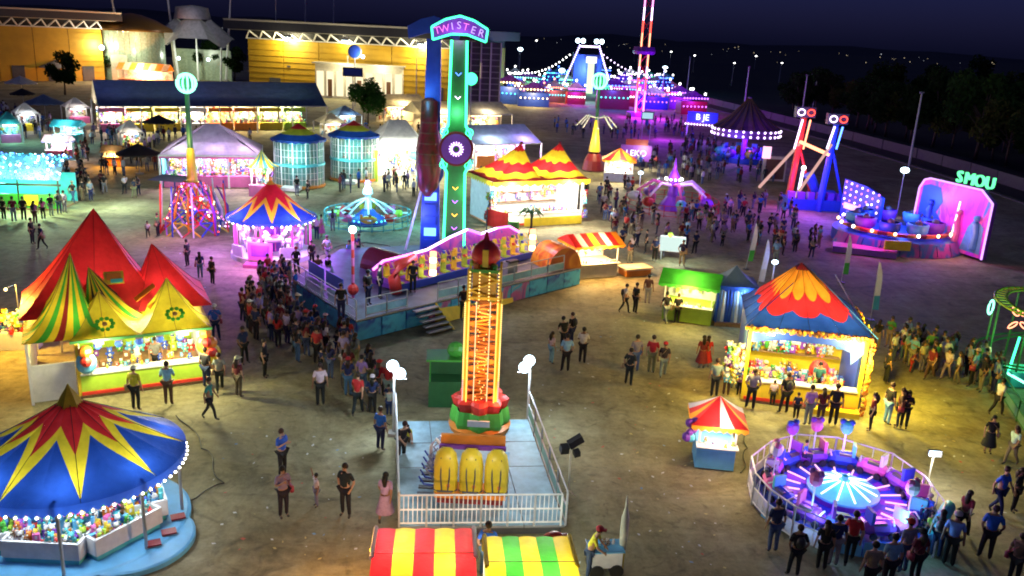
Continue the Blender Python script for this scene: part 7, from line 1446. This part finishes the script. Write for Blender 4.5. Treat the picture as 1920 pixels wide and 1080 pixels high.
P(1060, 698, D(190), 'pocket', 'light_blue', 'black', W_); P(1033, 682, D(120), 'stand', 'white', 'light_blue', W_, long_=True); P(1056, 660, D(200), 'lean', 'black', 'black', W_); P(1070, 648, D(230), 'stand', 'black', 'navy', W_); P(1091, 682, D(160), 'phone', 'white', 'black', W_); P(1178, 724, D(150), 'pocket', 'black', 'black', W_); P(1190, 698, D(190), 'stand', 'grey', 'denim', W_); P(1220, 700, D(160), 'stand', 'red', 'khaki', W_); P(1242, 708, D(170), 'walk', 'black', 'grey', W_); P(1314, 692, D(180), 'stand', 'maroon', 'red', 'left of the pyramid booth', dress=True, long_=True); P(1323, 690, D(160), 'stand', 'red', 'red', 'left of the pyramid booth', dress=True, long_=True)
G_ = 'near the green roofed stall'
P(1170, 588, D(100), 'walk', 'white', 'black', G_); P(1190, 588, D(120), 'stand', 'black', 'black', G_); P(1213, 570, D(160), 'stand', 'brown', 'grey', G_); P(1247, 606, D(200), 'walk', 'black', 'grey', G_); P(1268, 606, D(190), 'stand', 'black', 'black', G_)
Y_ = 'before the pyramid booth counter'
for x, y, sh, tr, po, kw in [(1406, 768, 'grey', 'black', 'pocket', {}), (1338, 745, 'denim' if False else 'grey', 'black', 'stand', {}), (1360, 742, 'black', 'brown', 'stand', dict(long_=True)), (1376, 730, 'black', 'grey', 'stand', dict(long_=True)), (1385, 742, 'pink', 'black', 'stand', dict(child=True)), (1447, 760, 'white', 'black', 'stand', dict(child=True)), (1469, 776, 'black', 'black', 'pocket', {}), (1491, 786, 'navy', 'black', 'stand', dict(child=True)), (1513, 798, 'lilac', 'grey', 'stand', {}), (1536, 796, 'maroon', 'brown', 'stand', dict(long_=True)), (1560, 798, 'black', 'black', 'stand', {}), (1606, 768, 'light_blue', 'denim', 'stand', dict(child=True)), (1432, 748, 'grey', 'navy', 'lean', {})]: P(x, y, D(180+hash(x) % 40-20), po, sh, tr, Y_, **kw)
R_w = 'on the yellow lit ground right of the pyramid booth'
for x, y, sh, tr, po, kw in [(1630, 808, 'maroon', 'black', 'stand', dict(long_=True)), (1661, 796, 'black', 'light_blue', 'stand', {}), (1681, 802, 'brown', 'navy', 'stand', dict(long_=True)), (1693, 803, 'black', 'black', 'phone', dict(long_=True)), (1659, 718, 'black', 'black', 'stand', {}), (1706, 698, 'maroon', 'red', 'lean', dict(child=True)), (1741, 712, 'maroon', 'brown', 'walk', dict(long_=True)), (1850, 850, 'black', 'navy', 'stand', dict(dress=True, long_=True)), (1866, 780, 'white', 'black', 'walk', {}), (1893, 872, 'white', 'khaki', 'walk', dict(long_=True))]: P(x, y, D((x*7) % 360), po, sh, tr, R_w, **kw)
S_ = 'beside the fenced spinning ride'
for x, y, sh, tr, po, kw, f in [(1866, 968, 'blue', 'navy', 'walk', {}, 30), (1898, 960, 'black', 'black', 'stand', dict(long_=True), 40), (1800, 1008, 'maroon', 'black', 'walk', dict(long_=True), 120), (1846, 1050, 'blue', 'black', 'pocket', {}, 160), (1776, 1062, 'light_blue', 'black', 'stand', {}, 150), (1752, 1046, 'grey', 'navy', 'stand', dict(long_=True), 150), (1447, 1036, 'navy', 'denim', 'stand', {}, 190), (1487, 1082, 'black', 'black', 'pocket', {}, 180), (1538, 1070, 'black', 'black', 'stand', dict(long_=True), 170), (1590, 1058, 'red', 'black', 'walk', {}, 160), (1660, 1108, 'light_blue', 'black', 'stand', {}, 185), (1712, 1092, 'maroon', 'black', 'stand', dict(long_=True), 190), (1896, 1098, 'brown', 'black', 'stand', {}, 120), (1624, 1120, 'khaki', 'black', 'stand', {}, 180), (1738, 1018, 'lime', 'black', 'stand', dict(child=True), 200), (1560, 1062, 'navy', 'grey', 'stand', {}, 175), (1690, 1075, 'grey', 'denim', 'stand', {}, 200)]: P(x, y, D(f), po, sh, tr, S_, **kw)
L_ = 'in front of the cyan lit stall'
for x, y, sh, tr, po, kw in [(8, 412, 'black', 'black', 'stand', {}), (27, 416, 'maroon', 'grey', 'stand', {}), (46, 414, 'black', 'black', 'pocket', {}), (67, 420, 'pink', 'brown', 'stand', dict(long_=True)), (82, 412, 'pink', 'black', 'stand', dict(long_=True)), (97, 406, 'black', 'grey', 'stand', {}), (112, 402, 'grey', 'denim', 'stand', {}), (122, 400, 'white', 'grey', 'pocket', {})]: P(x, y, D(170+x % 30), po, sh, tr, L_, **kw)
for x, y, sh, tr, po, wh, kw in [(2, 642, 'black', 'black', 'stand', 'left of the plush toy rack', {}), (278, 446, 'white', 'black', 'walk', 'left of the striped globe tower skirt', dict(child=True)), (297, 444, 'green', 'black', 'stand', 'left of the striped globe tower skirt', {}), (399, 534, 'black', 'black', 'stand', 'behind the red peaked game tent', {}), (352, 500, 'black', 'black', 'stand', 'behind the red peaked game tent', {}), (376, 522, 'navy', 'denim', 'stand', 'behind the red peaked game tent', dict(long_=True)), (62, 458, 'black', 'black', 'stand', 'behind the red peaked game tent', {}), (80, 468, 'navy', 'black', 'walk', 'behind the red peaked game tent', {}), (728, 350, 'black', 'black', 'stand', 'before the grey marquee with green column', {}), (742, 350, 'green', 'khaki', 'stand', 'before the grey marquee with green column', {}), (577, 374, 'black', 'black', 'stand', 'behind the small carousel', {}), (557, 368, 'black', 'grey', 'stand', 'behind the small carousel', {}), (171, 378, 'grey', 'navy', 'stand', 'behind the red tent peak', {}), (585, 500, 'black', 'black', 'stand', 'beside the small carousel', {}), (613, 492, 'white', 'grey', 'walk', 'beside the small carousel', {}), (556, 514, 'black', 'black', 'pocket', 'before the small carousel', {}), (603, 446, 'pink', 'pink', 'stand', 'right of the small carousel', dict(dress=True)), (594, 450, 'white', 'navy', 'stand', 'right of the small carousel', {}), (624, 434, 'lilac', 'grey', 'stand', 'right of the small carousel', dict(long_=True)), (618, 530, 'black', 'navy', 'stand', 'behind the queue', {}), (597, 530, 'brown', 'maroon', 'stand', 'behind the queue', {}), (503, 528, 'red', 'pink', 'stand', 'before the small carousel', {}), (530, 530, 'pink', 'black', 'stand', 'before the small carousel', dict(long_=True)), (655, 498, 'light_blue', 'black', 'stand', 'left of the red and white lamp post', {}), (672, 488, 'navy', 'black', 'walk', 'left of the red and white lamp post', {})]: P(x, y, D((x*13) % 360), po, sh, tr, wh, **kw)
# riders and staff on the rides
rp = V2(at(868, 600, 1.1)); person((rp.x, rp.y, 1.1), D(30), 'stand', 'black', 'black', label='attendant in black standing on the pendulum ride deck')
rp = at(774, 548, 1.1); person((rp.x, rp.y, 1.1), D(10), 'stand', 'black', 'black', label='dark clothed attendant at the left end of the pendulum gondola')
for x, y in ((690, 572), (712, 560), (640, 600)): rp = at(x, y, 1.1); person((rp.x, rp.y, 1.1), D(x % 90), 'stand', 'black', 'navy', 'waiting on the left of the pendulum ride deck')
for x, y in ((1440, 905), (1735, 985), (1505, 880)): rp = at(x, y, .35); person((rp.x, rp.y, .32), D(x), 'sit', random.choice(['blue', 'lilac']), 'navy', 'riding on the spinning ride', child=True)
gtp = bpy.data.objects['game_tent'].location; rzt = bpy.data.objects['game_tent'].rotation_euler.z
q = Vector((.5, 1.2, .1)); q.rotate(Matrix.Rotation(rzt, 3, 'Z')); person(gtp+q, rzt+.2, 'stand', 'grey', 'black', label='stall keeper in grey behind the counter of the red peaked tent')
q = Vector((.8, 1.0, .1)); q.rotate(Matrix.Rotation(pt.rotation_euler.z, 3, 'Z')); person(pt.location+q, pt.rotation_euler.z, 'lean', 'teal', 'black', label='stall keeper in teal leaning inside the pyramid booth')
# ---- crowds
def inside(poly, x, y):
    c = False; n = len(poly)
    for i in range(n):
        (x0, y0), (x1, y1) = poly[i], poly[(i+1) % n]
        if (y0 > y) != (y1 > y) and x < (x1-x0)*(y-y0)/(y1-y0)+x0: c = not c
    return c
def sample(poly_px, n, seed, gap=.5, avoid=()):
    rr = random.Random(seed); poly = [tuple(at(*p).xy) for p in poly_px]; xs, ys = [p[0] for p in poly], [p[1] for p in poly]; out = []; tries = 0
    while len(out) < n and tries < 20000:
        tries += 1; x, y = rr.uniform(min(xs), max(xs)), rr.uniform(min(ys), max(ys))
        if inside(poly, x, y) and all((x-a)**2+(y-b_)**2 > gap*gap for a, b_ in out) and all((x-a)**2+(y-b_)**2 > r*r for a, b_, r in avoid): out.append((x, y))
    return out
def crowd(poly, n, seed, where, group, shirts, face=None, gap=.5, avoid=()):
    rr = random.Random(seed+99)
    for x, y in sample(poly, n, seed, gap, avoid):
        rz = (math.atan2(face[1]-y, face[0]-x)+PI/2+rr.uniform(-.5, .5)) if face else rr.uniform(0, 2*PI)
        lg = rr.random() < .45; person((x, y, 0), rz, rr.choice(['stand', 'talk', 'pocket', 'phone', 'walk', 'cross', 'carry', 'stand']), rr.choice(shirts), rr.choice(['black', 'navy', 'denim', 'grey', 'black', 'khaki']), where, long_=lg, child=rr.random() < .10, group=group, pr=rr)
dark = ['black', 'navy', 'navy', 'maroon', 'grey', 'blue', 'red', 'white', 'lilac', 'denim' if False else 'black']
cA = at(668, 642)
crowd([(456, 560), (500, 520), (545, 530), (560, 580), (600, 622), (660, 665), (735, 760), (728, 830), (690, 810), (640, 745), (575, 690), (500, 655), (455, 620)], 84, 1, 'in the queue beside the painted ride deck', 'queue at the pendulum ride', dark, (cA.x+3, cA.y+6), .46)
oc = at(1258, 392)
crowd([(1115, 372), (1170, 352), (1240, 400), (1320, 402), (1400, 380), (1480, 402), (1540, 450), (1535, 500), (1480, 508), (1400, 480), (1330, 478), (1290, 505), (1180, 498), (1140, 440)], 100, 2, 'in the crowd by the octopus ride', 'crowd before the octopus ride', dark+['black', 'navy', 'maroon', 'light_blue'], None, .55, [(oc.x, oc.y, 4.6)])
crowd([(1638, 640), (1700, 655), (1800, 688), (1868, 712), (1862, 742), (1790, 722), (1700, 690), (1636, 665)], 36, 3, 'in the line of people behind the yellow lit ground', 'line of people right of the pyramid booth', ['white', 'white', 'cream', 'grey', 'maroon', 'green', 'black', 'brown', 'light_blue'], None, .42)
crowd([(100, 340), (150, 270), (168, 290), (160, 345), (265, 360), (262, 378), (190, 372), (110, 392)], 34, 4, 'walking between the cyan stall and the amber cart', 'people near the cyan lit stall', ['black', 'navy', 'grey', 'white', 'black', 'maroon', 'denim' if False else 'navy'], None, .7)
# far crowd: reads as one dark mass
m = MB(); rr = random.Random(8)
for k, c in C_.items(): paint('crowd_'+k, c, .8, 0, .1)
FC = [([(1150, 330), (1300, 265), (1440, 300), (1460, 345), (1350, 352), (1240, 335)], 110, 5), ([(1030, 235), (1280, 225), (1300, 262), (1140, 262), (1040, 258)], 60, 6), ([(0, 205), (100, 235), (90, 262), (0, 255)], 50, 7), ([(180, 275), (300, 285), (290, 330), (190, 335)], 26, 14), ([(130, 245), (300, 268), (290, 282), (150, 275)], 24, 15), ([(600, 350), (800, 345), (790, 372), (640, 362)], 16, 16), ([(200, 258), (480, 258), (470, 268), (210, 270)], 26, 9), ([(620, 250), (800, 240), (800, 262), (640, 264)], 18, 10), ([(860, 345), (1000, 330), (1130, 350), (1140, 365), (1110, 372)], 10, 12)]
for poly, n, sd in FC:
    for x, y in sample(poly, n, sd, .7):
        s = rr.uniform(.92, 1.05); c1 = 'crowd_'+rr.choice(['black', 'navy', 'grey', 'maroon', 'white', 'lilac', 'blue']); c2 = 'crowd_'+rr.choice(['black', 'navy', 'denim']); a = rr.uniform(0, 6); ca, sa = math.cos(a), math.sin(a)
        for sx in (-1, 1): m.tube([(x+sx*.10*ca, y+sx*.1*sa, 0), (x+sx*.11*ca, y+sx*.11*sa, .45*s), (x+sx*.08*ca, y+sx*.08*sa, .92*s)], [.05, .065, .09], 5, c2); m.tube([(x+sx*.17*ca, y+sx*.17*sa, 1.4*s), (x+sx*.25*ca, y+sx*.25*sa, 1.12*s), (x+sx*.24*ca, y+sx*.24*sa, .88*s)], [.06, .05, .04], 4, c1)
        m.tube([(x, y, .88*s), (x, y, 1.1*s), (x, y, 1.34*s), (x, y, 1.47*s)], [.15, .14, .17, .06], 6, c1); m.ball((x, y, 1.60*s), .1, 'crowd_brown', 6, 4, (1, 1, 1.25)); m.ball((x, y+.01, 1.66*s), .1, 'crowd_black', 6, 4)
tag(m.build('distant_crowd', smooth=True), 'dark mass of distant people on the purple lit ground', 'crowd', kind='stuff')
print('people', PEOPLE)
# ================================================================= LITTER, CABLES AND DRAINS ON THE GROUND
rr = random.Random(31); m = MB()
for k, c in dict(a=(.7, .7, .68), b=(.55, .12, .08), c=(.2, .35, .55), d=(.6, .5, .2)).items(): paint('litter_'+k, c, .7)
zones = [([(360, 800), (700, 800), (690, 1060), (360, 1060)], 60), ([(1080, 560), (1330, 640), (1280, 900), (1080, 1060), (1000, 700)], 70), ([(420, 440), (640, 430), (560, 500), (430, 520)], 30), ([(1380, 640), (1880, 760), (1890, 1050), (1780, 860)], 60), ([(180, 360), (420, 440), (440, 640), (400, 560)], 30), ([(1180, 720), (1380, 900), (1370, 1070), (1180, 1070)], 40)]
for poly, n in zones:
    for x, y in sample(poly, n, 300+n, .3):
        s = rr.uniform(.03, .09); a = rr.uniform(0, 6); k = 'litter_'+rr.choice('aaabcd'); z = .004+rr.uniform(0, .02); ca, sa = math.cos(a)*s, math.sin(a)*s
        m.add([(x-ca, y-sa, .0), (x+sa*.7, y-ca*.7, z), (x+ca, y+sa, z*1.5), (x-sa*.6, y+ca*.6, .001)], [(0, 1, 2, 3)], k)
tag(m.build('litter'), 'scraps of paper and cups scattered over the sandy ground', 'litter', kind='stuff')
for pts, lb in [([(660, 650), (640, 720), (690, 770), (742, 800)], 'black power cable from the pendulum ride to the drop tower'), ([(1390, 890), (1400, 840), (1395, 790), (1392, 765)], 'black power cable between the spinning ride and the pyramid booth'), ([(330, 950), (420, 905), (380, 840), (330, 770)], 'black power cable between the round stall and the red peaked tent'), ([(600, 480), (640, 460), (690, 455), (770, 470)], 'black power cable from the small carousel to the pendulum ride')]:
    w = [at(*p) for p in pts]; fine = []
    for i in range(len(w)-1):
        for j in range(8): q = w[i].lerp(w[i+1], j/8); fine.append(Vector((q.x+.10*math.sin(i*3+j*.8), q.y+.10*math.cos(i*2+j*.7), .02))-V2(w[0]))
    tag(MB().tube(fine, .022, 5, 'p_black').build('power_cable', loc=V2(w[0])), lb, 'cable')
